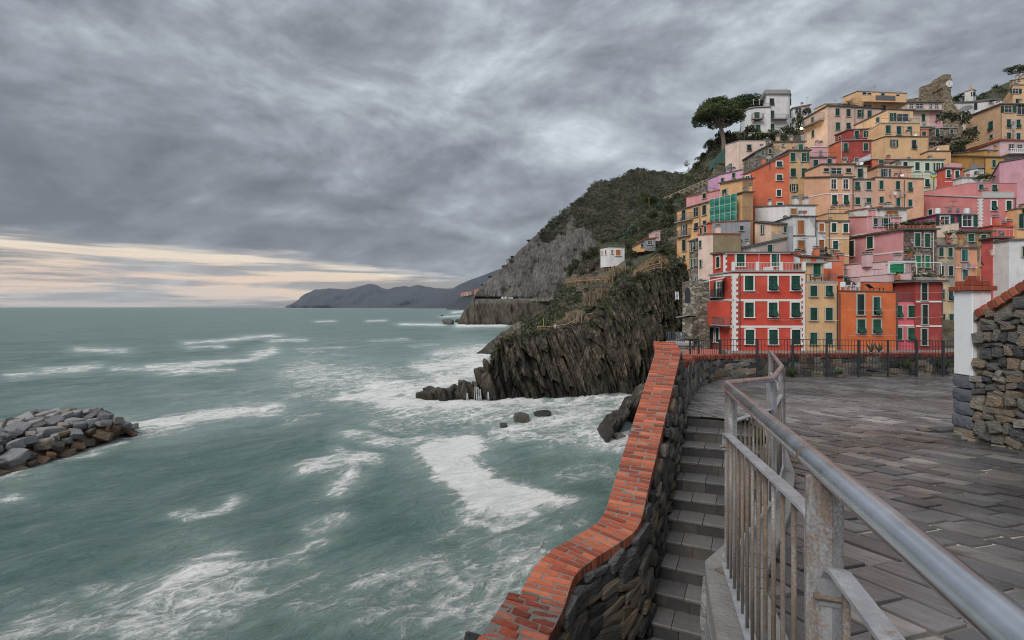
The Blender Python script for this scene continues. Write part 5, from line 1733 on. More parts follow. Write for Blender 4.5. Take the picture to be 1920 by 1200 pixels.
fs = [(0, 1, 2, 3), tuple(4 * (n - 1) + i for i in (3, 2, 1, 0))]
for i in range(n - 1):
 for q in range(4):
  q2 = (q + 1) % 4
  fs.append((4 * i + q, 4 * i + 4 + q, 4 * i + 4 + q2, 4 * i + q2))
core.add(vs_, fs)
core.build('wall_core', M_mortar_tan, side)
for i in range(n - 1):
 c0 = (sp[i] + sp[i + 1]) / 2
 nn = snl[i]
 t = sp[i + 1] - sp[i]
 lt = np.linalg.norm(t); t = t / lt
 up = np.cross(nn, t); up /= np.linalg.norm(up)
 up = up if up[2] > 0 else -up
 place(side, 'brick', r.choice(CAPB), frame(c0 + nn * 0.17 - up * 0.055, nn * 0.42, t * (lt - 0.016), up * 0.125))
m_ = MB()
for a, b_, n1, n2 in zip(sp[:-1], sp[1:], snl[:-1], snl[1:]):
 q = [a - n1 * 0.025, b_ - n2 * 0.025, b_ + n2 * 0.37, a + n1 * 0.37]
 m_.add([(p[0], p[1], p[2] - 0.012) for p in q] + [(p[0], p[1], p[2] - 0.135) for p in q], [(0, 1, 2, 3), (7, 6, 5, 4), (0, 4, 5, 1), (1, 5, 6, 2), (2, 6, 7, 3), (3, 7, 4, 0)])
m_.build('mortar_bed', M_mortar, side)
def ssurf(s, z):
 p = np.array([np.interp(s, SS, sp[:, k]) for k in range(3)])
 nn = np.array([np.interp(s, SS, snl[:, k]) for k in range(3)])
 al = np.array((-nn[1], nn[0], 0.0))
 return np.array((p[0], p[1], z)) + nn * 0.015, al, -nn, np.array((0, 0, 1.0))
rubble_face(side, 'stone', ssurf, 2.4, lambda s: gz(np.interp(s, SS, sp[:, 1])) - 0.06, lambda s: float(np.interp(s, SS, sp[:, 2])) - 0.12, (0.08, 0.25), (0.06, 0.175), 0.15, RUB_WARM, 47, roll=0.4, limit=300, fill=0.98)
# a lip of natural rock at the wall's foot
for i, (px, py, y, w_, d_, h_) in enumerate(((1775, 808, 7.25, 0.52, 0.22, 0.09), (1742, 805, 7.3, 0.35, 0.2, 0.06), (1797, 822, 6.75, 0.12, 0.1, 0.09))):
 p = P3(px, py, y)
 st_ = link('rock', RUB_BIG[i], None, frame((p[0], p[1], gz(y) + h_ * 0.25), (w_, 0.05, 0), (-0.05, d_, 0), (0, 0, h_)))
 tag(st_, ['long flat rock lying against the foot of the white pillar', 'thin flat rock on the paving beyond the white pillar', 'small dark rock at the corner of the rubble wall foot'][i], 'rock')
# ================================================================== weeds that root in the joints
def weed_mesh(name, seed, m, n=46, h=0.16, wdt=0.02):
 r_ = np.random.RandomState(seed)
 vs_, fs = [], []
 for i in range(n):
  an = r_.uniform(0, 2 * PI)
  ou = r_.uniform(0.02, 0.5) * h * 1.2
  hh = h * r_.uniform(0.3, 1.0)
  b_ = np.array((math.cos(an), math.sin(an), 0)) * ou
  sd = np.array((-math.sin(an), math.cos(an), 0)) * wdt * r_.uniform(0.6, 1.3)
  tip = b_ * 1.6 + np.array((0, 0, hh))
  md = b_ * 1.1 + np.array((0, 0, hh * 0.6))
  k = len(vs_)
  vs_ += [b_ * 0.4, md - sd, tip, md + sd]
  fs.append((k, k + 1, k + 2, k + 3))
 return mesh(name, vs_, fs, m)
WEEDS = [weed_mesh('weed', s, M_leaf_bright) for s in range(3)]
for k, (px, py, y, s, lab) in enumerate(((1264, 835, 7.95, 1.0, 'green weed on the stair edge below the second step'), (1252, 877, 7.3, 1.1, 'green weed against the parapet foot by the fourth step'), (1244, 940, 6.95, 1.35, 'leafy weed growing from the parapet foot by the sixth step'),
           (1235, 1025, 6.35, 0.8, 'small weed in the corner of the eighth step'), (1221, 1078, 6.15, 0.7, 'bright weed sprouting beside the ninth step'), (1425, 835, 5.6, 1.3, 'ivy clump on the terrace wall behind the railing bars'),
           (1885, 836, 6.2, 0.8, 'green weed at the base of the rubble wall'), (1487, 703, 14.3, 1.6, 'weed tuft under the iron fence near its middle'), (1770, 692, 14.9, 2.2, 'leafy weed at the far end of the iron fence'), (1700, 690, 14.8, 1.8, 'weed climbing the low wall behind the fence'),
           (1572, 702, 14.3, 1.3, 'low weed at the foot of a fence post'))):
 p = P3(px, py, y)
 o = link('weed', WEEDS[k % 3], None, Matrix.Translation(Vector(p)) @ Matrix.Rotation(k * 1.3, 4, 'Z') @ Matrix.Scale(s, 4))
 tag(o, lab, 'weed', 'weeds along the stair and terrace')
# ================================================================== ramp beyond the wall, and the small blue fence by it
m_ = MB()
rp = [P3(1280, 676, 15.6), P3(1352, 672, 15.9), P3(1352, 655.5, 31), P3(1288, 653, 31)]
m_.slab([tuple(q) for q in rp], 0.12)
structure('ramp', m_.mesh('ramp', M_redpave))
q4 = [P3(1244, 643, 27.6), P3(1300, 643, 27.6), P3(1300, 639, 33), P3(1250, 639, 33)]
m_ = MB()
m_.slab([tuple(q) for q in q4], 0.15)
structure('landing', m_.mesh('landing', M_concrete))
for top in (rp, q4):
 c = sum(top) / 4
 up_ = [q + (c - q) * 0.03 - np.array((0, 0, 0.12 if top is rp else 0.15)) for q in top]
 m_ = MB()
 m_.hexa([(q[0] + (q[0] - c[0]) * 0.25 - 0.6, q[1], -1.5) for q in up_] + [tuple(q) for q in up_])
 structure('retaining_base', m_.mesh('retaining_base', M_stonewall))
bf = thing('iron_fence', 'short blue grey iron fence at the foot of the cliff by the stone tower', 'fence', P3(1254, 641, 28))
A, B = P3(1254, 622.5, 28), P3(1283, 622.5, 28)
for z, nm in ((0, 'top_rail'), (-0.48, 'bottom_rail')):
 m_ = MB()
 m_.strip([A + np.array((0, 0, z)), B + np.array((0, 0, z))], [(-0.02, -0.02), (0.02, -0.02), (0.02, 0.02), (-0.02, 0.02)])
 m_.build(nm, M_iron_blue, bf)
for i in range(10):
 p = A + (B - A) * i / 9
 m_ = MB()
 m_.box((p[0], p[1], p[2] - 0.28), (0.06 if i in (0, 9) else 0.03, 0.03, 0.6))
 m_.build('post' if i in (0, 9) else 'bar', M_iron_blue, bf)
# ================================================================== village: windows
_wc = {}
M_wglass = M_glass
def rnd(v, s=0.05):
 return max(s, round(v / s) * s)
def win_frame_mesh(w, h, tr, arch=False):
 key = ('wf', w, h, tr.name, arch)
 if key in _wc:
  return _wc[key]
 b = MB()
 t, d = min(0.13, 0.16 * w + 0.02), 0.10
 # local x along the wall, y outwards, z up; origin at the centre on the wall face
 b.box((-(w + t) / 2, d / 2, 0), (t, d, h))
 b.box(((w + t) / 2, d / 2, 0), (t, d, h))
 b.box((0, d / 2, (h + t) / 2), (w + 2 * t, d + 0.004, t))
 if arch:
  b.box((0, d / 2, (h + t) / 2 + t * 0.75), (w * 0.7 + t, d, t * 0.5))
 b.box((0, d / 2 + 0.03, -(h + t * 0.7) / 2), (w + 2.6 * t, d + 0.09, t * 0.7))
 b.cur = 1
 b.box((0, 0.006, 0), (w, 0.012, h))
 me = b.mesh('window', [tr, M_wglass])
 _wc[key] = me
 return me
def shutter_mesh(w, h, m, kind='c'):
 """one leaf; origin at its lower hinge corner, x away from the hinge, y outwards"""
 key = ('sh', w, h, m.name, kind)
 if key in _wc:
  return _wc[key]
 b = MB()
 st, th = 0.07 * min(1, w / 0.4), 0.04
 lo = h * 0.44 if kind == 'f' else 0
 b.box((st / 2, th / 2, h / 2), (st, th, h))
 b.box((w - st / 2, th / 2, h / 2), (st, th, h))
 for z in ([st / 2, h / 2, h - st / 2] if kind != 'f' else [lo + st / 2, h - st / 2]):
  b.box((w / 2, th / 2, z), (w - 2 * st, th, st))
 def louvres(z0, z1, T=None):
  n = max(3, int((z1 - z0) / 0.13))
  for i in range(n):
   z = z0 + (i + 0.5) * (z1 - z0) / n
   hh = (z1 - z0) / n
   x0, x1 = st, w - st
   q = [(x0, 0.004, z - hh * 0.2), (x1, 0.004, z - hh * 0.2), (x1, 0.010, z - hh * 0.2 + 0.008), (x0, 0.010, z - hh * 0.2 + 0.008),
     (x0, th - 0.010, z - hh * 0.48), (x1, th - 0.010, z - hh * 0.48), (x1, th - 0.004, z - hh * 0.48 + 0.01), (x0, th - 0.004, z - hh * 0.48 + 0.01)]
   q = [(x0, 0.006, z + hh * 0.5), (x1, 0.006, z + hh * 0.5), (x1, th - 0.006, z - hh * 0.35), (x0, th - 0.006, z - hh * 0.35)]
   if T:
    q = [T(p) for p in q]
   b.add(q, [(0, 3, 2, 1)])
 if kind == 'f':
  louvres(lo + st, h - st)
  an = RAD(32)
  T = lambda p: (p[0], th + math.sin(an) * (lo - p[2]) + p[1] * math.cos(an), lo - math.cos(an) * (lo - p[2]) + p[1] * math.sin(an))
  o = len(b.v)
  for c, s in (((st / 2, th / 2, lo / 2), (st, th, lo)), ((w - st / 2, th / 2, lo / 2), (st, th, lo)), ((w / 2, th / 2, st / 2), (w - 2 * st, th, st)), ((w / 2, th / 2, lo - st / 2), (w - 2 * st, th, st))):
   b.box(c, s)
  for i in range(o, len(b.v)):
   b.v[i] = T(b.v[i])
  louvres(st, lo - st, T)
 else:
  b.add([(st, 0.003, st), (w - st, 0.003, st), (w - st, 0.003, h - st), (st, 0.003, h - st)], [(0, 1, 2, 3)])
  louvres(st, h / 2 - st / 2)
  louvres(h / 2 + st / 2, h - st)
 me = b.mesh('shutter', m)
 _wc[key] = me
 return me
def pane_mesh(w, h, kind='x'):
 key = ('pn', w, h, kind)
 if key in _wc:
  return _wc[key]
 b = MB()
 t = 0.05
 for x in (-w / 2 + t / 2, 0, w / 2 - t / 2):
  b.box((x, 0.022, 0), (t, 0.02, h - 0.01))
 b.box((0, 0.0225, h / 2 - t / 2), (w, 0.021, t)); b.box((0, 0.0225, -h / 2 + t / 2), (w, 0.021, t)); b.box((0, 0.0225, h * 0.12), (w, 0.021, t * 0.8))
 me = b.mesh('casement', M_trimwhite)
 _wc[key] = me
 return me
def house(label, px, Y, cat='house', name='house', group='houses stacked on the hillside', py=None):
 x = (px - 960) / F * Y
 return thing(name, label, cat, (x, Y, vground(Y) - 1.0), group)
VOLS = []
WR = random.Random(8)
LAUNDRY = [simple('laundry_' + n_, c_, 0.9, 0.1) for n_, c_ in (('white', (0.66, 0.66, 0.67)), ('blue', (0.12, 0.20, 0.34)), ('pink', (0.55, 0.25, 0.27)), ('grey', (0.25, 0.26, 0.28)))]
class Vol:
 """one block of a building, measured off the photograph: B near corner, C along the front, A along the side that recedes"""
 def __init__(self, hs, m, B, C, A=None, top=(0, 0, 0), bot=None, roof='slate', over=0.28, th=0.14, depth=8.0, wname='wall', trim='g', zbot=None):
  self.hs = hs
  if not hasattr(C, '__len__'):
   C = (C, B[1])
  tA, tB, tC = top
  b = P3(B[0], tB, B[1]); c = P3(C[0], tC, C[1])
  fx = (c - b)[:2]; fx = fx / np.linalg.norm(fx)
  pr = np.array((-fx[1], fx[0]))
  pr = pr if pr[1] > 0 else -pr
  if A is None:
   a2 = b[:2] + pr * depth
   a = np.array((a2[0], a2[1], b[2] if tA is None else CH - (tA - HZ) / F * a2[1]))
  elif hasattr(A, '__len__'):
   a = P3(A[0], tA, A[1])
  else:
   k = (A - 960) / F
   # b + s*pr on the ray x = k*y
   s = (k * b[1] - b[0]) / (pr[0] - k * pr[1])
   s = float(np.clip(s, 1.5, 14)) if s > 0 else depth
   a2 = b[:2] + pr * s
   a = np.array((a2[0], a2[1], CH - (tA - HZ) / F * a2[1]))
  d = a + c - b
  self.a, self.b, self.c, self.d = a, b, c, d
  self.pf = (b, np.array((fx[1], -fx[0], 0)))
  sx = (b - a)[:2]; self.sl = np.linalg.norm(sx); sx = sx / self.sl
  self.ps = (a, np.array((sx[1], -sx[0], 0)))
  self.axf, self.axs = np.array((fx[0], fx[1], 0)), np.array((sx[0], sx[1], 0))
  self.trim = trim
  zb = zbot if zbot is not None else (vground(B[1]) - 3.0 if bot is None else CH - (bot - HZ) / F * B[1])
  self.zb = zb
  self.roofn = np.cross(c - b, a - b)
  self.px0, self.px1 = B[0], C[0]
  if roof and B[1] < 135 and C[0] - B[0] > 18:
   VOLS.append(self)
  m_ = MB()
  tp = [a, b, c, d]
  m_.hexa([(p[0], p[1], zb) for p in tp] + [tuple(p) for p in tp])
  self.wall = m_.build(wname, m, hs)
  if roof:
   rm = {'slate': M_slate, 'tile': M_tileroof, 'concrete': M_concrete, 'dark': M_pipe, 'white': M_trimwhite}[roof]
   o_ = over
   e1, e2 = self.axf * o_, np.array((pr[0], pr[1], 0)) * o_
   sf = (c - b) / np.linalg.norm((c - b)[:2]) * o_
   ss = (a - b) / np.linalg.norm((a - b)[:2]) * o_
   t4 = [a + ss - sf, b - ss - sf, c - ss + sf, d + ss + sf]
   m_ = MB()
   m_.slab([(p[0], p[1], p[2] + th) for p in t4], th - 0.003)
   if roof in ('slate', 'tile'):
    # courses of the covering: shallow steps down the slope
    n = 7
    for i in range(n):
     f0, f1 = i / n + 0.02, (i + 1) / n
     q = [t4[0] + (t4[1] - t4[0]) * f0, t4[0] + (t4[1] - t4[0]) * f1, t4[3] + (t4[2] - t4[3]) * f1, t4[3] + (t4[2] - t4[3]) * f0]
     m_.slab([(p[0], p[1], p[2] + th + 0.025 + 0.03 * (j in (1, 2))) for j, p in enumerate(q)], 0.028)
   self.roof = m_.build('roof', rm, hs)
 def face(self, f):
  return (self.pf, self.axf) if f == 'f' else (self.ps, self.axs)
 def hit(self, f, px, py):
  (p0, n), _ = self.face(f)
  return on_plane(px, py, p0, n)
 def frame(self, f):
  (p0, n), ax = self.face(f)
  return ax, n, np.array((0, 0, 1.0))
 def win(self, s, trim=None):
  """'f 1404,531,17,27 cg': face, centre, width and height in the photograph, style + colour"""
  for item in s.split(';'):
   it = item.split()
   if len(it) != 3:
    continue
   f, nums, sty = it
   px, py, w, h = [float(q) for q in nums.split(',')]
   c = self.hit(f, px, py)
   e0, e1 = self.hit(f, px - w / 2, py), self.hit(f, px + w / 2, py)
   W = rnd(np.linalg.norm((e1 - e0)[:2]))
   H = rnd(h / F * c[1])
   W = min(W, 6.0)
   if W < 0.35:
    W = 0.4
   ax, n, up = self.frame(f)
   tr = {'w': M_trimwhite, 'g': M_trimgrey}[trim or self.trim]
   M = frame(c + n * 0.004, ax, n, up)
   wo = place(self.hs, 'window', win_frame_mesh(W, H, tr, 'a' in sty[1:]), M)
   if sty[0] == 'c' and H > 0.9 and WR.random() < 0.17:
    sty = WR.choice('fffh') + sty[1:]
   k, colr = sty[0], SHUT.get(sty[1] if len(sty) > 1 else 'g', SHUT['g'])
   g = 0.012
   hw = rnd(W / 2, 0.025)
   if k in 'cf':
    sm = shutter_mesh(hw - g, H - g, colr, k)
    link('shutter', sm, wo, Matrix.Translation((-W / 2 + g / 2, 0.016, -H / 2 + g / 2)))
    sm2 = shutter_mesh(hw - g, H - g, colr, k)
    link('shutter', sm2, wo, Matrix.Translation((0.004, 0.016, -H / 2 + g / 2)))
   elif k == 'o':
    link('casement', pane_mesh(W, H), wo)
    for sg, x in ((-1, -W / 2 - 0.02), (1, W / 2 + 0.02)):
     R = Matrix.Translation((x, 0.058, -H / 2)) @ Matrix.Rotation(RAD(6 if sg > 0 else 174), 4, 'Z')
     link('shutter', shutter_mesh(hw - g, H - g, colr), wo, R)
   elif k == 'h':
    link('casement', pane_mesh(W, H), wo)
    link('shutter', shutter_mesh(hw - g, H - g, colr), wo, Matrix.Translation((-W / 2, 0.03, -H / 2 + g / 2)))
    link('shutter', shutter_mesh(hw - g, H - g, colr), wo, Matrix.Translation((W / 2, 0.05, -H / 2)) @ Matrix.Rotation(RAD(60), 4, 'Z'))
   elif k == 'd':
    sm = shutter_mesh(W - g, H - g, colr)
    link('shutter', sm, wo, Matrix.Translation((-W / 2 + g / 2, 0.016, -H / 2 + g / 2)))
   elif k == 'p':
    link('casement', pane_mesh(W, H), wo)
  return self
 def band(self, f, px0, py0, px1, py1, hpx=4, m=None):
  p, q = self.hit(f, px0, py0), self.hit(f, px1, py1)
  ax, n, up = self.frame(f)
  h = hpx / F * p[1]
  b = MB()
  b.hexa([p + n * .001, q + n * .001, q + n * 0.05, p + n * 0.05] + [v + up * h for v in (p + n * .001, q + n * .001, q + n * 0.05, p + n * 0.05)])
  b.build('band', m or M_trimwhite, self.hs)
  return self
 def quoins(self, f, px, py0, py1, step=10.5, w=(9, 5), side=1, m=None):
  b = MB()
  ax, n, up = self.frame(f)
  y, i = py0, 0
  bm_ = m or M_trimwhite
  while y < py1 - 3:
   p = self.hit(f, px, y + step)
   ww = w[i % 2] / F * p[1] * side
   hh = step / F * p[1]
   q = p + ax * ww
   lo, hi = (p, q) if side > 0 else (q, p)
   b.hexa([lo + n * .001, hi + n * .001, hi + n * 0.055, lo + n * 0.055] + [v + up * (hh + 0.003) for v in (lo + n * .001, hi + n * .001, hi + n * 0.055, lo + n * 0.055)])
   y += step
   i += 1
  b.build('quoins', bm_, self.hs)
  return self
 def pipe(self, f, px, py0, py1, m=None, r=0.055):
  p, q = self.hit(f, px, py0), self.hit(f, px, py1)
  _, n, up = self.frame(f)
  b = MB()
  b.tube([p + n * 0.09, np.array((p[0], p[1], q[2])) + n * 0.09], r, 6)
  b.build('downpipe', m or M_pipe, self.hs)
  return self
 def line(self, f, px0, px1, py, n=0, seed=1):
  p, q = self.hit(f, px0, py), self.hit(f, px1, py)
  ax, nn, up = self.frame(f)
  q = np.array((q[0], q[1], p[2]))
  b = MB()
  b.tube([p + nn * 0.35, (p + q) / 2 + nn * 0.35 - up * 0.06, q + nn * 0.35], 0.012, 4)
  for e in (p, q):
   b.tube([e, e + nn * 0.38], 0.018, 4)
  b.build('clothes_line', M_rail_light, self.hs)
  r_ = random.Random(seed)
  for i in range(n):
   c = p + (q - p) * (i + 0.6) / (n + 0.3) + nn * 0.35
   w_, h_ = r_.uniform(0.25, 0.5), r_.uniform(0.4, 0.75)
   b = MB()
   b.hexa([c - ax * w_ / 2 - up * h_ + nn * 0.05, c + ax * w_ / 2 - up * h_ * 0.95 + nn * 0.03, c + ax * w_ / 2 - up * h_ * 0.95 + nn * 0.06, c - ax * w_ / 2 - up * h_ + nn * 0.08, c - ax * w_ / 2, c + ax * w_ / 2, c + ax * w_ / 2 + nn * 0.02, c - ax * w_ / 2 + nn * 0.02])
   b.build('laundry', r_.choice(LAUNDRY), self.hs)
  return self
 def balcony(self, f, px0, px1, py, hpx=11, dep=1.0, m=None, slab_m=None, gap=0.13, solid=None):
  p, q = self.hit(f, px0, py), self.hit(f, px1, py)
  ax, n, up = self.frame(f)
  q = np.array((q[0], q[1], p[2]))
  b = MB()
  b.hexa([p, q, q + n * dep, p + n * dep] + [v + up * 0.12 for v in (p, q, q + n * dep, p + n * dep)])
  bo = b.build('balcony', slab_m or M_concrete, self.hs)
  H = hpx / F * p[1]
  self.rail([p + up * 0.12, p + n * (dep - .05) + up * 0.12, q + n * (dep - .05) + up * 0.12, q + up * 0.12], H, m, gap, bo, solid)
  return self
 def rail(self, pts, H, m=None, gap=0.14, parent=None, solid=None):
  b = MB()
  mm = m or M_rail
  pts = [np.array(p, float) for p in pts]
  for a, c in zip(pts[:-1], pts[1:]):
   L = np.linalg.norm(c - a)
   if L < 0.05:
    continue
   up = np.array((0, 0, H))
   b.tube([a + up, c + up], 0.032, 5)
   if solid is not None:
    t = (c - a) / L
    nn = np.array((-t[1], t[0], 0)) * 0.02
    b.hexa([a - nn, c - nn, c + nn, a + nn] + [v + up * 0.94 for v in (a - nn, c - nn, c + nn, a + nn)])
    continue
   b.tube([a + up * 0.12, c + up * 0.12], 0.022, 4)
   n = max(1, int(L / gap))
   for i in range(n + 1):
    p = a + (c - a) * i / n
    rr = 0.03 if i in (0, n) else 0.014
    b.tube([p, p + up], rr, 4, caps=False)
  b.build('railing', solid if solid is not None else mm, parent or self.hs)
  return self
 def roof_z(self, x, y):
  n = self.roofn
  return self.b[2] - (n[0] * (x - self.b[0]) + n[1] * (y - self.b[1])) / n[2]
 def at_roof(self, px, off):
  y = self.b[1] + off
  x = (px - 960) / F * y
  return x, y, self.roof_z(x, y) + 0.12
 def roof_rail(self, px0, px1, off0=0.15, off1=None, H=0.95, m=None, gap=0.3, back=None, solid=None):
  p, q = self.at_roof(px0, off0), self.at_roof(px1, off0 if off1 is None else off1)
  pts = [p, q]
  if back:
   pts = [self.at_roof(px0, off0 + back)] + pts
  return self.rail(pts, H, m, gap, None, solid)
 def chimney(self, px, off, h=1.3, w=0.55, m=None):
  x, y, z = self.at_roof(px, off)
  b = MB()
  b.box((x, y, z + h / 2 - 0.3), (w, w, h + 0.6))
  b.cur = 1
  b.box((x, y, z + h + 0.05), (w + 0.16, w + 0.16, 0.09))
  for sx_ in (-1, 1):
   for sy_ in (-1, 1):
    b.box((x + sx_ * w * 0.35, y + sy_ * w * 0.35, z + h + 0.19), (0.09, 0.09, 0.2))
  b.box((x, y, z + h + 0.32), (w + 0.1, w + 0.1, 0.07))
  b.build('chimney', [m or self.wall.data.materials[0], M_concrete], self.hs)
  return self
 def dish(self, px, off, rad=0.42, h=0.9, m=None):
  x, y, z = self.at_roof(px, off)
  b = MB()
  b.tube([(x, y, z - 0.2), (x, y, z + h)], 0.03, 5)
  c = Vector((x, y - 0.1, z + h + 0.1))
  nrm = Vector((-0.45, -0.75, 0.4)).normalized()
  a1 = nrm.orthogonal().normalized(); a2 = nrm.cross(a1)
  rings = [(0.0, 0.12), (0.5, 0.09), (0.85, 0.03), (1.0, 0)]
  vs_, fs = [], []
  K = 12
  for rr, dp in rings:
   for k in range(K):
    an = 2 * PI * k / K
    vs_.append(c + (a1 * math.cos(an) + a2 * math.sin(an)) * rr * rad - nrm * dp)
  for i in range(3):
   for k in range(K):
    k2 = (k + 1) % K
    fs.append((i * K + k, (i + 1) * K + k, (i + 1) * K + k2, i * K + k2))
  b.add(vs_, fs)
  b.tube([c - a2 * rad, c + nrm * 0.35], 0.015, 4)
  b.build('satellite_dish', m or M_plasticwhite, self.hs)
  return self
 def aerial(self, px, off, h=2.2):
  x, y, z = self.at_roof(px, off)
  b = MB()
  b.tube([(x, y, z - 0.2), (x, y, z + h)], 0.025, 4)
  b.tube([(x - 0.6, y - 0.2, z + h - 0.1), (x + 0.6, y + 0.2, z + h - 0.1)], 0.015, 4)
  for i in range(5):
   k = -0.5 + i * 0.25
   b.tube([(x + k + 0.1, y + k * .33 - 0.3, z + h - 0.1), (x + k - 0.1, y + k * .33 + 0.3, z + h - 0.1)], 0.010, 4)
  b.build('aerial', M_rail, self.hs)
  return self
G = lambda *c: stucco(c)
C_red = stucco((0.54, 0.066, 0.038), 0.10)
C_yel = stucco((0.630, 0.399, 0.205), 0.22)
C_org = stucco((0.62, 0.150, 0.046), 0.12)
C_pnk = stucco((0.68, 0.125, 0.155), 0.12)
C_drd = stucco((0.32, 0.048, 0.040), 0.12)
C_worn = stucco((0.58, 0.44, 0.255), 0.5, (0.30, 0.265, 0.225), 0.55)
C_pch = stucco((0.693, 0.330, 0.193), 0.2)
C_och = stucco((0.46, 0.285, 0.115), 0.9, (0.17, 0.15, 0.125), 0.6)
C_rdf = stucco((0.56, 0.105, 0.095), 0.3, (0.58, 0.48, 0.42), 0.25)
C_wht = stucco((0.66, 0.65, 0.66), 0.25)
C_whw = stucco((0.66, 0.645, 0.63), 0.45, (0.40, 0.38, 0.35), 0.35)
C_crm = stucco((0.735, 0.551, 0.468), 0.2)
C_khk = stucco((0.27, 0.205, 0.120), 0.5)
C_ye2 = stucco((0.714, 0.413, 0.193), 0.2)
C_lil = stucco((0.64, 0.36, 0.53), 0.15)
C_sal = stucco((0.660, 0.299, 0.311), 0.2)
C_otl = stucco((0.640, 0.160, 0.076), 0.15)
C_bei = stucco((0.609, 0.418, 0.334), 0.3)
C_cr2 = stucco((0.672, 0.512, 0.404), 0.3)
C_pe2 = stucco((0.693, 0.399, 0.251), 0.2)
C_ye3 = stucco((0.693, 0.443, 0.240), 0.15)
C_grn = stucco((0.53, 0.585, 0.43), 0.2)
C_sl2 = stucco((0.620, 0.232, 0.226), 0.2)
C_ppk = stucco((0.64, 0.43, 0.435), 0.3, (0.36, 0.31, 0.29), 0.15)
C_oc2 = stucco((0.567, 0.320, 0.101), 0.2)
C_tan = stucco((0.609, 0.399, 0.240), 0.2)
C_lpk = stucco((0.66, 0.34, 0.40), 0.15)
C_red2 = stucco((0.36, 0.058, 0.046), 0.15)
C_red3 = stucco((0.60, 0.11, 0.085), 0.2)
C_pin = stucco((0.66, 0.345, 0.365), 0.2)
C_gry = stucco((0.30, 0.305, 0.33), 0.4)
C_mau = stucco((0.40, 0.335, 0.305), 0.5, (0.56, 0.50, 0.46), 0.35)
C_pur = stucco((0.36, 0.075, 0.16), 0.1)
C_pee = stucco((0.630, 0.413, 0.234), 0.4, (0.33, 0.29, 0.25), 0.5)
# ================================================================== first row on the harbour
h = house('tall red corner house with white quoins, white bands and an iron roof terrace', 1375, 53)
v = Vol(h, C_red, (1375, 53), 1509, 1331, (517, 510, 510), roof='concrete', over=0.16, th=0.16, trim='w')
v.win('f 1404,531,16,27 cg;f 1449,531,16,27 fg;f 1491,531,16,27 fg;f 1404.5,581,16,27 cg;f 1449,581,16,27 cg;f 1491,581,16,27 cg;f 1405.5,632,16,27 cga;f 1449.5,632,16,27 cga;f 1492,632,16,27 cga')
v.win('s 1349,543,9,30 og;s 1352,581,10,26 dk;s 1335.5,627,6,26 cg;s 1346,628,6,26 cg')
v.band('f', 1375, 565, 1509, 565).band('f', 1375, 614.5, 1509, 614.5).band('f', 1375, 517, 1509, 517, 4).band('s', 1331, 566, 1375, 565).band('s', 1331, 611, 1375, 614.5).band('s', 1331, 520, 1375, 517)
v.quoins('f', 1375, 517, 660, 5.2, (8.5, 5.0)).quoins('s', 1375, 517, 660, 5.2, (5.5, 3.5), -1).quoins('f', 1509, 517, 660, 5.2, (6.5, 3.5), -1)
v.pipe('f', 1386.5, 512, 655).balcony('s', 1341, 1371, 609, 13, 0.9, M_rail).balcony('s', 1321, 1357, 560, 12, 0.8, M_rail)
v.roof_rail(1376, 1508, 0.12, H=0.92, m=M_rail_light, gap=0.16, back=4.5)
for px in (1375, 1420, 1464, 1507):
 x, y, z = v.at_roof(px, 0.14)
 m_ = MB(); m_.box((x, y, z + 0.5), (0.32, 0.22, 1.02)); m_.build('terrace_pillar', M_trimwhite, h)
# terrace storey
u = Vol(h, C_red, (1356, 57.2), (1488, 57.2), 1331, (477, 475, 475), bot=515, roof='slate', over=0.25, wname='upper_wall', trim='w')
u.win('f 1388,488,15,23 dg;f 1453,488,14,22 dg;s 1347,492,6,20 hg').quoins('f', 1356, 477, 515, 5.2, (7, 4)).quoins('s', 1331, 478, 515, 5.2, (3, 1.6))
m_ = MB()
for px in (1378, 1423, 1457):
 p = P3(px, 476, 53.6)
 m_.tube([p, (p[0], p[1], p[2] - 2.0)], 0.03, 5)
p, q = P3(1360, 476, 53.6), P3(1482, 475, 53.6)
m_.tube([p, q], 0.03, 5); m_.tube([q, P3(1482, 475, 57)], 0.03, 5); m_.tube([p, P3(1360, 475.5, 57)], 0.03, 5)
m_.build('pergola', M_rail_light, h)
# the bay that juts towards the sea
bb = Vol(h, C_red, (1341, 57.0), (1375, 53.4), (1319.5, 58.4), (565, 564.5, 564.5), bot=611, roof='concrete', over=0.05, th=0.1, wname='bay_wall')
bb.win('s 1325,580,4.5,24 cg;s 1334,580,4.5,24 cg').band('s', 1319.5, 611, 1341, 612.5, 4)
m_ = MB(); m_.box(tuple(P3(1440, 507, 55.5)), (0.9, 0.5, 0.75)); m_.build('air_conditioner', M_plasticwhite, h)
m_ = MB(); m_.slab([tuple(P3(1318, 529, 53.6)), tuple(P3(1358, 521, 53.4)), tuple(P3(1360, 519, 55.2)), tuple(P3(1326, 526, 56.2))], 0.03); m_.build('awning', M_awning, h)
h = house('narrow yellow house with a furnished terrace next to the red corner house', 1509, 53)
v = Vol(h, C_yel, (1509.5, 53.1), 1571, None, (None, 532, 532), roof='concrete', over=0.0, th=0.3)
v.win('f 1525,546,12.5,20 cg;f 1554,546,12.5,20 cg;f 1525,589,12.5,23 cg;f 1554,589,12.5,23 cg;f 1525,635,13,22 cg;f 1553.5,635,12.5,22 cg').pipe('f', 1569, 535, 655, M_iron)
v.roof_rail(1512, 1567, 0.1, H=0.9, m=M_rail, gap=0.2)
u = Vol(h, C_yel, (1512, 56.5), 1544, None, (None, 494, 494), bot=532, roof='concrete', over=0.35, depth=4, wname='upper_wall')
u.win('f 1531,507,14,24 ce')
h = house('orange house with tall louvred windows and loungers on its flat roof', 1571, 53)
v = Vol(h, C_org, (1571.5, 53.3), 1680, None, (None, 546, 548), roof='dark', over=0.08, th=0.12)
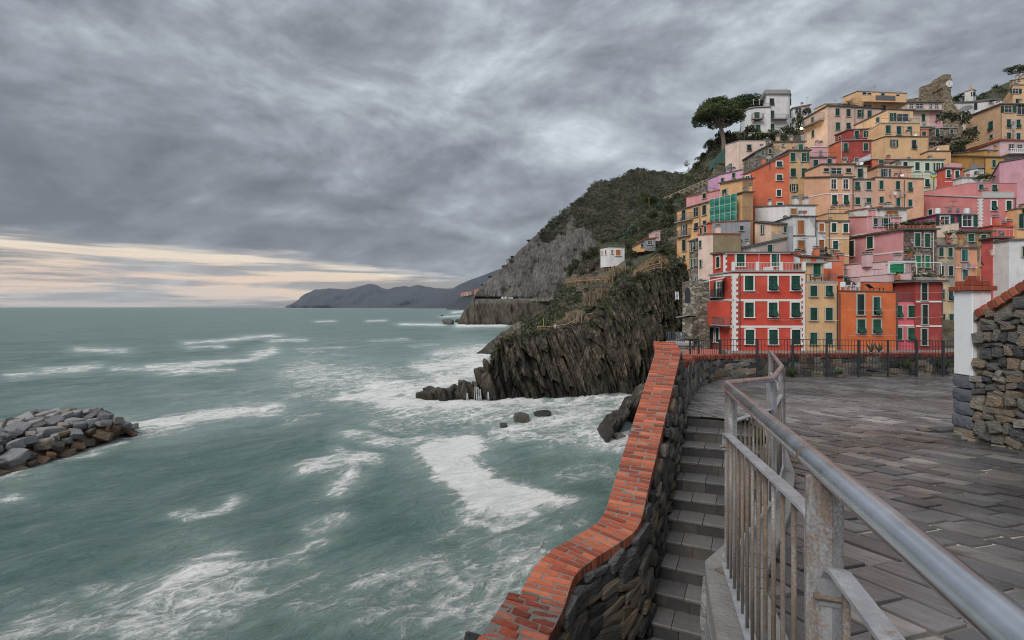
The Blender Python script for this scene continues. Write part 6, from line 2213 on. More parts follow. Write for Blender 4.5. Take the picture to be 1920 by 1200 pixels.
v.win('f 1613,571,12.5,38 ck;f 1643,574,12,33 fg;f 1614,612,14.5,26 fg;f 1643.5,612,14.5,26 fg', 'g').pipe('f', 1574, 550, 655).pipe('f', 1680.5, 550, 655)
v.line('f', 1586, 1678, 581).line('f', 1586, 1678, 628)
u = Vol(h, C_org, (1621, 56.5), 1674, None, (None, 529, 530), bot=549, roof='concrete', over=0.05, th=0.1, depth=3, wname='upper_wall')
u2 = Vol(h, C_org, (1580, 59), 1621, None, (None, 520, 532), bot=549, roof='slate', over=0.15, depth=4, wname='upper_wall')
u2.win('f 1585,526,7,16 cg')
h = house('hot pink house squeezed between the orange and dark red houses', 1680, 54)
v = Vol(h, C_pnk, (1681, 53.9), 1717, None, (None, 565, 565), roof='dark', over=0.06, th=0.12)
v.win('f 1686,584,9,22 cg;f 1708.5,584,12.5,22 cg;f 1686,626,9,22 cg;f 1708,626,12.5,22 cg').band('f', 1681, 612, 1717, 612, 3).pipe('f', 1681.5, 567, 655)
v.roof_rail(1684, 1714, 0.1, H=0.85, gap=0.25)
u = Vol(h, C_pnk, (1687, 56.5), 1716, None, (None, 526, 526), bot=567, roof='dark', over=0.1, th=0.1, depth=5, wname='upper_wall')
v.line('f', 1684, 1715, 595)
u3 = Vol(h, C_drd, (1675, 58), 1688, None, (None, 528, 529), bot=567, roof=None, depth=3, wname='side_wall')
u3.win('f 1681,548,10,30 ck')
h = house('dark red house with a planted roof at the end of the row', 1716, 54)
v = Vol(h, C_drd, (1716.5, 53.7), 1767, None, (None, 529, 529), roof='slate', over=0.42, th=0.18)
v.win('f 1732.5,547,10,32 ck;f 1733.5,590,10,36 ck;f 1732.5,632,10,30 ck').band('f', 1717, 567, 1767, 567, 3).band('f', 1717, 613, 1767, 613, 3)
v.pipe('f', 1766, 532, 640).line('f', 1719, 1764, 548).line('f', 1719, 1764, 594)
# ================================================================== behind the first row, sea side
h = house('tall narrow cream house with a khaki gable rising behind the red corner house', 1336, 60)
v = Vol(h, C_crm, (1336, 60), 1389, (1309, 62.6), (441, 439, 440), roof='tile', over=0.12, th=0.10)
v.win('s 1313.5,458,3,13 cg;s 1314.5,494,3,13 cg;s 1315,530,3,13 cg;s 1315,571,3.5,15 cg', 'g')
m_ = MB(); m_.hexa([v.b + v.pf[1] * 0.02 + np.array((0.05, 0, -8)), v.c + v.pf[1] * 0.02 + np.array((0, 0, -8)), v.c + v.pf[1] * 0.001 + np.array((0, 0, -8)), v.b + v.pf[1] * .001 + np.array((0.05, 0, -8))] + [v.b + v.pf[1] * 0.02 + np.array((0.05, 0, -0.05)), v.c + v.pf[1] * 0.02 + np.array((0, 0, -0.05)), v.c + v.pf[1] * 0.001 + np.array((0, 0, -0.05)), v.b + v.pf[1] * 0.001 + np.array((0.05, 0, -0.05))])
m_.build('gable_render', C_khk, h)
v.chimney(1346, 1.5, 0.9, 0.5)
h = house('slim rubble stone house with stacked small windows beside the cream house', 1309, 64)
v = Vol(h, M_stonewall, (1309, 63.5), 1325, (1292.5, 66.0), (454, 449, 449), roof='slate', over=0.2)
v.win('s 1297.5,464,3,15 cg;s 1304,460,3,16 cg;s 1297.5,493,3,15 cg;s 1304,492,3,13 cg;s 1298.5,522,3,11 cg;s 1305,525,2.5,9 cg')
h = house('old rubble tower with an arched opening at the foot of the cliff', 1309, 58, 'tower', 'stone_tower', None)
v = Vol(h, M_stonewall, (1309, 57.5), 1330, (1279.5, 59.8), (530, 525, 525), roof='concrete', over=0.02, th=0.05)
arch = MB()
c = v.hit('s', 1289.5, 553)
ax, n, up = v.frame('s')
prof = [(-0.45, -1.0), (0.45, -1.0), (0.45, 0.35), (0.32, 0.75), (0.0, 0.95), (-0.32, 0.75), (-0.45, 0.35)]
arch.add([tuple(c + n * 0.01 + ax * a_ + up * b_) for a_, b_ in prof], [tuple(range(7))])
arch.build('arched_opening', M_glass, h)
for a_, b_, w_, z_ in ((1284, 1305, 0.12, 590), (1282, 1300, 0.1, 632)):
 p, q = v.hit('s', a_, z_ + 4), v.hit('s', b_, z_)
 m_ = MB(); m_.slab([tuple(p + n * 0.02), tuple(p + n * 1.4), tuple(q + n * 1.4), tuple(q + n * 0.02)][::-1], w_); m_.build('ledge', M_concrete, h)
for px, py, w_, h_ in ((1300, 615, 1.6, 2.6), (1290, 640, 1.8, 2.2)):
 c = v.hit('s', px, py)
 m_ = MB(); m_.hexa([tuple(c + ax * sx_ * w_ / 2 + n * d_ + up * z_) for z_ in (-h_ / 2, h_ / 2) for sx_, d_ in ((-1, 0.01), (-1, 1.0), (1, 1.0), (1, 0.01))]); m_.build('buttress', M_stonewall, h)
h = house('long yellow house at the cliff edge with iron balconies', 1392, 69)
v = Vol(h, C_ye2, (1392, 68.5), (1412, 71), (1269, 80.5), (395, 361, 361), roof='dark', over=0.3, th=0.12, trim='g', zbot=14)
v.win('s 1282.5,405,7,22 ck;s 1305,398,7.5,17 ck;s 1321,394,7,18 ck;s 1283,432,6,20 og;s 1306,425,7,13 fk;s 1321.5,417,6,6 ck;s 1283,460,6.5,21 ck;s 1283.5,483,4,8 cg')
v.balcony('s', 1270, 1300, 419, 12, 0.7, M_rail).balcony('s', 1271, 1296, 446, 11, 0.5, M_rail).pipe('s', 1313, 388, 440)
u = Vol(h, C_ye2, (1392, 71), (1412, 73), (1350, 75.5), (344, 336, 336), bot=372, roof='slate', over=0.3, wname='upper_wall', depth=6)
u.win('s 1359,360,8,9 cg')
m_ = MB()
p0, p1 = v.hit('s', 1340, 376), v.hit('s', 1391, 364)
_, n, up = v.frame('s')
rr_ = np.random.RandomState(2)
NXg, NZg = 26, 18
vs_, fs = [], []
for i in range(NXg):
 for j in range(NZg):
  q = p0 + (p1 - p0) * i / (NXg - 1)
  bulge = 0.95 + 0.10 * math.sin(i * 0.9) + 0.09 * math.sin(j * 1.05) + rr_.uniform(-0.05, 0.05)
  vs_.append(tuple(q + n * bulge - up * (j / (NZg - 1) * 3.9)))
for i in range(NXg - 1):
 for j in range(NZg - 1):
  k = i * NZg + j
  fs.append((k, k + NZg, k + NZg + 1, k + 1))
sc_ = thing('scaffold', 'scaffold wrapped in teal green netting on the yellow cliff edge house', 'scaffold', tuple(p0 - up * 4))
m_.add(vs_, fs)
m_.build('netting', M_net, sc_)
m_ = MB()
for i in range(6):
 q = p0 + (p1 - p0) * i / 5 + n * 1.12
 m_.tube([q + up * 0.5, q - up * 4.4], 0.035, 5)
for j in range(4):
 m_.tube([p0 + n * 1.12 - up * j * 1.25, p1 + n * 1.12 - up * j * 1.25], 0.03, 5)
m_.build('tubes', M_rail_light, sc_)
h = house('low grey rendered flat roofed house above the khaki gable', 1379, 66)
v = Vol(h, C_gry, (1379, 66.5), 1407, (1329, 71), (418, 415, 414), roof='tile', over=0.1, th=0.08)
v.win('f 1390,428,7.5,9 cg')
h = house('small orange house with green shutters behind the grey flat roof', 1329, 71)
v = Vol(h, C_otl, (1329, 70.5), 1345, (1309, 73), (428, 419, 418), roof='tile', over=0.15)
v.win('s 1315,433,3.5,11 cg;s 1323,430,4,12 cg')
h = house('low roughcast gable house of mauve grey directly behind the red terrace', 1367, 61)
v = Vol(h, C_mau, (1367, 60.8), 1487, None, (None, 471, 444), roof='slate', over=0.25, depth=6)
v.win('f 1443,466,9,14 cg').chimney(1389, 0.5, 0.7, 0.4)
m_ = MB(); p = P3(1481, 470, 60.5); m_.box((p[0], p[1], p[2]), (0.5, 0.6, 6)); m_.build('chimney_stack', C_gry, h)
h = house('small cream gabled house with a peeling front', 1447, 66)
v = Vol(h, C_pee, (1447, 66), 1486, (1415, 68.6), (416, 419, 421), roof='slate', over=0.3)
m_ = MB(); q0, q1 = v.hit('s', 1415.5, 418), v.hit('s', 1446.5, 421); _, n, up = v.frame('s')
m_.hexa([q0 + n * .004 - up * 5, q1 + n * .004 - up * 5, q1 + n * .02 - up * 5, q0 + n * .02 - up * 5, q0 + n * .004, q1 + n * .004, q1 + n * .02, q0 + n * .02]); m_.build('side_render', C_cr2, h)
v.win('s 1430,430,5,17 hg;f 1472,430,7,11 cg')
h = house('bright white house with two tall orange brown shutters', 1486, 65)
v = Vol(h, C_whw, (1486, 64.6), 1530, None, (None, 406, 406), roof='dark', over=0.2, th=0.1, depth=9)
v.win('f 1501,427,11.5,26 co;f 1502,461,12,20 co').band('f', 1487, 444, 1530, 444, 2.5, M_concrete).pipe('f', 1528.5, 408, 442)
h = house('narrow white house with rust shutters and a small cafe balcony', 1531, 65)
v = Vol(h, C_whw, (1531, 65.2), 1549, None, (None, 416, 416), roof='tile', over=0.1, th=0.16)
v.win('f 1540,427,9,15 co;f 1540,459,10,18 co', 'w').balcony('f', 1531, 1555, 478, 9, 0.9).pipe('f', 1549, 416, 476, M_tileroof)
h = house('yellow house with white bands and a roof terrace of rails', 1550, 65)
v = Vol(h, C_yel, (1550, 65), 1592, None, (None, 417, 417), roof='slate', over=0.1, th=0.22, trim='w')
v.win('f 1563,427,9,17 cg;f 1585,428,9,17 cg;f 1566,460,9.5,16 cg').band('f', 1550, 448, 1592, 448, 2.2).band('f', 1550, 480.5, 1592, 480.5, 2.2).pipe('f', 1554, 418, 466)
u = Vol(h, C_yel, (1552, 67.5), 1592, None, (None, 400, 400), bot=418, roof='concrete', over=0.1, th=0.08, wname='upper_wall', depth=4)
v.roof_rail(1553, 1591, 0.3, H=1.7, gap=1.4)
h = house('white flat fronted house stepping back under the orange tower house', 1488, 73)
v = Vol(h, C_wht, (1476, 71.5), 1529, (1416, 74), (389, 386, 386), roof='slate', over=0.2)
v.win('f 1488,397,10,10 co').chimney(1510, 2, 1.1, 0.6)
v.chimney(1443, 3.2, 0.9, 0.4)
h = house('low orange block with an air conditioner behind the yellow terrace', 1556, 60)
v = Vol(h, C_otl, (1556, 59.8), 1580, None, (None, 490, 490), roof='concrete', over=0.05, depth=4)
m_ = MB(); m_.box(tuple(P3(1551, 498, 58.8)), (0.85, 0.4, 0.75)); m_.build('air_conditioner', M_plasticwhite, h)
h = house('red orange cottage under a shallow slate roof', 1505, 62)
v = Vol(h, C_otl, (1500, 61), 1548, None, (None, 481, 484), roof='slate', over=0.3, depth=4)
v.win('f 1512,489,10,4 pg;f 1537,489,10,4 pg')
u = Vol(h, C_wht, (1484, 61), 1500, None, (None, 478, 483), roof='slate', over=0.1, depth=3, wname='white_wall')
v.chimney(1496, 2, 0.8, 0.5)
# ================================================================== centre
h = house('salmon pink house with white bands and a pebbly stone front', 1694, 60)
v = Vol(h, C_sal, (1694, 60), 1756, (1592, 69.5), (447, 431, 431), roof='slate', over=0.3, th=0.16, trim='w')
m_ = MB(); _, n, up = v.frame('f')
m_.hexa([v.b + n * .004 - up * 9, v.c + n * .004 - up * 9, v.c + n * .025 - up * 9, v.b + n * .025 - up * 9, v.b + n * .004 - up * .02, v.c + n * .004 - up * .02, v.c + n * .025 - up * .02, v.b + n * .025 - up * .02]); m_.build('stone_front', M_stonewall_fine, h)
v.win('f 1719.5,450,10,25 cg;f 1738,451,9.5,25 cg;f 1721,490,9,21 cb;f 1738,491,8,22 cb', 'g').win('s 1632,455,11.5,22 cg;s 1597.5,466,9.5,29 ck').band('s', 1620, 481, 1694, 473, 2.6).pipe('f', 1749, 436, 508, M_pipe_light)
u = Vol(h, C_sal, (1625, 66.5), 1690, (1591, 69.7), (408, 407, 409), bot=450, roof='tile', over=0.1, th=0.08, wname='upper_wall', depth=5)
u.band('s', 1592, 445, 1625, 439.5, 2.6).win('f 1642,417,9,15 tk;f 1660,417,16,15 ck')
m_ = MB()
for i in range(7):
 p = P3(1626 + i * 10, 434 - i * 0.9, 65.2 - i * 0.72)
 m_.tube([p, p + np.array((0, 0, 2.0))], 0.03, 5)
m_.tube([P3(1626, 408, 65.2), P3(1686, 407, 60.9)], 0.03, 5); m_.tube([P3(1626, 421, 65.2), P3(1686, 419.5, 60.9)], 0.03, 5)
m_.build('glazed_screen', M_rail_light, h)
h = house('pale pink plaster house with emerald double doors', 1662, 57)
v = Vol(h, C_ppk, (1662, 57.8), 1708, (1582, 61.5), (497, 490, 490), roof='concrete', over=0.15, th=0.09)
v.win('f 1680,503,28,17 cb', 'w')
m_ = MB()
for px in (1668, 1719, 1765):
 p = P3(px, 491 if px < 1700 else 493, 56.8)
 m_.tube([p, p - np.array((0, 0, 1.3))], 0.045, 5)
m_.tube([P3(1664, 491, 56.8), P3(1719, 490, 56.8)], 0.05, 5); m_.tube([P3(1690, 492, 56.8), P3(1765, 492.5, 56.8)], 0.05, 5)
m_.build('awning_frame', M_plasticwhite, h)
u = Vol(h, C_ppk, (1612, 57.2), 1709, None, (None, 519, 511), bot=545, roof='concrete', over=0.05, th=0.06, depth=2, wname='parapet_wall')
v.chimney(1626, 1.5, 0.9, 0.8)
h = house('white plaster gable with a red verge behind the salmon house', 1592, 71)
v = Vol(h, C_whw, (1592, 71), 1654, None, (None, 396, 388), roof='tile', over=0.12, th=0.08)
u = Vol(h, C_whw, (1652, 70.5), 1700, None, (None, 392, 392), roof='slate', over=0.3, wname='side_wall', depth=5)
u.win('f 1672,399,22,8 co')
h = house('weathered cream house with flaking plaster behind the dark red house', 1756, 61)
v = Vol(h, C_worn, (1756, 61), 1791, None, (None, 462, 461), roof='slate', over=0.2, th=0.12, trim='g')
v.win('f 1764,472.5,8,17 cg;f 1781,473,8,17 cg;f 1765,508,7.5,18 ck;f 1782,508,8,18 ck;f 1767,552,6.5,18 cg;f 1782,553,8,19 cg;f 1768,598,7,18 cg;f 1783,598,8,18 cg')
u = Vol(h, C_worn, (1757, 63.5), 1795, None, (None, 446, 447), bot=462, roof='concrete', over=0.03, th=0.1, depth=3, wname='upper_wall')
h = house('slim peach house with one white band behind the pillar', 1791, 62)
v = Vol(h, C_pch, (1791, 62), 1832, None, (None, 466, 466), roof='slate', over=0.2, th=0.1)
v.line('f', 1796, 1828, 495, 3, 6).win('f 1808,479,11,22 ct;f 1809,516,9.5,20 ct').band('f', 1791, 503, 1832, 503, 2.5)
v.roof_rail(1797, 1830, 0.4, H=1.2, gap=0.9)
h = house('mould streaked ochre house rising behind the peach house', 1800, 65)
v = Vol(h, C_och, (1800, 65.5), 1859, None, (None, 435, 435), roof='slate', over=0.35, th=0.18)
v.win('f 1843.5,450,10,19 cg;f 1843,489,10,20 ck;f 1820,446,11,14 cg;f 1843,524,10,12 cb').pipe('f', 1857, 440, 600)
h = house('flaking red house with tall shutters and a roof terrace', 1859, 64)
v = Vol(h, C_rdf, (1860, 64), 1891, None, (None, 447, 447), roof='slate', over=0.4, th=0.14, trim='w')
v.win('f 1867,464,8,27 cg;f 1886,460,7,17 cg;f 1867.5,498,8,27 cg;f 1886,494,7,16 cg;f 1868,535,8,27 cg;f 1886,533,7,20 cg')
v.roof_rail(1862, 1900, 0.2, H=1.1, m=M_rail_light, gap=0.5, back=3)
u = Vol(h, C_red3, (1862, 68), 1900, None, (None, 424, 426), bot=448, roof='tile', over=0.1, depth=3, wname='upper_wall')
h = house('plain white house with one green window at the edge of the village', 1891, 62)
v = Vol(h, C_wht, (1891.5, 62), 1960, None, (None, 451, 449), roof='slate', over=0.2)
v.win('f 1920,472,8,19 cg')
h = house('small flat house with purple wall between green doors', 1757, 68)
v = Vol(h, C_pur, (1757, 68), 1824, None, (None, 402, 402), roof='concrete', over=0.3, th=0.1, depth=6)
v.win('f 1771,414,17,16 og;f 1813,414,18,22 og', 'w').roof_rail(1760, 1822, 0.4, H=1.0, gap=0.8)
for px in (1758, 1812):
 x, y, z = v.at_roof(px, 0.6)
 m_ = MB(); m_.tube([(x, y, z), (x, y, z + 0.85)], 0.33, 10); m_.build('water_tank', M_plasticwhite, h)
for px in (1781, 1796):
 v.chimney(px, 1.5, 0.7, 0.25)
h = house('cream stair house with a slanting parapet under the purple wall', 1755, 66)
v = Vol(h, C_cr2, (1755, 66), 1798, None, (None, 424, 418), roof='concrete', over=0.03, th=0.06, depth=5)
# ================================================================== upper left
h = house('tall orange tower house with white framed square windows', 1415, 76)
v = Vol(h, C_otl, (1415, 76), 1480, (1394, 77.2), (327, 318, 287), roof='slate', over=0.25, trim='w', depth=6)
v.win('f 1461,308,11,10 fg;f 1461,333,11,11 fg;f 1460,362,8,12 cg;f 1462,384,10,8 cg;s 1402,338,8,16 og;s 1403,364,8,18 cg;s 1403,391,8,18 cg').pipe('f', 1443, 297, 318)
h = house('lilac house with a small terrace on the cliff edge', 1347, 88)
v = Vol(h, C_lil, (1347, 88), (1391, 84), (1327, 93), (337, 329, 319), roof='slate', over=0.15, zbot=26)
v.win('f 1355,339,5,10 cg;f 1376,329,5.5,9 cg')
h = house('salmon pink terrace house at the outer edge of the village', 1350, 85)
v = Vol(h, C_sal, (1350, 83), (1380, 82), (1287, 90), (371, 357, 357), roof='tile', over=0.12, zbot=22)
v.win('s 1321,367,6,10 ck').chimney(1360, 1.5, 1.0, 0.5).roof_rail(1290, 1345, 0.2, 3.0, 0.9, gap=0.3)
h = house('cream yellow block house above the green net', 1387, 100)
v = Vol(h, C_crm, (1387, 99), 1446, (1360, 103), (272, 264, 264), roof='concrete', over=0.1, th=0.1)
v.win('f 1404.5,277,8,11 ck;f 1404.5,302,9,11 og;s 1364,318,3.5,13 og;s 1369,314,3.5,13 og').pipe('s', 1386.5, 266, 320, C_crm).dish(1397, 0.5, 0.8, -3.5)
h = house('old stone gable cottage tucked beside the cream block', 1430, 95)
v = Vol(h, M_stonewall, (1417, 94), (1450, 94), None, (None, 285, 268), roof='slate', over=0.3)
v.win('f 1429.5,287,5,10 ct;f 1444,284,5,8 ck')
h = house('peeling yellow house under the white villa', 1450, 95)
v = Vol(h, C_pee, (1450, 95), 1510, None, (None, 267, 266), roof='slate', over=0.2)
v.win('f 1501,276,8,10 ce;f 1468,273,5,5 pg').roof_rail(1455, 1505, 0.3, H=1.0, gap=0.6)
h = house('flat roofed yellow house with peeling window surrounds', 1479, 86)
v = Vol(h, stucco((0.64, 0.42, 0.20), 0.4, (0.34, 0.31, 0.29), 0.38), (1479, 86), 1518, None, (None, 283, 283), roof='slate', over=0.3, th=0.12)
v.win('f 1486.5,295,9,16 cg;f 1507.5,295,9.5,16 ce;f 1487,324,9.5,16 cg;f 1507.5,324,9.5,16 cg;f 1488,352,7.5,13 og')
h = house('white modernist villa with a rounded tower and curved balconies', 1436, 125, 'villa', 'villa')
v = Vol(h, C_wht, (1437, 125), 1477, (1430, 130), (178, 176, 176), roof=None, trim='g', depth=9)
v.win('f 1447,191,7.5,12 ck;f 1448,216,6,16 cg;f 1448,241,6,16 cg')
cyl = MB()
cc = (v.c[0] - 0.1, 129.2, 0)
zt_ = CH + (HZ - 176) / F * 125
vs_, fs = [], []
for k in range(20):
 an = -PI / 2 + PI * k / 19
 for z in (50, zt_):
  vs_.append((cc[0] + 2.0 * math.cos(an), cc[1] + 4.2 * math.sin(an), z))
for k in range(19):
 fs.append((2 * k, 2 * k + 2, 2 * k + 3, 2 * k + 1))
cyl.add(vs_, fs)
cyl.build('rounded_wall', C_wht, h, smooth=True)
cr = MB()
ring = [(v.b[0] - 0.4, v.b[1] - 0.4)] + [(cc[0] - 0.2 + 2.5 * math.cos(-PI / 2 + PI * k / 12), cc[1] + 4.7 * math.sin(-PI / 2 + PI * k / 12)) for k in range(13)] + [(v.a[0], v.a[1] + 3)]
cr.slab([(a_, b_, zt_ + 0.25) for a_, b_ in ring], 0.35)
cr.slab([(a_ * 1.0, b_ + 0.3, zt_ + 1.05) for a_, b_ in ring], 0.75)
cr.build('cornice', M_concrete, h)
for py in (190, 213, 237):
 m_ = MB()
 p = np.array((cc[0] + 1.56, 126.45, P3(1482, py, 126.2)[2]))
 m_.box(tuple(p), (0.75, 0.1, 1.9), RAD(24)); m_.build('narrow_window', SHUT['g'], h)
lb = MB()
pl = [P3(1389, 228, 130), P3(1392, 222, 127.6), P3(1397, 215, 125.9), P3(1404, 208, 124.8), P3(1414, 204, 124.2), P3(1445, 201.5, 123.8), P3(1445, 201.5, 131)]
ztop = [CH + (HZ - y_) / F * p[1] for p, y_ in zip(pl, (219, 213, 208, 204, 202.5, 201, 201))]
zt2 = max(ztop)
n = len(pl)
lb.add([(p[0], p[1], 50) for p in pl] + [(p[0], p[1], z) for p, z in zip(pl, ztop)], [(i, i + 1, n + i + 1, n + i) for i in range(n - 1)] + [tuple(range(n, 2 * n))])
lb.build('curved_wall', C_wht, h)
cl = MB()
cl.slab([(p[0] * 1.0 - 0.15, p[1] - 0.35, z + 0.22) for p, z in zip(pl, ztop)], 0.2)
cl.build('curved_cornice', M_concrete, h)
fv = Vol(h, C_wht, (1414, 124.1), (1445, 123.7), None, (None, 203, 203), bot=250, roof=None, depth=2, wname='front_wall')
fv.win('f 1419,219,9,16 cg;f 1421,240,8,11 cg').balcony('f', 1408, 1429, 226, 9, 1.2, M_rail).rail([tuple(P3(1406, 203, 125)), tuple(P3(1446, 201, 124.3))], 1.0, gap=0.4)
v.balcony('f', 1445, 1474, 226, 8, 1.2, M_rail).balcony('f', 1445, 1460, 249, 7, 1.0, M_rail)
for px in (1413, 1424):
 m_ = MB(); p = P3(px, 197, 125.5); m_.tube([p, p + np.array((0, 0, 1.2))], 0.04, 5); q = p + np.array((0, 0, 1.35))
 v_, f_ = icosphere(1); m_.add(v_ * 0.2 + q, f_.tolist()); m_.build('globe_lamp', M_plasticwhite, h)
h = house('low modern house with a red edged roof right of the white villa', 1487, 132)
v = Vol(h, C_wht, (1487, 132), 1519, None, (None, 203, 197), roof='tile', over=0.3, th=0.15)
v.win('f 1497,208,12,10 pg')
h = house('big beige house with green shutters and a seaward balcony', 1551, 112)
v = Vol(h, C_bei, (1552, 112), 1652, (1507, 118.5), (224, 199, 204), roof='slate', over=0.35)
m_ = MB(); _, n, up = v.frame('s'); q0, q1 = v.a, v.b
m_.hexa([q0 + n * .004 - up * 10, q1 + n * .004 - up * 10, q1 + n * .02 - up * 10, q0 + n * .02 - up * 10, q0 + n * .004 - up * .05, q1 + n * .004 - up * .05, q1 + n * .02 - up * .05, q0 + n * .02 - up * .05]); m_.build('side_render', C_cr2, h)
v.win('f 1570,210.5,7.5,14 cg;f 1590.5,212,7.5,14 cg;f 1611,213,7.5,14 cg;f 1630,214.5,7.5,14 cg;f 1570.5,237,7.5,14 cg;f 1590.5,236,7.5,11 cg;s 1524,228,4.5,16 cg;s 1524.5,251,4.5,13 cg').pipe('f', 1602.5, 203, 245).balcony('s', 1510, 1546, 241, 12, 1.3, M_rail)
h = house('small yellow house behind the beige roof by the palm', 1530, 128)
v = Vol(h, C_ye3, (1547, 128), 1575, (1527, 131), (205, 195, 195), roof='concrete', over=0.15)
# ================================================================== upper centre
h = house('pink cube house with a glazed roof terrace below the orange gable', 1519, 92)
v = Vol(h, C_pin, (1519, 91), 1567, None, (None, 296, 296), roof='slate', over=0.2, th=0.12)
v.win('f 1529,306,8.5,12 cg;f 1555,303,8,9 cg').roof_rail(1523, 1565, 0.3, H=1.0, gap=0.5)
u = Vol(h, C_pin, (1521, 93), 1553, None, (None, 276, 276), bot=296, roof='white', over=0.1, th=0.1, depth=3, wname='upper_wall')
u.win('f 1538.5,287,5,9 pg')
h = house('dark red house with an orange gable side', 1577, 97)
v = Vol(h, C_red2, (1577, 96), 1634, (1541, 101), (280, 264, 263), roof='concrete', over=0.22, th=0.14, trim='g')
m_ = MB(); _, n, up = v.frame('s'); q0, q1 = v.a, v.b
m_.hexa([q0 + n * .004 - up * 9, q1 + n * .004 - up * 9, q1 + n * .02 - up * 9, q0 + n * .02 - up * 9, q0 + n * .004 - up * .05, q1 + n * .004 - up * .05, q1 + n * .02 - up * .05, q0 + n * .02 - up * .05]); m_.build('side_render', C_otl, h)
v.win('f 1585,276,8,14 cg;f 1623,276,8.5,14 cg;f 1584.5,301,6.5,9 cg;f 1606,300,7,6 cg').pipe('f', 1577, 264, 305, M_pipe_light)
u = Vol(h, C_red2, (1591, 99.5), 1626, (1566, 103), (254, 244, 243), bot=264, roof='slate', over=0.2, wname='upper_wall', depth=4)
u.win('f 1606,252,8,13 cg;f 1621.5,252,6,12 cg;s 1575,258,4,4 cg')
h = house('large golden yellow house of three stepped balconies', 1660, 104)
v = Vol(h, C_ye3, (1660, 103), 1741, (1634, 106.5), (265, 256, 257), roof='dark', over=0.15, th=0.1)
v.win('f 1676,269,7,14 og;f 1713.5,271,8,16 fk').pipe('f', 1739.5, 260, 292, stucco((0.5, 0.3, 0.25), 0.1))
u = Vol(h, C_ye3, (1651, 105), 1725, (1626, 108.5), (246, 231, 231), bot=258, roof='white', over=0.12, th=0.12, wname='middle_wall', depth=6)
u.win('f 1665,243,8.5,15 cg;f 1685,245,8,16 cg;f 1705,246,8,17 cg').rail([tuple(P3(1660, 256.5, 102.8)), tuple(P3(1724, 256.5, 102.8))], 1.0, gap=0.5)
u2 = Vol(h, C_ye3, (1665, 107.5), 1712, (1602, 112), (236, 206, 208), bot=232, roof='slate', over=0.3, wname='upper_wall', depth=6)
u2.win('f 1671.5,220,8,15 cg;f 1692.5,221,22,14 pt;s 1646,225,6,9 cg').rail([tuple(P3(1652, 231, 104.8)), tuple(P3(1724, 231, 104.8))], 1.0, gap=0.6)
h = house('broad yellow house with a long loggia on the skyline', 1608, 130)
v = Vol(h, C_ye3, (1608, 130), 1700, (1581, 134), (182, 171, 175), roof='concrete', over=0.2, th=0.1, depth=9)
v.win('f 1620.5,175.5,7,5 ck;f 1629.5,176,6.5,3.5 ck;f 1655,177.5,6.5,5 cg;f 1683,179,6,3 ck;f 1621.5,199,6,4.5 cg;f 1630.5,199.5,6,4 cg;f 1657,202.5,6,9 cg')
m_ = MB(); p0, p1 = P3(1616, 190, 128.2), P3(1699, 192, 128.2); q0, q1 = P3(1619, 190, 130), P3(1699, 192, 130)
m_.hexa([p0, p1, q1, q0] + [x_ + np.array((0, 0, 1.6)) for x_ in (p0, p1, q1, q0)]); m_.build('balcony', C_ye3, h)
m_ = MB(); p0, p1 = P3(1642.5, 187, 128.1), P3(1679, 188, 128.1)
m_.hexa([p0, p1, p1 + np.array((0, .1, 0)), p0 + np.array((0, .1, 0))] + [x_ + np.array((0, 0, 1.2)) for x_ in (p0, p1, p1 + np.array((0, .1, 0)), p0 + np.array((0, .1, 0)))]); m_.build('railing', M_rail, h)
h = house('cream and pink house with a glazed top terrace under the castle', 1701, 122)
v = Vol(h, C_cr2, (1701, 122), 1744, None, (None, 206, 206), roof=None)
v.win('f 1731,221,6,13 cg;f 1732,236,6,8 ct')
u = Vol(h, C_pin, (1744.3, 122), 1768, None, (None, 206, 206), roof=None, wname='pink_wall')
u.win('f 1758,218,7,7 cg').quoins('f', 1768, 207, 231, 3, (2.2, 2.2), -1)
t_ = Vol(h, C_cr2, (1701, 123.5), 1766, None, (None, 193, 193), bot=206, roof='slate', over=0.4, th=0.12, depth=5, wname='upper_wall')
t_.win('f 1709,199,7,9 pt;f 1724,199,14,9 pt;f 1745,199,5,9 pg;f 1756,199,6,9 pt')
m_ = MB(); m_.slab([tuple(P3(1699, 205.5, 121)), tuple(P3(1770, 205.5, 121)), tuple(P3(1770, 205, 123.4)), tuple(P3(1699, 205, 123.4))], 0.15); m_.build('terrace_slab', M_concrete, h)
v.rail([tuple(P3(1700, 204.5, 121.1)), tuple(P3(1769, 204.5, 121.1))], 0.95, M_rail_light, 0.3).balcony('f', 1712, 1748, 241, 7, 1.3, M_rail_light)
v.chimney(1730, 3, 2.8, 0.6);
h = house('low stone house with a white railed terrace roof', 1748, 114)
v = Vol(h, M_stonewall, (1748, 113), 1796, None, (None, 241, 240), roof='concrete', over=0.2, th=0.1)
v.win('f 1757,249,6.5,13 cg;f 1784,247,6,8 cg').roof_rail(1749, 1795, 0.2, H=0.9, m=M_rail_light, gap=0.3)
h = house('slim orange annexe beside the golden yellow house', 1726, 108)
v = Vol(h, C_otl, (1726, 107), 1741, None, (None, 242, 242), roof='concrete', over=0.1)
v.win('f 1732,251,7,8 cg')
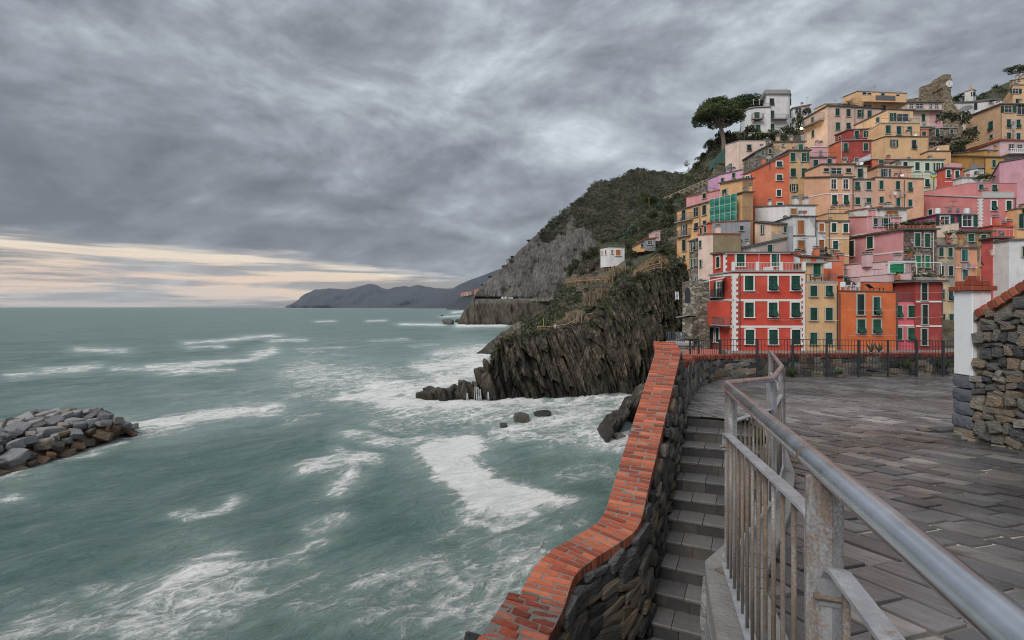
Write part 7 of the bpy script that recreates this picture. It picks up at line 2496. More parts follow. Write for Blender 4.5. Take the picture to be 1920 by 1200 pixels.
# ================================================================== middle band
h = house('peach house with white string courses and brown casements', 1549, 80)
v = Vol(h, C_pe2, (1549, 79.5), 1600, (1508, 83.5), (333, 332, 332), roof='slate', over=0.25, th=0.1, trim='w')
v.win('f 1563,345.5,9.5,18 po;f 1585.5,345.5,9.5,18 po;f 1564,375,9,18 fg;f 1586,375,9,18 fg').band('f', 1549, 364, 1600, 364, 1.8).band('s', 1508, 372, 1549, 364, 1.8).pipe('f', 1598.5, 335, 392)
u = Vol(h, C_pe2, (1540, 81.5), 1602, (1509, 84.5), (322, 309, 309), bot=334, roof='slate', over=0.2, wname='upper_wall', depth=5)
u.win('f 1568,321,20,11 pk;f 1549,319,9,6 ck;f 1590.5,320,9,8 ck')
h = house('greyish beige house between the two peach houses', 1600, 80)
v = Vol(h, C_bei, (1600.5, 79.8), 1641, None, (None, 337, 337), roof='slate', over=0.15, th=0.1)
v.win('f 1607,348.5,8.5,15 cg;f 1628.5,348.5,8.5,15 cg;f 1607.5,377,8.5,13 cg;f 1628.5,378,8.5,13 cg').pipe('f', 1619, 340, 390, M_pipe_light)
u = Vol(h, C_cr2, (1600, 82), 1626, None, (None, 312, 312), bot=337, roof='slate', over=0.2, depth=4, wname='upper_wall')
u.win('f 1612.5,325,9.5,17 cg')
h = house('wide apricot house with a pergola terrace', 1641, 80)
v = Vol(h, C_pe2, (1641.5, 79.6), 1732, None, (None, 333, 336), roof='dark', over=0.12, th=0.12)
v.line('f', 1660, 1700, 360, 4, 3).win('f 1652,347,7.5,16 cg;f 1683,348,7.5,16 cg;f 1706,350,7.5,16 fg;f 1652.5,375,7.5,12 cg;f 1683.5,379,7.5,15 cg;f 1706,381,7,13 cg').pipe('f', 1695, 338, 395)
u = Vol(h, C_pe2, (1645, 82.5), 1709, None, (None, 313, 314), bot=336, roof='slate', over=0.25, depth=4, wname='upper_wall')
u.win('f 1654,325,5,15 cg;f 1661,324,7,15 pg;f 1667,325,5,15 cg').dish(1688, -0.3, 0.4, -1.6, M_dish_red).roof_rail(1642, 1712, -2.6, H=0.01)
v.roof_rail(1643, 1730, 0.2, H=1.0, gap=0.7).chimney(1680, 2, 1.0, 0.4)
h = house('pale green house with a flag hung below its windows', 1687, 88)
v = Vol(h, C_grn, (1687, 87.5), 1770, None, (None, 300, 300), roof='slate', over=0.2, th=0.12, trim='w')
v.win('f 1697,307.5,8.5,8 ck;f 1719.5,312,8.5,15 cg;f 1738,313,8.5,15 cg;f 1759,313,9,15 og;f 1738,343,8.5,14 fg;f 1760,343,8.5,14 fg')
v.band('f', 1687, 328, 1770, 328, 1.2, M_trimwhite).pipe('f', 1750, 330, 356)
fl = MB()
p0 = v.hit('f', 1743.5, 321.5); ax, n, up = v.frame('f')
for j in range(2):
 fl.cur = j
 for i in range(6):
  for s_ in (0,):
   def q(a_, b_):
    x_ = a_ / 6
    sag = 0.30 * math.sin(PI * x_) if b_ < 2 else 0.30 * math.sin(PI * x_)
    return p0 + ax * (x_ * 1.15) + n * (0.12 + 0.05 * math.sin(a_ * 2.1)) - up * (b_ * 0.42 + sag)
   fl.add([q(i, j), q(i + 1, j), q(i + 1, j + 1), q(i, j + 1)], [(0, 3, 2, 1)])
fo = fl.build('flag', [simple('flag_blue', (0.05, 0.28, 0.55), 0.8, 0.1), simple('flag_yellow', (0.70, 0.60, 0.04), 0.8, 0.1)])
tag(fo, 'blue over yellow flag hanging on the pale green house', 'flag')
h = house('small coral red house with flap shutters beside the pale green one', 1771, 86)
v = Vol(h, C_red3, (1771, 85.8), 1804, None, (None, 316, 317), roof='slate', over=0.3, th=0.12, trim='w')
v.win('f 1778,326,7.5,14 fg;f 1794,327,7.5,14 fg').band('f', 1771, 341, 1804, 341, 1.2)
u = Vol(h, C_pin, (1780, 88), 1803, None, (None, 305, 307), bot=318, roof=None, depth=3, wname='upper_wall')
h = house('ochre house with a long panelled side wall', 1848, 94)
v = Vol(h, C_oc2, (1848, 93), 1888, (1777, 104), (292, 294, 295), roof='slate', over=0.25)
v.win('f 1863,307,6.5,14 cg').pipe('s', 1847, 296, 330)
u = Vol(h, C_oc2, (1846, 95), 1870, (1790, 103), (288, 282, 283), bot=300, roof='slate', over=0.15, wname='upper_wall')
h = house('big salmon house with toothed white quoins and a canvas balcony', 1838, 75)
v = Vol(h, C_sl2, (1838, 74), 1906, (1731, 83), (366, 371, 371), roof='concrete', over=0.12, th=0.08, trim='w', zbot=18)
v.win('f 1863,385.5,9.5,18 cg;f 1891,385.5,9.5,18 cg;f 1863.5,415,9.5,12 cg;f 1891.5,415,9.5,12 cg;s 1745,398,7,10 ck').quoins('f', 1838, 372, 430, 3.2, (5, 2.8)).quoins('s', 1838, 372, 430, 3.2, (4.5, 2.5), -1).pipe('f', 1903, 372, 430)
u = Vol(h, C_sl2, (1817, 78.2), 1907, (1731, 84), (360, 343, 344), bot=372, roof='concrete', over=0.05, th=0.06, wname='upper_wall')
u.win('f 1839,351,8,10 fg;f 1864,353,9,12 fg').rail([tuple(P3(1842, 370.5, 73.9)), tuple(P3(1901, 370.5, 73.9))], 0.85, solid=M_awning)
h = house('lilac pink house at the frame edge below the balustrade', 1874, 84)
v = Vol(h, C_lpk, (1874, 82), 1990, (1850, 86), (348, 306, 286), roof='slate', over=0.15, zbot=24)
h = house('pale salmon house with a white balustrade and red tile verge', 1875, 100)
v = Vol(h, C_ppk, (1875, 100), 1990, None, (None, 264, 265), roof='tile', over=0.3)
v.win('f 1896,275,10,9 po;f 1912,276,10,9 po')
bs = MB()
for i in range(14):
 p = P3(1896 + i * 4, 286, 98.5)
 bs.tube([p, p + np.array((0, 0, .3)), p + np.array((0, 0, .6))], [0.06, 0.11, 0.06], 6)
p0, p1 = P3(1894, 279, 98.5), P3(1960, 279, 98.5); bs.tube([p0, p1], 0.1, 6); p0, p1 = P3(1894, 286.5, 98.5), P3(1960, 286.5, 98.5); bs.tube([p0, p1], 0.1, 6)
bs.build('balustrade', M_trimwhite, h)
m_ = MB(); p0, p1 = P3(1894, 288, 98.3), P3(1960, 288, 98.3); m_.hexa([p0, p1, p1 + np.array((0, 2, 0)), p0 + np.array((0, 2, 0))] + [x_ - np.array((0, 0, -0.15)) for x_ in (p0, p1, p1 + np.array((0, 2, 0)), p0 + np.array((0, 2, 0)))]); m_.build('balcony', M_concrete, h)
h = house('apricot gable wall with a red tile verge', 1873, 102)
v = Vol(h, C_pe2, (1873.5, 101.2), (1900, 104), (1808, 110), (283, 262, 262), roof='tile', over=0.2, zbot=36)
h = house('tan house with a painted strip between green flap shutters', 1876, 110)
v = Vol(h, C_tan, (1876, 109.5), 1990, (1811, 119), (221, 196, 198), roof='slate', over=0.35, th=0.2)
v.win('s 1829,246,8.5,17 cg;s 1858,236,9,16 fg;s 1859,256,6,7 cg;f 1891,231.5,7.5,15 fg;f 1909,232,7.5,15 fg;f 1891,255,7.5,12 cg;f 1909,256,7.5,12 cg;f 1890,205,14,12 og;f 1915,205,16,20 pk').pipe('f', 1876.5, 199, 262)
ax, n, up = v.frame('f')
m_ = MB()
pats = [simple('painted_strip', (0.34, 0.45, 0.52), 0.85, 0.2, 2), simple('painted_shape', (0.40, 0.18, 0.07), 0.85, 0.4, 2)]
c = v.hit('f', 1899.5, 243)
m_.hexa([tuple(c + ax * a_ + n * d_ + up * b_) for b_ in (-2.2, 2.2) for a_, d_ in ((-.55, 0.001), (.55, 0.001), (.55, 0.02), (-.55, 0.02))])
m_.cur = 1
for i, (zz, xx) in enumerate(((1.4, 0.0), (-0.4, 0.02), (-1.5, -0.05))):
 m_.add([tuple(c + n * 0.024 + ax * (xx + 0.38 * math.cos(t_) * (1 + .3 * math.sin(3 * t_))) + up * (zz + 0.55 * math.sin(t_))) for t_ in np.linspace(0, 2 * PI, 11)[:-1]], [tuple(range(10))])
m_.build('painted_panel', pats, h)
h = house('yellow houses of the upper quarter with curved eaves', 1880, 130)
v = Vol(h, C_ye3, (1899, 128), 1990, (1879, 132), (188, 160, 160), roof='concrete', over=0.2, zbot=50)
v.win('f 1903.5,171,11,9 og;f 1908,190,8,9 cg')
u = Vol(h, C_ye3, (1899, 131), 1990, (1893, 133), (152, 150, 134), bot=162, roof='concrete', over=0.25, wname='upper_wall')
u.win('f 1903,153,4,5 pg;f 1910,149,4,6 pg')
h = house('yellow house with dark trellis at the frame edge', 1907, 73)
v = Vol(h, C_ye2, (1907, 72.5), 1990, None, (None, 392, 392), roof='slate', over=0.1)
v.win('f 1914,415,9,26 cg')
h = house('low house with grey slanting awning and an orange wall strip', 1635, 92)
v = Vol(h, C_otl, (1635, 91), 1690, None, (None, 299, 299), roof='concrete', over=0.15, th=0.1)
v.win('f 1652,304,9,7 cg;f 1667,306,9,6 cg')
m_ = MB(); m_.slab([tuple(P3(1595, 307, 90)), tuple(P3(1633, 298, 90)), tuple(P3(1633, 288, 94)), tuple(P3(1600, 303, 94))], 0.2); m_.build('slanting_roof', C_gry, h)
h = house('low yellow terrace house under the vineyard', 1741, 101)
v = Vol(h, C_ye3, (1741, 101), 1783, None, (None, 284, 284), roof='slate', over=0.15, th=0.12)
u = Vol(h, C_ye3, (1759, 103), 1780, None, (None, 273, 272), bot=285, roof=None, depth=3, wname='upper_wall')
h = house('tiny domed shrine of white plaster with a slate cap and cross', 1826, 86, 'shrine', 'shrine', None)
cx_, cy_, cz_ = P3(1826.5, 330, 87)
m_ = MB()
oct_ = [(cx_ + 1.36 * math.cos(PI / 8 + k * PI / 4), cy_ + 1.36 * math.sin(PI / 8 + k * PI / 4)) for k in range(8)]
m_.add([(a_, b_, cz_ - 6) for a_, b_ in oct_] + [(a_, b_, cz_ + 1.0) for a_, b_ in oct_], [(k, (k + 1) % 8, 8 + (k + 1) % 8, 8 + k) for k in range(8)])
m_.build('drum', C_whw, h)
m_ = MB(); m_.add([(a_ + (a_ - cx_) * .12, b_ + (b_ - cy_) * .12, cz_ + 1.0) for a_, b_ in oct_] + [(cx_, cy_, cz_ + 2.35)], [(k, (k + 1) % 8, 8) for k in range(8)]); m_.build('roof', M_slate, h)
m_ = MB(); m_.tube([(cx_, cy_, cz_ + 2.3), (cx_, cy_, cz_ + 3.4)], 0.04, 5); m_.tube([(cx_ - .35, cy_, cz_ + 3.0), (cx_ + .35, cy_, cz_ + 3.0)], 0.04, 5); m_.build('cross', M_rail, h)
for dx_ in (-0.78, 0.72):
 m_ = MB(); m_.box((cx_ + dx_, cy_ - 1.14, cz_ + 0.05), (0.42, 0.12, 0.95), RAD(-38 if dx_ < 0 else 38)); m_.build('window', M_glass, h)
u = Vol(h, C_whw, (1804, 84), 1838, None, (None, 333, 334), roof='concrete', over=0.2, depth=3, wname='lower_wall')
# ---- church
h = house('long white church with an arched porch and a small pointed belfry', 1790, 142, 'church', 'church', None)
v = Vol(h, C_wht, (1828, 140), (1897, 136), (1788, 146), (193, 192, 185), roof='slate', over=0.25, th=0.15, zbot=55)
m_ = MB(); c = v.hit('s', 1808, 209); ax, n, up = v.frame('s')
m_.add([tuple(c + n * 0.03 + ax * 2.6 * math.cos(t_) + up * 1.5 * max(0, math.sin(t_))) for t_ in np.linspace(0, PI, 12)], [tuple(range(12))]); m_.build('arched_porch', C_gry, h)
m_ = MB(); c = v.hit('f', 1829.5, 199); ax, n, up = v.frame('f')
m_.add([tuple(c + n * 0.03 + ax * a_ + up * b_) for a_, b_ in ((-.35, -1.1), (.35, -1.1), (.35, .7), (0, 1.1), (-.35, .7))], [(0, 1, 2, 3, 4)]); m_.build('arched_window', M_glass, h)
b_ = P3(1819, 190, 144)
m_ = MB(); m_.box((b_[0], b_[1], b_[2] + 1.1), (1.9, 1.9, 3.8), RAD(25)); m_.build('belfry', C_whw, h)
m_ = MB(); m_.box((b_[0], b_[1], b_[2] + 3.0), (2.2, 2.2, 0.2), RAD(25)); m_.add([(b_[0] + .65 * math.cos(RAD(25 + 45 + 90 * k)), b_[1] + .65 * math.sin(RAD(25 + 45 + 90 * k)), b_[2] + 3.1) for k in range(4)] + [(b_[0], b_[1], b_[2] + 5.2)], [(0, 1, 4), (1, 2, 4), (2, 3, 4), (3, 0, 4)]); m_.build('spire', stucco((0.42, 0.30, 0.2), 0.5), h)
for sx_ in (-0.55, 0.45):
 m_ = MB(); m_.box((b_[0] + sx_ * 0.75, b_[1] - 1.05, b_[2] + 1.7), (0.5, 0.3, 1.2), RAD(-20 if sx_ < 0 else 30)); m_.build('bell_opening', M_glass, h)
# ---- castle ruin with its clock
h = house('ruined stone castle with a round clock face on its stub tower', 1770, 142, 'castle', 'castle', None)
v = Vol(h, M_castle, (1700, 139), (1772, 139), None, (None, 187, 172), roof=None, zbot=50, depth=6)
u = Vol(h, M_castle, (1729, 141.5), (1771, 141.5), None, (None, 162, 147), bot=180, roof=None, depth=1.2, wname='gable_wall')
m_ = MB(); p = u.hit('f', 1757, 166); m_.box((p[0], p[1] + 0.0, p[2]), (0.9, 0.2, 2.2)); m_.build('arched_opening', M_glass, h)
tw = MB()
prof = [(1770, 1783, 139.5), (1770, 1783, 146.5), (1767, 1785.5, 147), (1767, 1785, 164), (1769, 1783, 167), (1769.5, 1783, 172), (1768, 1783.5, 185), (1765, 1786.5, 197), (1760, 1793, 212), (1752, 1800, 262)]
vs_, fs = [], []
for i, (x0, x1, y_) in enumerate(prof):
 p, q = P3(x0, y_, 138), P3(x1, y_, 138)
 z_ = p[2]
 for a_, b_ in ((p[0], 138 - (i > 6) * (i - 6) * 0.5), (q[0], 138 - (i > 6) * (i - 6) * 0.5), (q[0], 142), (p[0], 142)):
  vs_.append((a_, b_, z_))
for i in range(len(prof) - 1):
 for k in range(4):
  k2 = (k + 1) % 4
  fs.append((4 * i + k, 4 * i + 4 + k, 4 * i + 4 + k2, 4 * i + k2))
fs.append((0, 1, 2, 3))
tw.add(vs_, fs)
tw.build('tower', M_castle, h)
c = P3(1780.5, 157, 137.85)
m_ = MB(); m_.tube([(c[0], c[1] + 0.15, c[2]), (c[0], c[1], c[2])], 0.95, 20); fo = m_.build('clock', M_trimwhite, h)
m_ = MB()
for k in range(12):
 an = k * PI / 6
 m_.box((c[0] + 0.76 * math.sin(an), c[1] - 0.012, c[2] + 0.76 * math.cos(an)), (0.07, 0.02, 0.12))
m_.tube([(c[0], c[1] - .02, c[2]), (c[0] - 0.30, c[1] - .02, c[2] + 0.42)], 0.04, 4); m_.tube([(c[0], c[1] - .02, c[2]), (c[0] + 0.18, c[1] - .02, c[2] - 0.62)], 0.03, 4)
m_.build('clock_hands', M_iron, fo)
v.rail([tuple(P3(1701, 187, 138.8)), tuple(P3(1728, 176.5, 138.8)), tuple(P3(1768, 174, 138.8))], 1.1, gap=0.8)
# ---- houses out on the hillside
h = house('white cube house with wooden shutters alone on the scrub slope', 1148, 92)
v = Vol(h, C_wht, (1142, 92), 1171, (1126, 94.3), (468, 465, 466), bot=500, roof='white', over=0.05, th=0.08, depth=6, trim='w')
v.win('f 1148,472,4,7 co;f 1159,474,9,11 co;s 1129.5,474,1.5,7 co;s 1136,473,1.5,8 co').roof_rail(1135, 1170, 2.0, H=1.3, gap=0.4)
h = house('small yellow and grey house with a flat red roof on the slope', 1210, 88)
v = Vol(h, C_ye2, (1198, 88.5), 1209, None, (None, 457, 454), bot=472, roof='slate', over=0.15, depth=5)
v.win('f 1204,460,4,6 cg')
u = Vol(h, C_gry, (1209, 88), 1229, None, (None, 449, 447), bot=470, roof='tile', over=0.2, depth=5, wname='grey_wall')
u.win('f 1219,455,10,6 pg')
h = house('little pink stone hut above the palm on the slope', 1232, 89.5)
v = Vol(h, C_ppk, (1228, 89.5), 1238, None, (None, 434, 433), bot=452, roof='concrete', over=0.08, depth=4)
v.win('f 1231,441,2,6 pg')
rc = random.Random(77)
for v, a_, b_, y_, n_ in ((VOLS[3], 1513, 1568, 601, 0), (VOLS[0], 1395, 1420, 549, 0), (VOLS[0], 1440, 1500, 599, 0)):
 v.line('f', a_, b_, y_, n_)
for v in VOLS[6:]:
 d_ = np.linalg.norm((v.a - v.b)[:2])
 lim = min(v.px1, 1930)
 if v.px0 < 1290:
  continue
 for k in range(rc.choice((1, 1, 2, 2, 3))):
  px = v.px0 + (lim - v.px0) * rc.uniform(0.12, 0.88)
  off = rc.uniform(0.15, 0.6) * min(d_, 6)
  q = rc.random()
  if q < 0.5:
   v.chimney(px, off, rc.uniform(0.6, 1.3), rc.uniform(0.35, 0.6))
  elif q < 0.88:
   v.aerial(px, off, rc.uniform(1.4, 2.6))
  else:
   v.dish(px, min(off, 1.2), rc.uniform(0.25, 0.36), rc.uniform(0.4, 0.8), rc.choice((M_plasticwhite, M_concrete, M_dish_red, M_rail)))
# ================================================================== trees and scrub
def tree_limbs(paths):
 b = MB()
 for pts, r0, r1 in paths:
  pts = smooth_path([np.array(p, float) for p in pts], 2)
  n = len(pts)
  b.tube(pts, [r0 + (r1 - r0) * i / (n - 1) for i in range(n)], 7)
 return b
def umbrella_pine(label, base, fork, crown_c, R, Ry, Hc, seed, nclump=30, per=430, leaf=0.20, lean=0.0):
 r = np.random.RandomState(seed)
 t = thing('umbrella_pine', label, 'pine tree', base, 'umbrella pines by the white villa')
 cc = np.array(crown_c)
 cl, rad, limbs = [], [], []
 base, fork = np.array(base), np.array(fork)
 limbs.append(([base, base * .6 + fork * .4 + np.array((0.35, 0, 0)), fork], 0.62, 0.42))
 for i in range(nclump):
  an = i * 2.39996
  q = math.sqrt((i + 0.5) / nclump)
  x, y = q * math.cos(an), q * math.sin(an)
  z = Hc * (1 - 0.80 * q ** 2.0) - 0.10 * Hc + r.uniform(-0.5, 0.4)
  c = cc + np.array((x * R * 0.88, y * Ry * 0.88, z - 0.5 * Hc))
  cl.append(c)
  k = r.uniform(0.85, 1.25) * R / 5.2
  rad.append((1.75 * k, 1.75 * k, 0.85 * k))
  if i % 2 == 0:
   md = fork * .45 + c * .55 + np.array((0, 0, -0.55))
   limbs.append(([fork - np.array((0, 0, 0.3 * r.rand())), md, c - np.array((0, 0, 0.35))], 0.24, 0.05))
 tree_limbs(limbs).build('trunk', M_bark, t, smooth=True)
 v, f = leaf_cloud(cl, rad, per, leaf, seed, flat=0.3, hemi=False)
 me = mesh('crown', v - np.array(WORLD_AT[t.name]), f, M_needle)
 link('crown', me, t)
 return t
umbrella_pine('broad umbrella pine leaning over the cliff edge with a forked trunk', P3(1357, 285, 117), P3(1351, 236, 117), P3(1346, 208, 117.5), 5.6, 5.0, 5.6, 7, 38, 640, 0.18)
umbrella_pine('second umbrella pine whose flat crown spreads behind the white villa', P3(1388, 252, 133), P3(1392, 222, 133), P3(1398, 196, 134), 6.0, 4.5, 3.8, 9, 30, 520, 0.20)
def bush_mesh(name, seed, m, n=520, leaf=0.11, clumps=7):
 """a shrub of about unit radius standing on its origin"""
 r = np.random.RandomState(seed)
 c = r.normal(size=(clumps, 3)) * np.array((0.42, 0.42, 0.2)) + np.array((0, 0, 0.5))
 rad = r.uniform(0.35, 0.6, clumps)
 v, f = leaf_cloud(c, np.stack([rad, rad, rad * 0.9], axis=1), n // clumps, leaf, seed)
 v[:, 2] = np.maximum(v[:, 2], -0.15)
 return mesh(name, v, f, m)
BUSH = {'d': [bush_mesh('shrub', 500 + i, M_leaf) for i in range(4)], 'l': [bush_mesh('shrub', 510 + i, M_leaf_bright) for i in range(3)],
  'b': [bush_mesh('shrub', 520 + i, M_leaf_blue) for i in range(3)], 't': [bush_mesh('shrub', 530 + i, M_twig, 700, 0.10) for i in range(2)],
  'r': [bush_mesh('shrub', 540 + i, M_leaf_red) for i in range(2)]}
_bi = [0]
def shrub(px, py, Y, wpx, hpx, kind, label, group=None, name='shrub', cat='shrub'):
 """px, py: middle of its foot"""
 p = P3(px, py, Y)
 _bi[0] += 1
 me = BUSH[kind][_bi[0] % len(BUSH[kind])]
 sx_, sz_ = wpx / 2.5 / F * Y, hpx / F * Y / 1.15
 M = Matrix.Translation(Vector(p)) @ Matrix.Rotation(_bi[0] * 1.7, 4, 'Z') @ Matrix.Diagonal((sx_, sx_, sz_, 1))
 o = link(name, me, None, M)
 return tag(o, label, cat, group)
def surfY(px, py):
 best = (1e9, 80)
 for A, B, C_, T_ in ((SX, SY, SZ, ST), (CX, CY, CZ, CT)):
  d = (960 + F * A / B - px) ** 2 + (HZ - (C_ - CH) / B * F - py) ** 2 + np.where(T_ >= 1, 9, 0)
  i = int(np.argmin(d))
  if d.ravel()[i] < best[0] + 2 and (d.ravel()[i] < best[0] - 2 or B.ravel()[i] < best[1]):
   best = (float(d.ravel()[i]), float(B.ravel()[i]))
 return best[1]
for px, py, w_, h_, k, lab in ((1066, 522, 22, 26, 'd', 'dark bush at the seaward start of the level path fence'),
 (1078, 508, 26, 24, 'd', 'dark bush on the slope edge above the fence start'),
 (1094, 492, 26, 24, 'd', 'dark bush halfway between path fence and white cube house'),
 (1112, 482, 30, 20, 'd', 'wide dark bush on the seaward side of the white cube house'),
 (1088, 518, 24, 20, 't', 'bare twiggy bush just above the level path fence'),
 (1108, 512, 36, 26, 't', 'large bare bush between the level fence and the white cube house'),
 (1116, 498, 20, 18, 'd', 'dark bush at the foot corner of the white cube house'),
 (1142, 506, 22, 7, 'l', 'low bright bush in front of the white cube house'),
 (1134, 456, 20, 10, 'd', 'dark bush above the flat roof of the white cube house'),
 (1158, 448, 22, 12, 'b', 'grey green bush uphill of the white cube house'),
 (1186, 440, 42, 20, 'b', 'broad grey green bush high on the slope'),
 (1206, 432, 30, 18, 'd', 'dark bush above the small yellow house'),
 (1190, 486, 26, 18, 'd', 'dark bush below the small yellow house'),
 (1178, 470, 20, 16, 'd', 'small dark bush between the cube house and the power pole'),
 (1222, 415, 30, 22, 'd', 'dark bush below the spreading pine'),
 (1246, 430, 30, 26, 'd', 'dark bush above the palm and the pink hut'),
 (1258, 405, 30, 26, 'd', 'dark bush close to the long yellow house top floor'),
 (1238, 395, 24, 18, 'b', 'grey green bush just under the zigzag fence wall'),
 (1256, 385, 24, 16, 'd', 'dark bush touching the zigzag fence wall'),
 (1262, 420, 26, 24, 'l', 'bright bush against the balconies of the long yellow house'),
 (1206, 456, 18, 14, 'd', 'small dark bush beside the timber power pole'),
 (1180, 500, 20, 16, 'b', 'grey green bush at the foot of the peaked stair fence'),
 (1266, 500, 34, 18, 'b', 'grey green bush under the end of the peaked stair fence'),
 (1196, 530, 26, 22, 'd', 'dark bush on the cliff shoulder by the rusty handrail'),
 (1180, 556, 26, 22, 'd', 'dark bush over the steep middle steps'),
 (1168, 545, 24, 22, 't', 'bare bush next to the rusty handrail'),
 (1210, 520, 22, 12, 'b', 'grey green bush beside the reddish handrail'),
 (1232, 510, 20, 12, 'b', 'grey green bush higher along the reddish handrail'),
 (1122, 566, 24, 18, 'b', 'grey green bush at the top corner of the rock face'),
 (1128, 580, 16, 12, 'l', 'bright tuft of shrub on the edge of the rock face'),
 (1280, 360, 22, 14, 'l', 'bright bush above the zigzag fence near the village'),
 (1292, 338, 20, 14, 'l', 'bright bush by the leafless cliff top tree'),
 (1304, 318, 22, 14, 'd', 'dark bush on the steep bank below the umbrella pine'),
 (1316, 302, 22, 16, 'd', 'dark bush higher on the bank below the umbrella pine'),
 (1334, 282, 30, 22, 'd', 'big dark bush beside the pine trunk foot'),
 (1270, 372, 20, 12, 'd', 'dark bush below the zigzag fence bend'),
 (1240, 470, 22, 12, 'b', 'grey green bush behind the palm crown'),
 (1150, 525, 20, 12, 'l', 'bright bush at the landward end of the level path fence'),
 (1098, 530, 20, 12, 'b', 'grey green bush hanging below the level path fence')):
 Y = surfY(px, py)
 shrub(px, py + 2, Y, w_, h_, k, lab, 'bushes on the scrub slope')
for px, py, Y, w_, h_, k, lab in ((1362, 276, 121, 44, 30, 'd', 'dark bush mass at the foot of the umbrella pine'), (1400, 262, 122, 40, 24, 'd', 'green bush below the curved wall of the white villa'), (1425, 263, 121, 46, 15, 'l', 'clipped hedge in front of the white villa'), (1447, 264, 121, 34, 13, 'd', 'dark end of the hedge under the villa balconies'),
         (1483, 262, 119, 40, 24, 'd', 'rounded green tree beside the lit street lamp'), (1495, 250, 121, 24, 36, 'd', 'tall dark bush between the villa and the beige house'), (1511, 222, 127, 22, 20, 'd', 'grey green bush against the low modern house'), (1470, 262, 119, 20, 12, 'b', 'small grey bush at the villa corner'),
         (1778, 232, 118, 40, 20, 'd', 'dark hedge below the castle tower'), (1806, 238, 116, 34, 28, 'd', 'bushy dark tree between the church and the tan house'), (1800, 274, 108, 50, 12, 'l', 'vine covered terrace bank in the middle of the upper village'), (1765, 272, 108, 50, 11, 't', 'dry brown terrace bank above the low yellow house'),
         (1816, 262, 110, 34, 18, 'd', 'shaggy green tree on the terrace bank'), (1795, 290, 104, 44, 18, 'd', 'dark creeper hanging below the terrace bank'), (1846, 336, 83, 40, 10, 'l', 'hedge on the roof edge next to the domed shrine'), (1800, 190, 150, 36, 14, 'l', 'bright bush on the skyline left of the belfry'),
         (1812, 192, 148, 22, 10, 'd', 'dark bush behind the belfry'), (1866, 196, 138, 30, 8, 'd', 'low bush on the church roof line'), (1552, 484, 63.5, 12, 9, 'd', 'potted shrub on the orange cottage terrace'), (1920, 405, 71, 14, 16, 'd', 'dark plant behind the trellis at the frame edge')):
 shrub(px, py, Y, w_, h_, k, lab)
# scrub that nobody could count
def scatter(X, Y, Z, V, thr, n, rlo, rhi, per, leaf, seed, m, name, label, zs=0.8, lim=None):
 r = np.random.RandomState(seed)
 ok = V > thr
 if lim is not None:
  ok &= lim
 cand = np.argwhere(ok)
 if len(cand) == 0:
  return
 cand = cand[r.randint(0, len(cand), n)]
 c = np.stack([X[cand[:, 0], cand[:, 1]], Y[cand[:, 0], cand[:, 1]], Z[cand[:, 0], cand[:, 1]]], axis=1) + r.normal(size=(n, 3)) * 0.15
 rad = r.uniform(rlo, rhi, n)
 v, f = leaf_cloud(c, np.stack([rad * 1.2, rad, rad * zs], axis=1), per, leaf, seed)
 tag(link(name, mesh(name, v, f, m)), label, kind='stuff')
PXs = 960 + F * SX / SY
PYs = HZ - (SZ - CH) / SY * F
front = (PXs < 1400) & (ST < 1.01)
front &= ~((PXs > 1122) & (PXs < 1174) & (PYs > 458) & (PYs < 512))
front &= ~((PXs > 1056) & (PXs < 1152) & (PYs > 514) & (PYs < 542))
front &= ~((PXs > 1186) & (PXs < 1266) & (PYs > 478) & (PYs < 520))
front &= ~((PXs > 1192) & (PXs < 1242) & (PYs > 448) & (PYs < 486))
scatter(SX, SY, SZ, SV, 0.30, 2300, 0.35, 1.0, 34, 0.13, 61, M_leaf, 'hillside_scrub', 'dark scrub on the slope above the cliff', 0.85, front)
scatter(SX, SY, SZ, SV, 0.45, 420, 0.3, 0.75, 34, 0.12, 62, M_leaf_bright, 'hillside_scrub', 'bright scrub on the slope above the cliff', 0.9, front)
scatter(SX, SY, SZ, 1 - SV, 0.35, 420, 0.3, 0.7, 30, 0.14, 63, M_leaf_dry, 'dry_grass', 'dry grass on the slope above the cliff', 1.1, front)
scatter(SX, SY, SZ, SV, 0.3, 420, 0.3, 0.8, 34, 0.11, 64, M_leaf_blue, 'hillside_scrub', 'grey green scrub on the slope above the cliff', 0.9, front)
CP = 960 + F * CX / CY
scatter(CX, CY, CZ, CV, 0.34, 620, 0.14, 0.42, 24, 0.085, 65, M_leaf, 'cliff_plants', 'plants rooted on the upper cliff', 0.8, (CT > 0.3) & (CT <= 1))
scatter(CX, CY, CZ, CV, 0.26, 300, 0.12, 0.34, 22, 0.08, 66, M_leaf_bright, 'cliff_plants', 'bright plants rooted on the cliff', 0.9, (CT > 0.25) & (CT <= 1))
scatter(CX, CY, CZ, CT, 0.95, 200, 0.15, 0.4, 26, 0.10, 67, M_leaf_dry, 'dry_grass', 'dry grass along the cliff edge', 1.3, (CT <= 1) & (CP > 930))
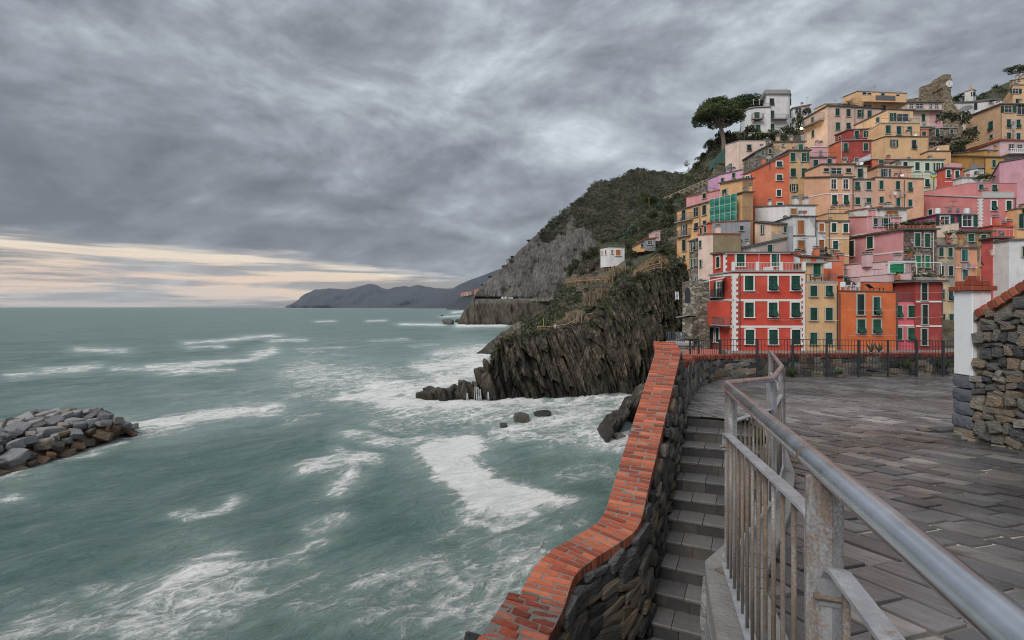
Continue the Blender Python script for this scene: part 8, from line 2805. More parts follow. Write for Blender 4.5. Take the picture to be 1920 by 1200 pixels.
# reeds
def reed_clump(label, px, py, Y, wpx, hpx, seed, n=420):
 p = P3(px, py, Y)
 r = np.random.RandomState(seed)
 W, H = wpx / F * Y / 2, hpx / F * Y
 vs_ = np.zeros((n, 4, 3))
 x, y = r.normal(size=n) * W * 0.5, r.normal(size=n) * W * 0.35
 h = H * r.uniform(0.5, 1.05, n) * np.exp(-(x / W) ** 2 * 0.5)
 lx, ly = r.normal(size=n) * 0.28 * h + 0.1 * h, r.normal(size=n) * 0.2 * h
 t = 0.035
 vs_[:, 0] = np.stack([x - t, y, np.zeros(n) - 0.1], 1); vs_[:, 1] = np.stack([x + t, y, np.zeros(n) - 0.1], 1)
 vs_[:, 2] = np.stack([x + lx + t, y + ly, h], 1); vs_[:, 3] = np.stack([x + lx - t * 2.5, y + ly + 0.05, h * 0.96], 1)
 o = link('reed_clump', mesh('reed_clump', vs_.reshape(-1, 3), np.arange(n * 4).reshape(n, 4), M_leaf_dry), None, Matrix.Translation(Vector(p)))
 tag(o, label, 'reeds')
reed_clump('large tan reed bed at the head of the cliff path', 1162, 530, 84, 46, 32, 1, 700)
reed_clump('tall pale reeds on the ledge above the cliff edge', 1108, 572, 73.5, 18, 26, 2)
reed_clump('tan reeds hanging over the middle of the cliff path', 1126, 562, 76, 22, 22, 3)
reed_clump('low dry reeds beside the lower rope fence', 1078, 604, 71.5, 34, 22, 4, 520)
reed_clump('tuft of dry reeds by the small white sign', 1052, 611, 70.5, 22, 12, 5, 260)
def palm(label, base, top, nf, L, seed):
 r = np.random.RandomState(seed)
 t = thing('palm_tree', label, 'palm tree', base)
 b = MB(); b.tube([base, (np.array(base) + np.array(top)) / 2 + np.array((0.08, 0, 0)), top], [0.28, 0.24, 0.2], 8); b.build('trunk', M_bark, t)
 b = MB()
 for i in range(nf):
  an = i * 2.4 + r.uniform(-.2, .2)
  el = r.uniform(0.1, 1.25)
  d = np.array((math.cos(an), math.sin(an), 0))
  n = 7
  prev = None
  pts = []
  for j in range(n + 1):
   s = j / n
   pts.append(np.array(top) + d * L * s * math.cos(el * (1 - s * 0.4)) + np.array((0, 0, L * (s * math.sin(el) - 0.62 * s * s))))
  for j in range(n):
   a_, c_ = pts[j], pts[j + 1]
   sd = np.cross(d, (0, 0, 1.0))
   for sg in (-1, 1):
    for q in range(3):
     m0 = a_ + (c_ - a_) * q / 3
     ll = 0.42 * L * (1 - abs(j / n - 0.4)) * 0.5
     tip = m0 + sd * sg * ll + (c_ - a_) * 0.8 + np.array((0, 0, -0.25 * ll))
     w_ = (c_ - a_) * 0.16
     b.add([m0, m0 + w_, tip], [(0, 1, 2)])
 b.build('crown', M_palm, t)
palm('palm with drooping fronds on the slope by the pink hut', P3(1240, 494, 79.5), P3(1241, 474, 79.5), 34, 3.1, 3)
palm('palm crown showing above the beige house roof', P3(1590, 215, 122), P3(1590, 199, 122), 30, 3.4, 4)
def small_tree(label, base, top, crown, seed, m, per=260, leaf=0.2, cat='tree', r0=0.2, name='tree', group=None, clumps=9, hemi=False):
 """crown: (centre, rx, ry, rz)"""
 r = np.random.RandomState(seed)
 t = thing(name, label, cat, base, group)
 c0, rx, ry, rz = crown
 c0 = np.array(c0)
 cl = c0 + r.uniform(-1, 1, (clumps, 3)) * np.array((rx, ry, rz)) * 0.65
 limbs = [([base, (np.array(base) + np.array(top)) / 2, top], r0, r0 * 0.6)] + [([top, (np.array(top) + c) / 2, c], r0 * 0.5, r0 * 0.12) for c in cl]
 tree_limbs(limbs).build('trunk', M_bark, t)
 rad = np.stack([r.uniform(0.35, 0.6, clumps) * rx, r.uniform(0.35, 0.6, clumps) * ry, r.uniform(0.3, 0.5, clumps) * rz], 1)
 v, f = leaf_cloud(cl, rad, per, leaf, seed, hemi=hemi)
 link('crown', mesh('crown', v - np.array(WORLD_AT[t.name]), f, m), t)
 return t
small_tree('spreading pine standing above the white cube house', P3(1217, 392, 119), P3(1217, 382, 119), (P3(1216, 371, 119), 3.2, 2.6, 1.5), 31, M_needle, 300, 0.16, 'pine tree', name='pine_tree')
small_tree('ragged dark pine at the top corner of the village', P3(1912, 150, 136), P3(1909, 138, 136), (P3(1910, 128, 136), 3.0, 2.0, 1.3), 32, M_needle, 150, 0.18, 'pine tree', name='pine_tree')
small_tree('leafless tree on the edge of the cliff top', P3(1292, 322, 125), P3(1290, 312, 125), (P3(1289, 307, 125), 0.9, 0.7, 0.8), 33, M_twig, 26, 0.10, r0=0.08)
small_tree('russet autumn tree in the scrub of the far headland', P3(1133, 416, 425), P3(1133, 410, 425), (P3(1133, 403, 425), 4.4, 3.0, 2.6), 34, M_leaf_red, 120, 0.6, clumps=7)
SKY = ((1196, 319, 506, 7), (1208, 320, 508, 6), (1182, 322, 496, 5), (1246, 323, 512, 4), (1134, 341, 465, 4), (1148, 339, 470, 3), (992, 452, 394, 3), (1016, 432, 402, 3), (1062, 393, 424, 3.5), (905, 536, 360, 4), (962, 483, 380, 4), (945, 500, 374, 4), (922, 521, 366, 5))
for k, (px, py, Y, w_) in enumerate(SKY):
 w_m = w_ / F * Y
 c = P3(px, py, Y)
 small_tree(('first', 'second', 'third', 'fourth', 'fifth', 'sixth', 'seventh', 'eighth', 'ninth', 'tenth', 'eleventh', 'twelfth', 'thirteenth')[sorted(q[0] for q in SKY).index(px)] + ' small tree along the headland skyline, counted up from the sea', c - np.array((0, 0, w_m)), c - np.array((0, 0, w_m * .5)), (c, w_m * 1.2, w_m, w_m * 0.75), 40 + k, M_leaf, 70, 0.55, clumps=5, group='trees on the headland skyline')
# the wooded ridge on the skyline behind the church
tab = [(1700, 215), (1775, 200), (1795, 190), (1820, 184), (1845, 172), (1865, 163), (1885, 154), (1900, 149), (1925, 146), (1990, 140), (2100, 135)]
pxs = np.linspace(1700, 2100, 120)
X, Y, Z, T = sheet(pxs, np.full(120, 150.0), np.full(120, 62.0), np.interp(pxs, [a for a, _ in tab], [b_ for _, b_ in tab]) + 2, np.full(120, 185.0), 30, ident, ident)
structure('upper_slope', sheet_mesh('upper_slope', X, Y, Z, M_slope, np.ones(X.size)))
scatter(X, Y, Z, np.ones_like(X), 0.5, 700, 0.7, 1.7, 40, 0.26, 71, M_leaf, 'slope_scrub', 'dark woodland on the ridge behind the church', 0.9, T <= 1)
scatter(X, Y, Z, np.ones_like(X), 0.5, 200, 0.7, 1.4, 30, 0.22, 72, M_twig, 'slope_scrub', 'bare thicket on the ridge behind the church', 0.9, T <= 1)
# ================================================================== rocks
BOULD = [stone_mesh('boulder', 600 + i, M_boulder, 2, 0.55, 0.14) for i in range(9)]
BOULDW = [stone_mesh('boulder', 620 + i, M_boulder_wet, 2, 0.5, 0.16) for i in range(6)]
SROCK = [stone_mesh('sea_rock', 640 + i, M_searock, 3, 0.45, 0.26) for i in range(5)]
def build_breakwater():
 r = random.Random(17)
 topl = [(-220, 800), (-60, 792), (0, 788), (30, 783), (60, 774), (110, 768), (180, 766), (205, 776), (222, 786), (250, 797)]
 botl = [(-220, 965), (-60, 918), (0, 896), (25, 886), (60, 868), (110, 856), (160, 836), (195, 824), (225, 806), (250, 803)]
 xs = lambda t_, x: float(np.interp(x, [a for a, _ in t_], [b_ for _, b_ in t_]))
 # filler so that no water shows between the boulders
 nu, nv = 60, 14
 V = np.zeros((nu, nv, 3))
 def at(px, t_):
  z = 0.1 + 2.5 * (1 - (1 - t_) ** 1.5) * min(1, (250 - px) / 60 + 0.25)
  py = xs(botl, px) + (xs(topl, px) - xs(botl, px)) * t_
  return on_level(px, py, z)
 for i, px in enumerate(np.linspace(-220, 244, nu)):
  for j, t_ in enumerate(np.linspace(0, 1, nv)):
   V[i, j] = at(px, t_) - np.array((0, -0.5, 0.75))
  V[i, -1, 2] = -1; V[i, -1, 1] += 3
 bw = structure('breakwater_core', mesh('breakwater_core', V.reshape(-1, 3), grid_faces(nu, nv)[:, ::-1], M_boulder_wet))
 pts = []
 tries = 0
 while len(pts) < 240 and tries < 14000:
  tries += 1
  px, t_ = r.uniform(-200, 247), r.random()
  p = at(px, t_)
  s = r.uniform(0.65, 1.5) * (0.75 if px > 225 else 1.0)
  if all((p[0] - q[0]) ** 2 + ((p[1] - q[1]) * 0.8) ** 2 + (p[2] - q[2]) ** 2 > (0.40 * (s + q[3])) ** 2 for q in pts):
   pts.append((p[0], p[1], p[2], s, t_, px))
 for x, y, z, s, t_, px in pts:
  wet = t_ < 0.24 or (t_ < 0.4 and r.random() < 0.4)
  me = r.choice(BOULDW if wet else BOULD)
  M = Matrix.Translation((x, y, z - 0.18 * s)) @ Matrix.Rotation(r.uniform(0, 6.3), 4, 'Z') @ Matrix.Rotation(r.uniform(-.5, .5), 4, 'X') @ Matrix.Rotation(r.uniform(-.4, .4), 4, 'Y') @ Matrix.Diagonal((s * r.uniform(1.0, 1.4), s, s * r.uniform(0.6, 0.85), 1))
  o = link('boulder', me, None, M)
  big = 'huge' if s > 1.25 else ('middling' if s > 0.95 else 'small')
  tone = 'wet brown' if wet else 'dry'
  where = 'at the seaward tip' if px > 205 else ('along the crest' if t_ > 0.72 else ('halfway up the flank' if t_ > 0.4 else ('low on the flank' if t_ > 0.2 else 'at the waterline')))
  side_ = '' if px > 205 else (' near the tip' if px > 130 else (' in the middle stretch' if px > 55 else ' towards the frame edge'))
  lb = '%s %s boulder %s of the breakwater%s' % (big, tone, where, side_)
  tag(o, lb, 'boulder', lb.replace('boulder', 'boulders'))
build_breakwater()
def rock(label, px, py, wpx, hpx, Y=None, name='sea_rock', mesh_i=0, rot=0.0, dep=1.0):
 """px, py: middle of its waterline"""
 p = on_level(px, py) if Y is None else P3(px, py, Y)
 W, H = wpx / F * p[1], hpx / F * p[1]
 o = link(name, SROCK[mesh_i % 5], None, Matrix.Translation((p[0], p[1], p[2] + H * 0.25)) @ Matrix.Rotation(rot, 4, 'Z') @ Matrix.Diagonal((W, W * dep, H * 1.5, 1)))
 return tag(o, label, 'rock')
rock('dark rounded rock awash just off the cliff', 978, 789, 32, 16, None, 'sea_rock', 0)
rock('low flat rock awash to the right of the rounded one', 1018, 781, 36, 11, None, 'sea_rock', 1)
rock('tip of a submerged rock breaking the foam', 944, 798, 16, 5, None, 'sea_rock', 2)
rock('black sea stack off the far headland', 841, 608, 24, 11, None, 'sea_rock', 3)
rock('smaller rock between the sea stack and the far headland', 861, 604, 18, 6, None, 'sea_rock', 4)
rock('tiny rock far out beyond the sea stack', 829, 593, 6, 2.5, None, 'sea_rock', 0)
def slabs_rock(label, name, items, mat_, tilt, seed):
 """an outcrop of parallel upturned beds: items (px, py of foot, Y, width, depth, height)"""
 r = np.random.RandomState(seed)
 b = MB()
 for px, py, Y, w_, d_, h_ in items:
  p = P3(px, py, Y)
  v, f = icosphere(2)
  q = np.sign(v) * np.abs(v) ** 0.45
  q = q * (1 + 0.5 * (fbm(q[:, 0] * 2 + px, q[:, 1] * 2, q[:, 2] * 3, 3, seed) - 0.5))[:, None]
  q = q * np.array((w_ / 2, d_ / 2, h_ / 2))
  q[:, 2] += h_ / 2 - 0.6
  q[:, 0] += -q[:, 2] * tilt
  b.add(q + p, [tuple(t_) for t_ in f.tolist()])
 o = b.build(name, mat_)
 return o
rr_ = random.Random(12)
it = []
for i in range(84):
 px = 790 + 140 * (i / 83) + rr_.uniform(-2, 2)
 ht = float(np.interp(px, [788, 800, 850, 885, 905, 930], [0.9, 1.5, 2.0, 2.7, 3.6, 5.0]))
 it.append((px, 748 + rr_.uniform(-5, 3) - (px > 905) * 6, 63.3 + rr_.uniform(-0.8, 2.2), rr_.uniform(0.4, 1.5), rr_.uniform(0.9, 1.8), ht * rr_.uniform(0.25, 1.0) + 0.5))
o = slabs_rock('', 'rock_ledge', it, M_cliff, 0.28, 5)
tag(o, kind='structure')
it = []
for i in range(40):
 a_ = rr_.random()
 px = 1128 + 72 * a_ + rr_.uniform(-6, 6)
 Yb = 44.5 + 12 * a_ + rr_.uniform(-2, 2)
 it.append((px, HZ + F * CH / Yb, Yb, rr_.uniform(0.35, 1.0), rr_.uniform(1.0, 2.6), 0.9 + 3.9 * a_ * rr_.uniform(0.55, 1.0) + 0.6))
it += [(1190 + 6 * k, 800, 50 + k % 3, 1.2, 4, 5.2 + 0.4 * k) for k in range(7)]
o = slabs_rock('', 'rock_outcrop', it, M_cliff, -0.5, 8)
tag(o, 'dark layered rock outcrop in the surf below the brick parapet', 'rock outcrop')
rock('brown boulder wedged under the layered outcrop', 1160, 824, 26, 12, None, 'sea_rock', 2, 0.4)
it = [(px, 1262 + rr_.uniform(-10, 20), 9.0 + rr_.uniform(-1, 1), rr_.uniform(0.3, 0.5), 0.9, rr_.uniform(0.9, 1.25)) for px in (850, 872, 890, 905)]
o = slabs_rock('', 'rock_outcrop', it, M_searock, 0.3, 9)
tag(o, 'dark rock peeping out below the foot of the parapet', 'rock outcrop')
# rock that carries the parapet and terrace above the sea
m_ = MB()
foot = [(1.3, 3.0), (2.0, 5.4), (2.6, 6.6), (3.4, 8.6), (3.9, 11.0), (5.2, 13.4), (7.2, 15.2), (12, 17), (30, 18), (30, -5), (1.0, -5)]
m_.add([(x, y, 7.55) for x, y in foot] + [(x - (2.5 if x < 8 else 0) * (y > 0), y + (1.0 if x < 8 else 3), -1.5) for x, y in foot], [tuple(range(len(foot) - 1, -1, -1))] + [(i, (i + 1) % len(foot), len(foot) + (i + 1) % len(foot), len(foot) + i) for i in range(len(foot))])
structure('terrace_rock', m_.mesh('terrace_rock', M_searock))
# white water running off the ledge
wf = MB()
for px, w_, h_ in ((876, 1.5, 13), (892, 4, 25), (896, 4, 24), (900, 3, 20), (915, 2, 18)):
 n = 7
 for q in range(3):
  pts = []
  for j in range(n):
   s = j / (n - 1)
   p = P3(px + (q - 1) * w_ * 0.35 + s * (1.5 if q else -1), 750 - h_ * (1 - s), 62.2 - 0.5 * s)
   pts.append(p)
  wf.tube(pts, [0.025 + 0.01 * (j / (n - 1)) for j in range(n)], 5)
tag(wf.build('waterfall', simple('white_water', (0.44, 0.46, 0.46), 0.6, 0.15, 3), None, True), 'thin white falls of sea water running off the rock ledge', kind='stuff')
# ================================================================== wooden path fences on the cliff
def path_fence(label, pts, H, m, step=1.5, style='rails', name='wooden_fence', th=0.05):
 """pts: (px, py of top rail, Y)"""
 P_ = [P3(a_, b_, c_ if c_ else surfY(a_, b_ + 10) - 0.3) for a_, b_, c_ in pts]
 L = np.concatenate([[0], np.cumsum([np.linalg.norm(P_[i + 1] - P_[i]) for i in range(len(P_) - 1)])])
 at = lambda s: np.array([np.interp(s, L, [p[k] for p in P_]) for k in range(3)])
 t = thing(name, label, 'fence', P_[0] - np.array((0, 0, H)))
 n = max(1, int(L[-1] / step))
 up = np.array((0, 0, H))
 for i in range(n + 1):
  p = at(L[-1] * i / n)
  b = MB(); b.tube([p - up * 1.15, p + np.array((0, 0, 0.05))], th * 1.1, 6); b.build('post', m, t)
 for f in ((1.0, 0.55) if style != 'three' else (1.0, 0.65, 0.3)):
  b = MB(); b.tube([p - up * (1 - f) for p in P_], th, 5); b.build('rail', m, t)
 if style == 'cross':
  for i in range(n):
   p, q = at(L[-1] * i / n), at(L[-1] * (i + 1) / n)
   b = MB(); b.tube([p, q - up * 0.9], th * 0.8, 5); b.tube([p - up * 0.9, q], th * 0.8, 5); b.build('brace', m, t)
 return t
path_fence('brown wooden fence on the level path beside the white cube house', [(1060, 525, 0), (1085, 522, 0), (1120, 520, 0), (1149, 517.5, 0)], 0.95, M_wood, 1.5, 'cross', th=0.07)
path_fence('peaked wooden stair fence climbing over the cliff shoulder', [(1190, 507, 78.2), (1208, 493, 78), (1232, 477, 78), (1248, 485, 78), (1261, 493, 78)], 1.1, M_wood, 1.1, 'cross', th=0.075)
path_fence('second run of the peaked stair fence lower down the shoulder', [(1188, 512, 77), (1205, 502, 77), (1222, 497, 77), (1240, 493, 77)], 0.9, M_wood, 1.0, 'three', th=0.06)
path_fence('pale three rail fence along the edge of the lower cliff path', [(1008, 612, 68.3), (1030, 612, 69), (1063, 608, 70), (1078, 600, 70.6), (1092, 591, 71.2), (1116, 587, 72)], 0.8, M_wood_pale, 1.6, 'three', th=0.045)
path_fence('rusty handrail beside the steep middle steps', [(1152, 558, 75), (1160, 548, 75.3), (1170, 537, 76), (1181, 528, 76.5)], 0.9, M_wood_dark, 1.4, th=0.045)
path_fence('reddish handrail rising to the shoulder of the cliff', [(1204, 518, 77.5), (1215, 508, 78), (1230, 500, 79), (1246, 496, 80)], 0.8, simple('red_rail', (0.36, 0.14, 0.09), 0.7, 0.2), 1.4, th=0.05)
path_fence('brown fence above the rocks of the lower ridge', [(1000, 577, 112), (1020, 578, 112), (1045, 582, 112)], 1.0, M_wood_dark, 2.0, 'cross', th=0.07)
path_fence('long zigzag braced fence along the upper path to the village', [(1240, 374, 119), (1258, 366, 116), (1275, 358, 113), (1300, 347, 109), (1322, 338, 105), (1340, 329, 101)], 1.3, M_wood_pale, 1.5, 'cross', th=0.08)
b = MB()
q = [P3(1240, 386, 119), P3(1275, 369, 113), P3(1300, 358, 109), P3(1342, 341, 101)]
for p0, p1 in zip(q[:-1], q[1:]):
 b.hexa([p0 - np.array((0, 0, 2.5)), p1 - np.array((0, 0, 2.5)), p1 + np.array((0, 2, -2.5)), p0 + np.array((0, 2, -2.5)), p0, p1, p1 + np.array((0, 2, 0)), p0 + np.array((0, 2, 0))])
tag(b.build('retaining_wall', M_stonewall), 'long stone retaining wall under the zigzag braced fence', 'wall')
# dark green safety netting on the cliff edge by the cream block
b = MB()
q = [P3(1329, 320, 112), P3(1345, 308, 109), P3(1359, 300, 106)]
q2 = [P3(1331, 306, 112), P3(1345, 292, 109), P3(1359, 276, 106)]
for i in range(2):
 b.hexa([q[i], q[i + 1], q[i + 1] + np.array((0, .15, 0)), q[i] + np.array((0, .15, 0)), q2[i], q2[i + 1], q2[i + 1] + np.array((0, .15, 0)), q2[i] + np.array((0, .15, 0))])
tag(b.build('safety_net', M_net_dark), 'dark green safety netting on the cliff edge by the cream block', 'netting')
# a small sign, a ladder, poles
b = MB(); p = P3(1040, 612, 69); b.box((p[0], p[1], p[2]), (0.34, 0.03, 0.5)); b.tube([(p[0], p[1] + .03, p[2] - 1.0), (p[0], p[1] + .03, p[2])], 0.03, 5)
tag(b.build('sign', M_plasticwhite), 'small white notice on the lower cliff path fence', 'sign')
b = MB(); p = P3(1019, 606, 70); b.tube([p - np.array((0, 0, 0.9)), p + np.array((0, 0, 0.7))], 0.05, 5)
tag(b.build('marker_post', simple('yellow_green', (0.34, 0.36, 0.06), 0.7, 0.1)), 'yellow green marker post near the tip of the cliff path', 'post')
t = thing('ladder', 'pale wooden ladder leaning at the cliff foot by the stone tower', 'ladder', P3(1270, 562, 61))
for px in (1267.5, 1272):
 b = MB(); b.tube([P3(px, 562, 60.5), P3(px - 0.5, 547, 61.2)], 0.05, 5); b.build('rail', M_plasticwhite, t)
for i in range(6):
 b = MB(); b.tube([P3(1267.5, 560 - i * 2.4, 60.6 + i * .1), P3(1272, 560 - i * 2.4, 60.6 + i * .1)], 0.035, 4); b.build('rung', M_plasticwhite, t)
for px, py, Y, h_, lab in ((1197, 462, 103, 3.9, 'timber power pole beside the small yellow house'), (1217, 386, 117, 1.9, 'lamp post below the spreading pine')):
 t = thing('pole', lab, 'pole', P3(px, py, Y))
 p = P3(px, py, Y)
 b = MB(); b.tube([p, p + np.array((0, 0, h_))], 0.07, 6); b.build('shaft', M_wood, t)
 b = MB(); b.box((p[0], p[1], p[2] + h_), (0.5, 0.12, 0.1)); b.build('crossarm', M_wood, t)
# ---- the lit street lamp by the beige house
lp = P3(1500, 242, 113)
t = thing('street_lamp', 'lit street lamp glowing warm beside the beige house', 'street lamp', lp - np.array((0, 0, 4)))
b = MB(); b.tube([lp - np.array((0, 0, 4)), lp + np.array((0, 0, 0.2)), lp + np.array((0.1, -0.3, 0.3))], 0.06, 6); b.build('column', M_iron, t)
me_, tt, bb_ = new_mat('lamp_glow')
setin(tt, bb_, 'Base Color', (1, 0.6, 0.25)); setin(tt, bb_, 'Emission Color', (1.0, 0.52, 0.16, 1)); setin(tt, bb_, 'Emission Strength', 3.2)
v_, f_ = icosphere(2)
b = MB(); b.add(v_ * 0.30 + lp + np.array((0.1, -0.35, 0)), f_.tolist()); b.build('bulb', me_, t, True)
ld = bpy.data.lights.new('lamp_light', 'POINT'); ld.energy = 260; ld.color = (1.0, 0.55, 0.2); ld.shadow_soft_size = 0.3
lo_ = bpy.data.objects.new('lamp_light', ld); COL.objects.link(lo_); lo_.location = Vector(lp) + Vector((0.3, -1.0, 0));
# ================================================================== coast path on the headland
b = MB()
pts = [np.array(((px - 960) / F * Y, Y, 17.7)) for px, Y in ((890, 344.2), (915, 343.2), (945, 342), (975, 339.5), (1000, 336), (1030, 335))]
b.strip(pts, [(-0.4, -1.6), (0.4, -1.6), (0.4, 0.25), (-0.4, 0.25)])
tag(b.build('path_wall', M_stonewall), 'grey parapet wall along the coast path of the far headland', 'wall')
t = thing('iron_fence', 'thin railing on the seaward edge of the coast path', 'fence', P3(955, 566, 344))
b = MB(); b.tube([P3(955, 566.5, 343), P3(990, 566, 342), P3(1008, 568, 341), P3(1022, 572, 339)], 0.18, 5); b.build('rail', M_rail_light, t)
for i in range(14):
 p = P3(955 + i * 5, 566.4 + max(0, i - 9) * 1.2, 342.5 - i * 0.2); b = MB(); b.tube([p, p - np.array((0, 0, 1.6))], 0.12, 4); b.build('post', M_rail_light, t)
for px, py, w_, h_, lab in ((945, 556, 10, 5, 'white site hut parked on the coast path'), (957.5, 557, 8, 4, 'second smaller white hut on the coast path'), (993, 560, 8, 3.4, 'white van among the works on the coast path')):
 Y = 346
 p = P3(px, 561.5, Y)
 t = thing('site_hut' if 'hut' in lab else 'parked_van', lab, 'hut' if 'hut' in lab else 'van', p)
 W, H = w_ / F * Y, h_ / F * Y
 b = MB(); b.box((p[0], p[1], p[2] + H / 2), (W, 2.2, H)); b.build('body', M_plasticwhite, t)
 b = MB(); b.box((p[0], p[1] - 1.12, p[2] + H * 0.62), (W * 0.25, 0.08, H * 0.35)); b.build('window', M_glass, t)
 b = MB(); b.box((p[0], p[1], p[2] + H + 0.06), (W + 0.2, 2.4, 0.12)); b.build('roof', M_concrete, t)
for px, py, w_, h_, c_, lab in ((975, 560, 5, 3.5, (0.10, 0.30, 0.24), 'green container on the coast path works'), (1001, 559, 5, 3, (0.55, 0.13, 0.04), 'orange container on the coast path works')):
 Y = 343; p = P3(px, 561.5, Y); W, H = w_ / F * Y, h_ / F * Y
 t = thing('container', lab, 'container', p)
 b = MB(); b.box((p[0], p[1], p[2] + H / 2), (W, 2, H)); b.build('body', simple('paint_' + lab[:5], c_, 0.6, 0.2), t)
 b = MB(); b.box((p[0] + W * .2, p[1] - 1.03, p[2] + H / 2), (W * .3, .06, H * .8)); b.build('door', M_rail, t)
b = MB(); p = P3(930, 522.5, 366); b.box(tuple(p), (2.6, 1.2, 0.7)); b.tube([p, p - np.array((0, 0, 6))], 0.12, 4)
tag(b.build('platform', simple('yellow_paint', (0.60, 0.32, 0.03), 0.6, 0.2)), 'small yellow work platform on the side of the far headland', 'platform')
# the next village on its rock across the bay
for k, (px, py, w_, h_, c_) in enumerate(((866, 550, 4, 3, (0.55, 0.25, 0.18)), (871, 549, 4, 3, (0.55, 0.32, 0.22)), (876, 548.5, 5, 3, (0.6, 0.4, 0.3)), (882, 547.5, 4, 3, (0.5, 0.25, 0.2)), (892, 547, 5, 9, (0.60, 0.20, 0.10)), (897, 545, 4, 7, (0.55, 0.3, 0.2)))):
 Y = 2480; p = P3(px, py + h_ / 2, Y); W, H = w_ / F * Y, h_ / F * Y
 t = thing('house', 'tiny pale house of the next village across the bay' if h_ < 5 else ('tall orange house of the next village across the bay' if k == 4 else 'tall buff house of the next village across the bay'), 'house', p, 'houses of the next village' if h_ < 5 else None)
 b = MB(); b.box((p[0], p[1], p[2] + H / 2 - 6), (W, 12, H + 12)); b.build('wall', G(*c_), t)
 b = MB(); b.box((p[0], p[1], p[2] + H + 0.5), (W + 0.8, 13, 1)); b.build('roof', M_tileroof, t)
# ================================================================== furniture and plants on the roofs
def garden_chair(label, px, py, Y, m, rz, group=None):
 p = P3(px, py, Y)
 t = thing('garden_chair', label, 'chair', p, group)
 R = Matrix.Translation(Vector(p)) @ Matrix.Rotation(rz, 4, 'Z')
 def part(nm, boxes):
  b = MB()
  for c, s in boxes:
   b.box(c, s, 0, R)
  b.build(nm, m, t)
 part('seat', [((0, 0, 0.42), (0.5, 0.5, 0.05))])
 part('backrest', [((0, 0.24, 0.72), (0.5, 0.05, 0.55))])
 for sx_ in (-1, 1):
  for sy_ in (-1, 1):
   part('leg', [((sx_ * .21, sy_ * .21, 0.2), (0.05, 0.05, 0.42))])
  part('armrest', [((sx_ * .25, 0, 0.62), (0.05, 0.5, 0.04)), ((sx_ * .25, -.22, 0.52), (0.04, 0.04, 0.2))])
def lounger(label, px, py, Y, m, rz):
 p = P3(px, py, Y)
 t = thing('sun_lounger', label, 'sun lounger', p)
 R = Matrix.Translation(Vector(p)) @ Matrix.Rotation(rz, 4, 'Z')
 b = MB(); b.box((0.25, 0, 0.32), (1.3, 0.6, 0.05), 0, R); b.build('bed', m, t)
 b = MB(); b.hexa([tuple(R @ Vector(q)) for q in ((-0.95, -.3, .72), (-.4, -.3, .3), (-.4, .3, .3), (-.95, .3, .72), (-0.95, -.3, .77), (-.38, -.3, .35), (-.38, .3, .35), (-.95, .3, .77))]); b.build('backrest', m, t)
 for sx_ in (-0.35, 0.85):
  for sy_ in (-.26, .26):
   b = MB(); b.box((sx_, sy_, 0.15), (0.05, 0.05, 0.32), 0, R); b.build('leg', m, t)
garden_chair('white garden chair on the orange house roof nearer the corner', 1580, 545, 55.5, M_plasticwhite, 2.6)
garden_chair('white garden chair turned away beside the flowering bush', 1592, 545, 55.8, M_plasticwhite, 3.9)
garden_chair('white lounging chair at the middle of the orange roof', 1606, 545, 55.6, M_plasticwhite, 4.6)
lounger('dark folding lounger on the orange house roof', 1640, 545.5, 54.6, M_iron, 0.1)
garden_chair('brown chair on the yellow house terrace by the railing', 1524, 530.5, 54.6, M_wood_dark, 1.2)
garden_chair('brown chair on the yellow terrace beyond the table', 1550, 530.5, 54.6, M_wood_dark, 4.4)
t = thing('terrace_table', 'small wooden table on the yellow house terrace', 'table', P3(1538, 530.5, 54.7))
p = P3(1538, 530.5, 54.7)
b = MB(); b.box((p[0], p[1], p[2] + 0.72), (0.8, 0.7, 0.05)); b.build('table_top', M_wood, t)
for sx_ in (-1, 1):
 for sy_ in (-1, 1):
  b = MB(); b.box((p[0] + sx_ * .33, p[1] + sy_ * .28, p[2] + .36), (0.05, 0.05, 0.72)); b.build('leg', M_wood, t)
garden_chair('dark cafe chair on the narrow white house balcony', 1537, 477, 64.5, M_iron, 1.4)
garden_chair('second dark cafe chair facing it on the narrow balcony', 1545, 477, 64.5, M_iron, 4.6)
shrub(1597, 545, 56.8, 24, 17, 't', 'bare flowering bush in a tub on the orange roof')
shrub(1736, 521, 54.6, 26, 8, 'l', 'trough of green plants on the dark red house roof')
shrub(1716, 521, 54.6, 9, 7, 'd', 'potted plant at the left end of the dark red roof')
shrub(1760, 521, 54.8, 10, 7, 't', 'reddish potted plant at the far end of the dark red roof')
b = MB(); p = P3(1737, 523.5, 54.4); b.box((p[0], p[1], p[2]), (2.0, 0.4, 0.45)); tag(b.build('planter', M_concrete), 'long pale planter trough on the dark red house roof', 'planter')
POT = MB(); POT.tube([(0, 0, 0), (0, 0, 0.3), (0, 0, 0.32), (0, 0, 0.36)], [0.12, 0.17, 0.19, 0.19], 9); POTm = POT.mesh('pot', M_pot)
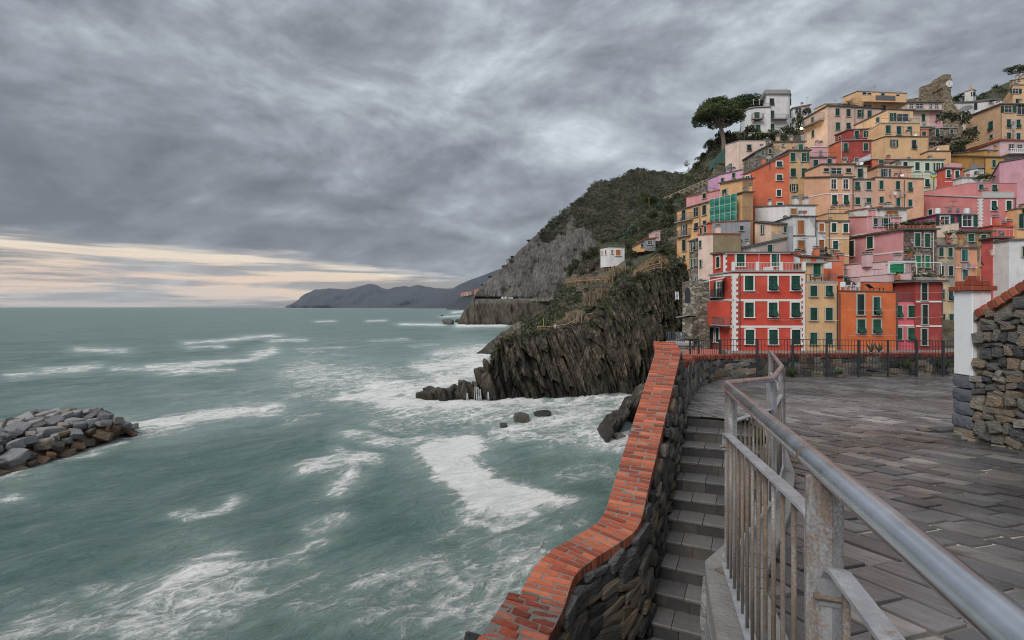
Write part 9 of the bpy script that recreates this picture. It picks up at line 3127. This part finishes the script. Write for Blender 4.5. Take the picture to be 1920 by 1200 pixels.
PLm = [bush_mesh('plant', 560 + i, M_leaf if i % 2 else M_leaf_bright, 60, 0.28, 4) for i in range(3)]
n_pot = [0]
def pot_plant(px, py, Y, s, label, group):
 p = P3(px, py, Y)
 t = thing('pot_plant', label, 'pot plant', p, group)
 link('pot', POTm, t, Matrix.Scale(s, 4))
 link('plant', PLm[n_pot[0] % 3], t, Matrix.Translation((0, 0, 0.34 * s)) @ Matrix.Rotation(n_pot[0], 4, 'Z') @ Matrix.Scale(0.32 * s, 4))
 n_pot[0] += 1
for i in range(14):
 px = 1665 + i * 6.6
 pot_plant(px, 430 - min(max(0, (1694 - px)) * -0.12 + 0, 0) * 0 - (0.0 if px > 1694 else (px - 1665) * 0.09 - 2.6), (60.4 if px > 1694 else 60.4 + (1694 - px) * 0.105), 1.35, ('first', 'second', 'third', 'fourth', 'fifth', 'sixth', 'seventh', 'eighth', 'ninth', 'tenth', 'eleventh', 'twelfth', 'thirteenth', 'fourteenth')[i] + ' terracotta pot plant from the seaward end of the salmon house roof', 'pot plants on the salmon house roof')
for px, py, Y in ((1706, 478, 56.9), (1683, 521, 56.6), (1800, 445, 62.5), (1777, 445, 63)):
 pot_plant(px, py + 4, Y, 1.5, {1706: 'pot plant on the pale pink house beside the awning frame', 1683: 'pot plant on the pale pink roof edge', 1800: 'pot plant at the edge of the peach house roof', 1777: 'pot plant on the weathered cream house roof'}[px], None)
# agaves before the orange house
for px, lab in ((1633, 'tall agave spikes behind the fence by the orange house'), (1648, 'second agave behind the fence by the orange house')):
 p = P3(px, 660, 46)
 b = MB()
 for i in range(11):
  an = i * 2.4
  d = np.array((math.cos(an), math.sin(an), 0))
  sd = np.array((-d[1], d[0], 0)) * 0.07
  h_ = 0.6 + 0.5 * ((i * 7) % 5) / 5
  b.add([p - sd, p + sd, p + d * .25 + sd * 1.2 + np.array((0, 0, h_ * .5)), p + d * .5 + np.array((0, 0, h_)), p + d * .25 - sd * 1.2 + np.array((0, 0, h_ * .5))], [(0, 1, 2, 3, 4)])
 tag(b.build('agave', M_leaf_blue), lab, 'agave')
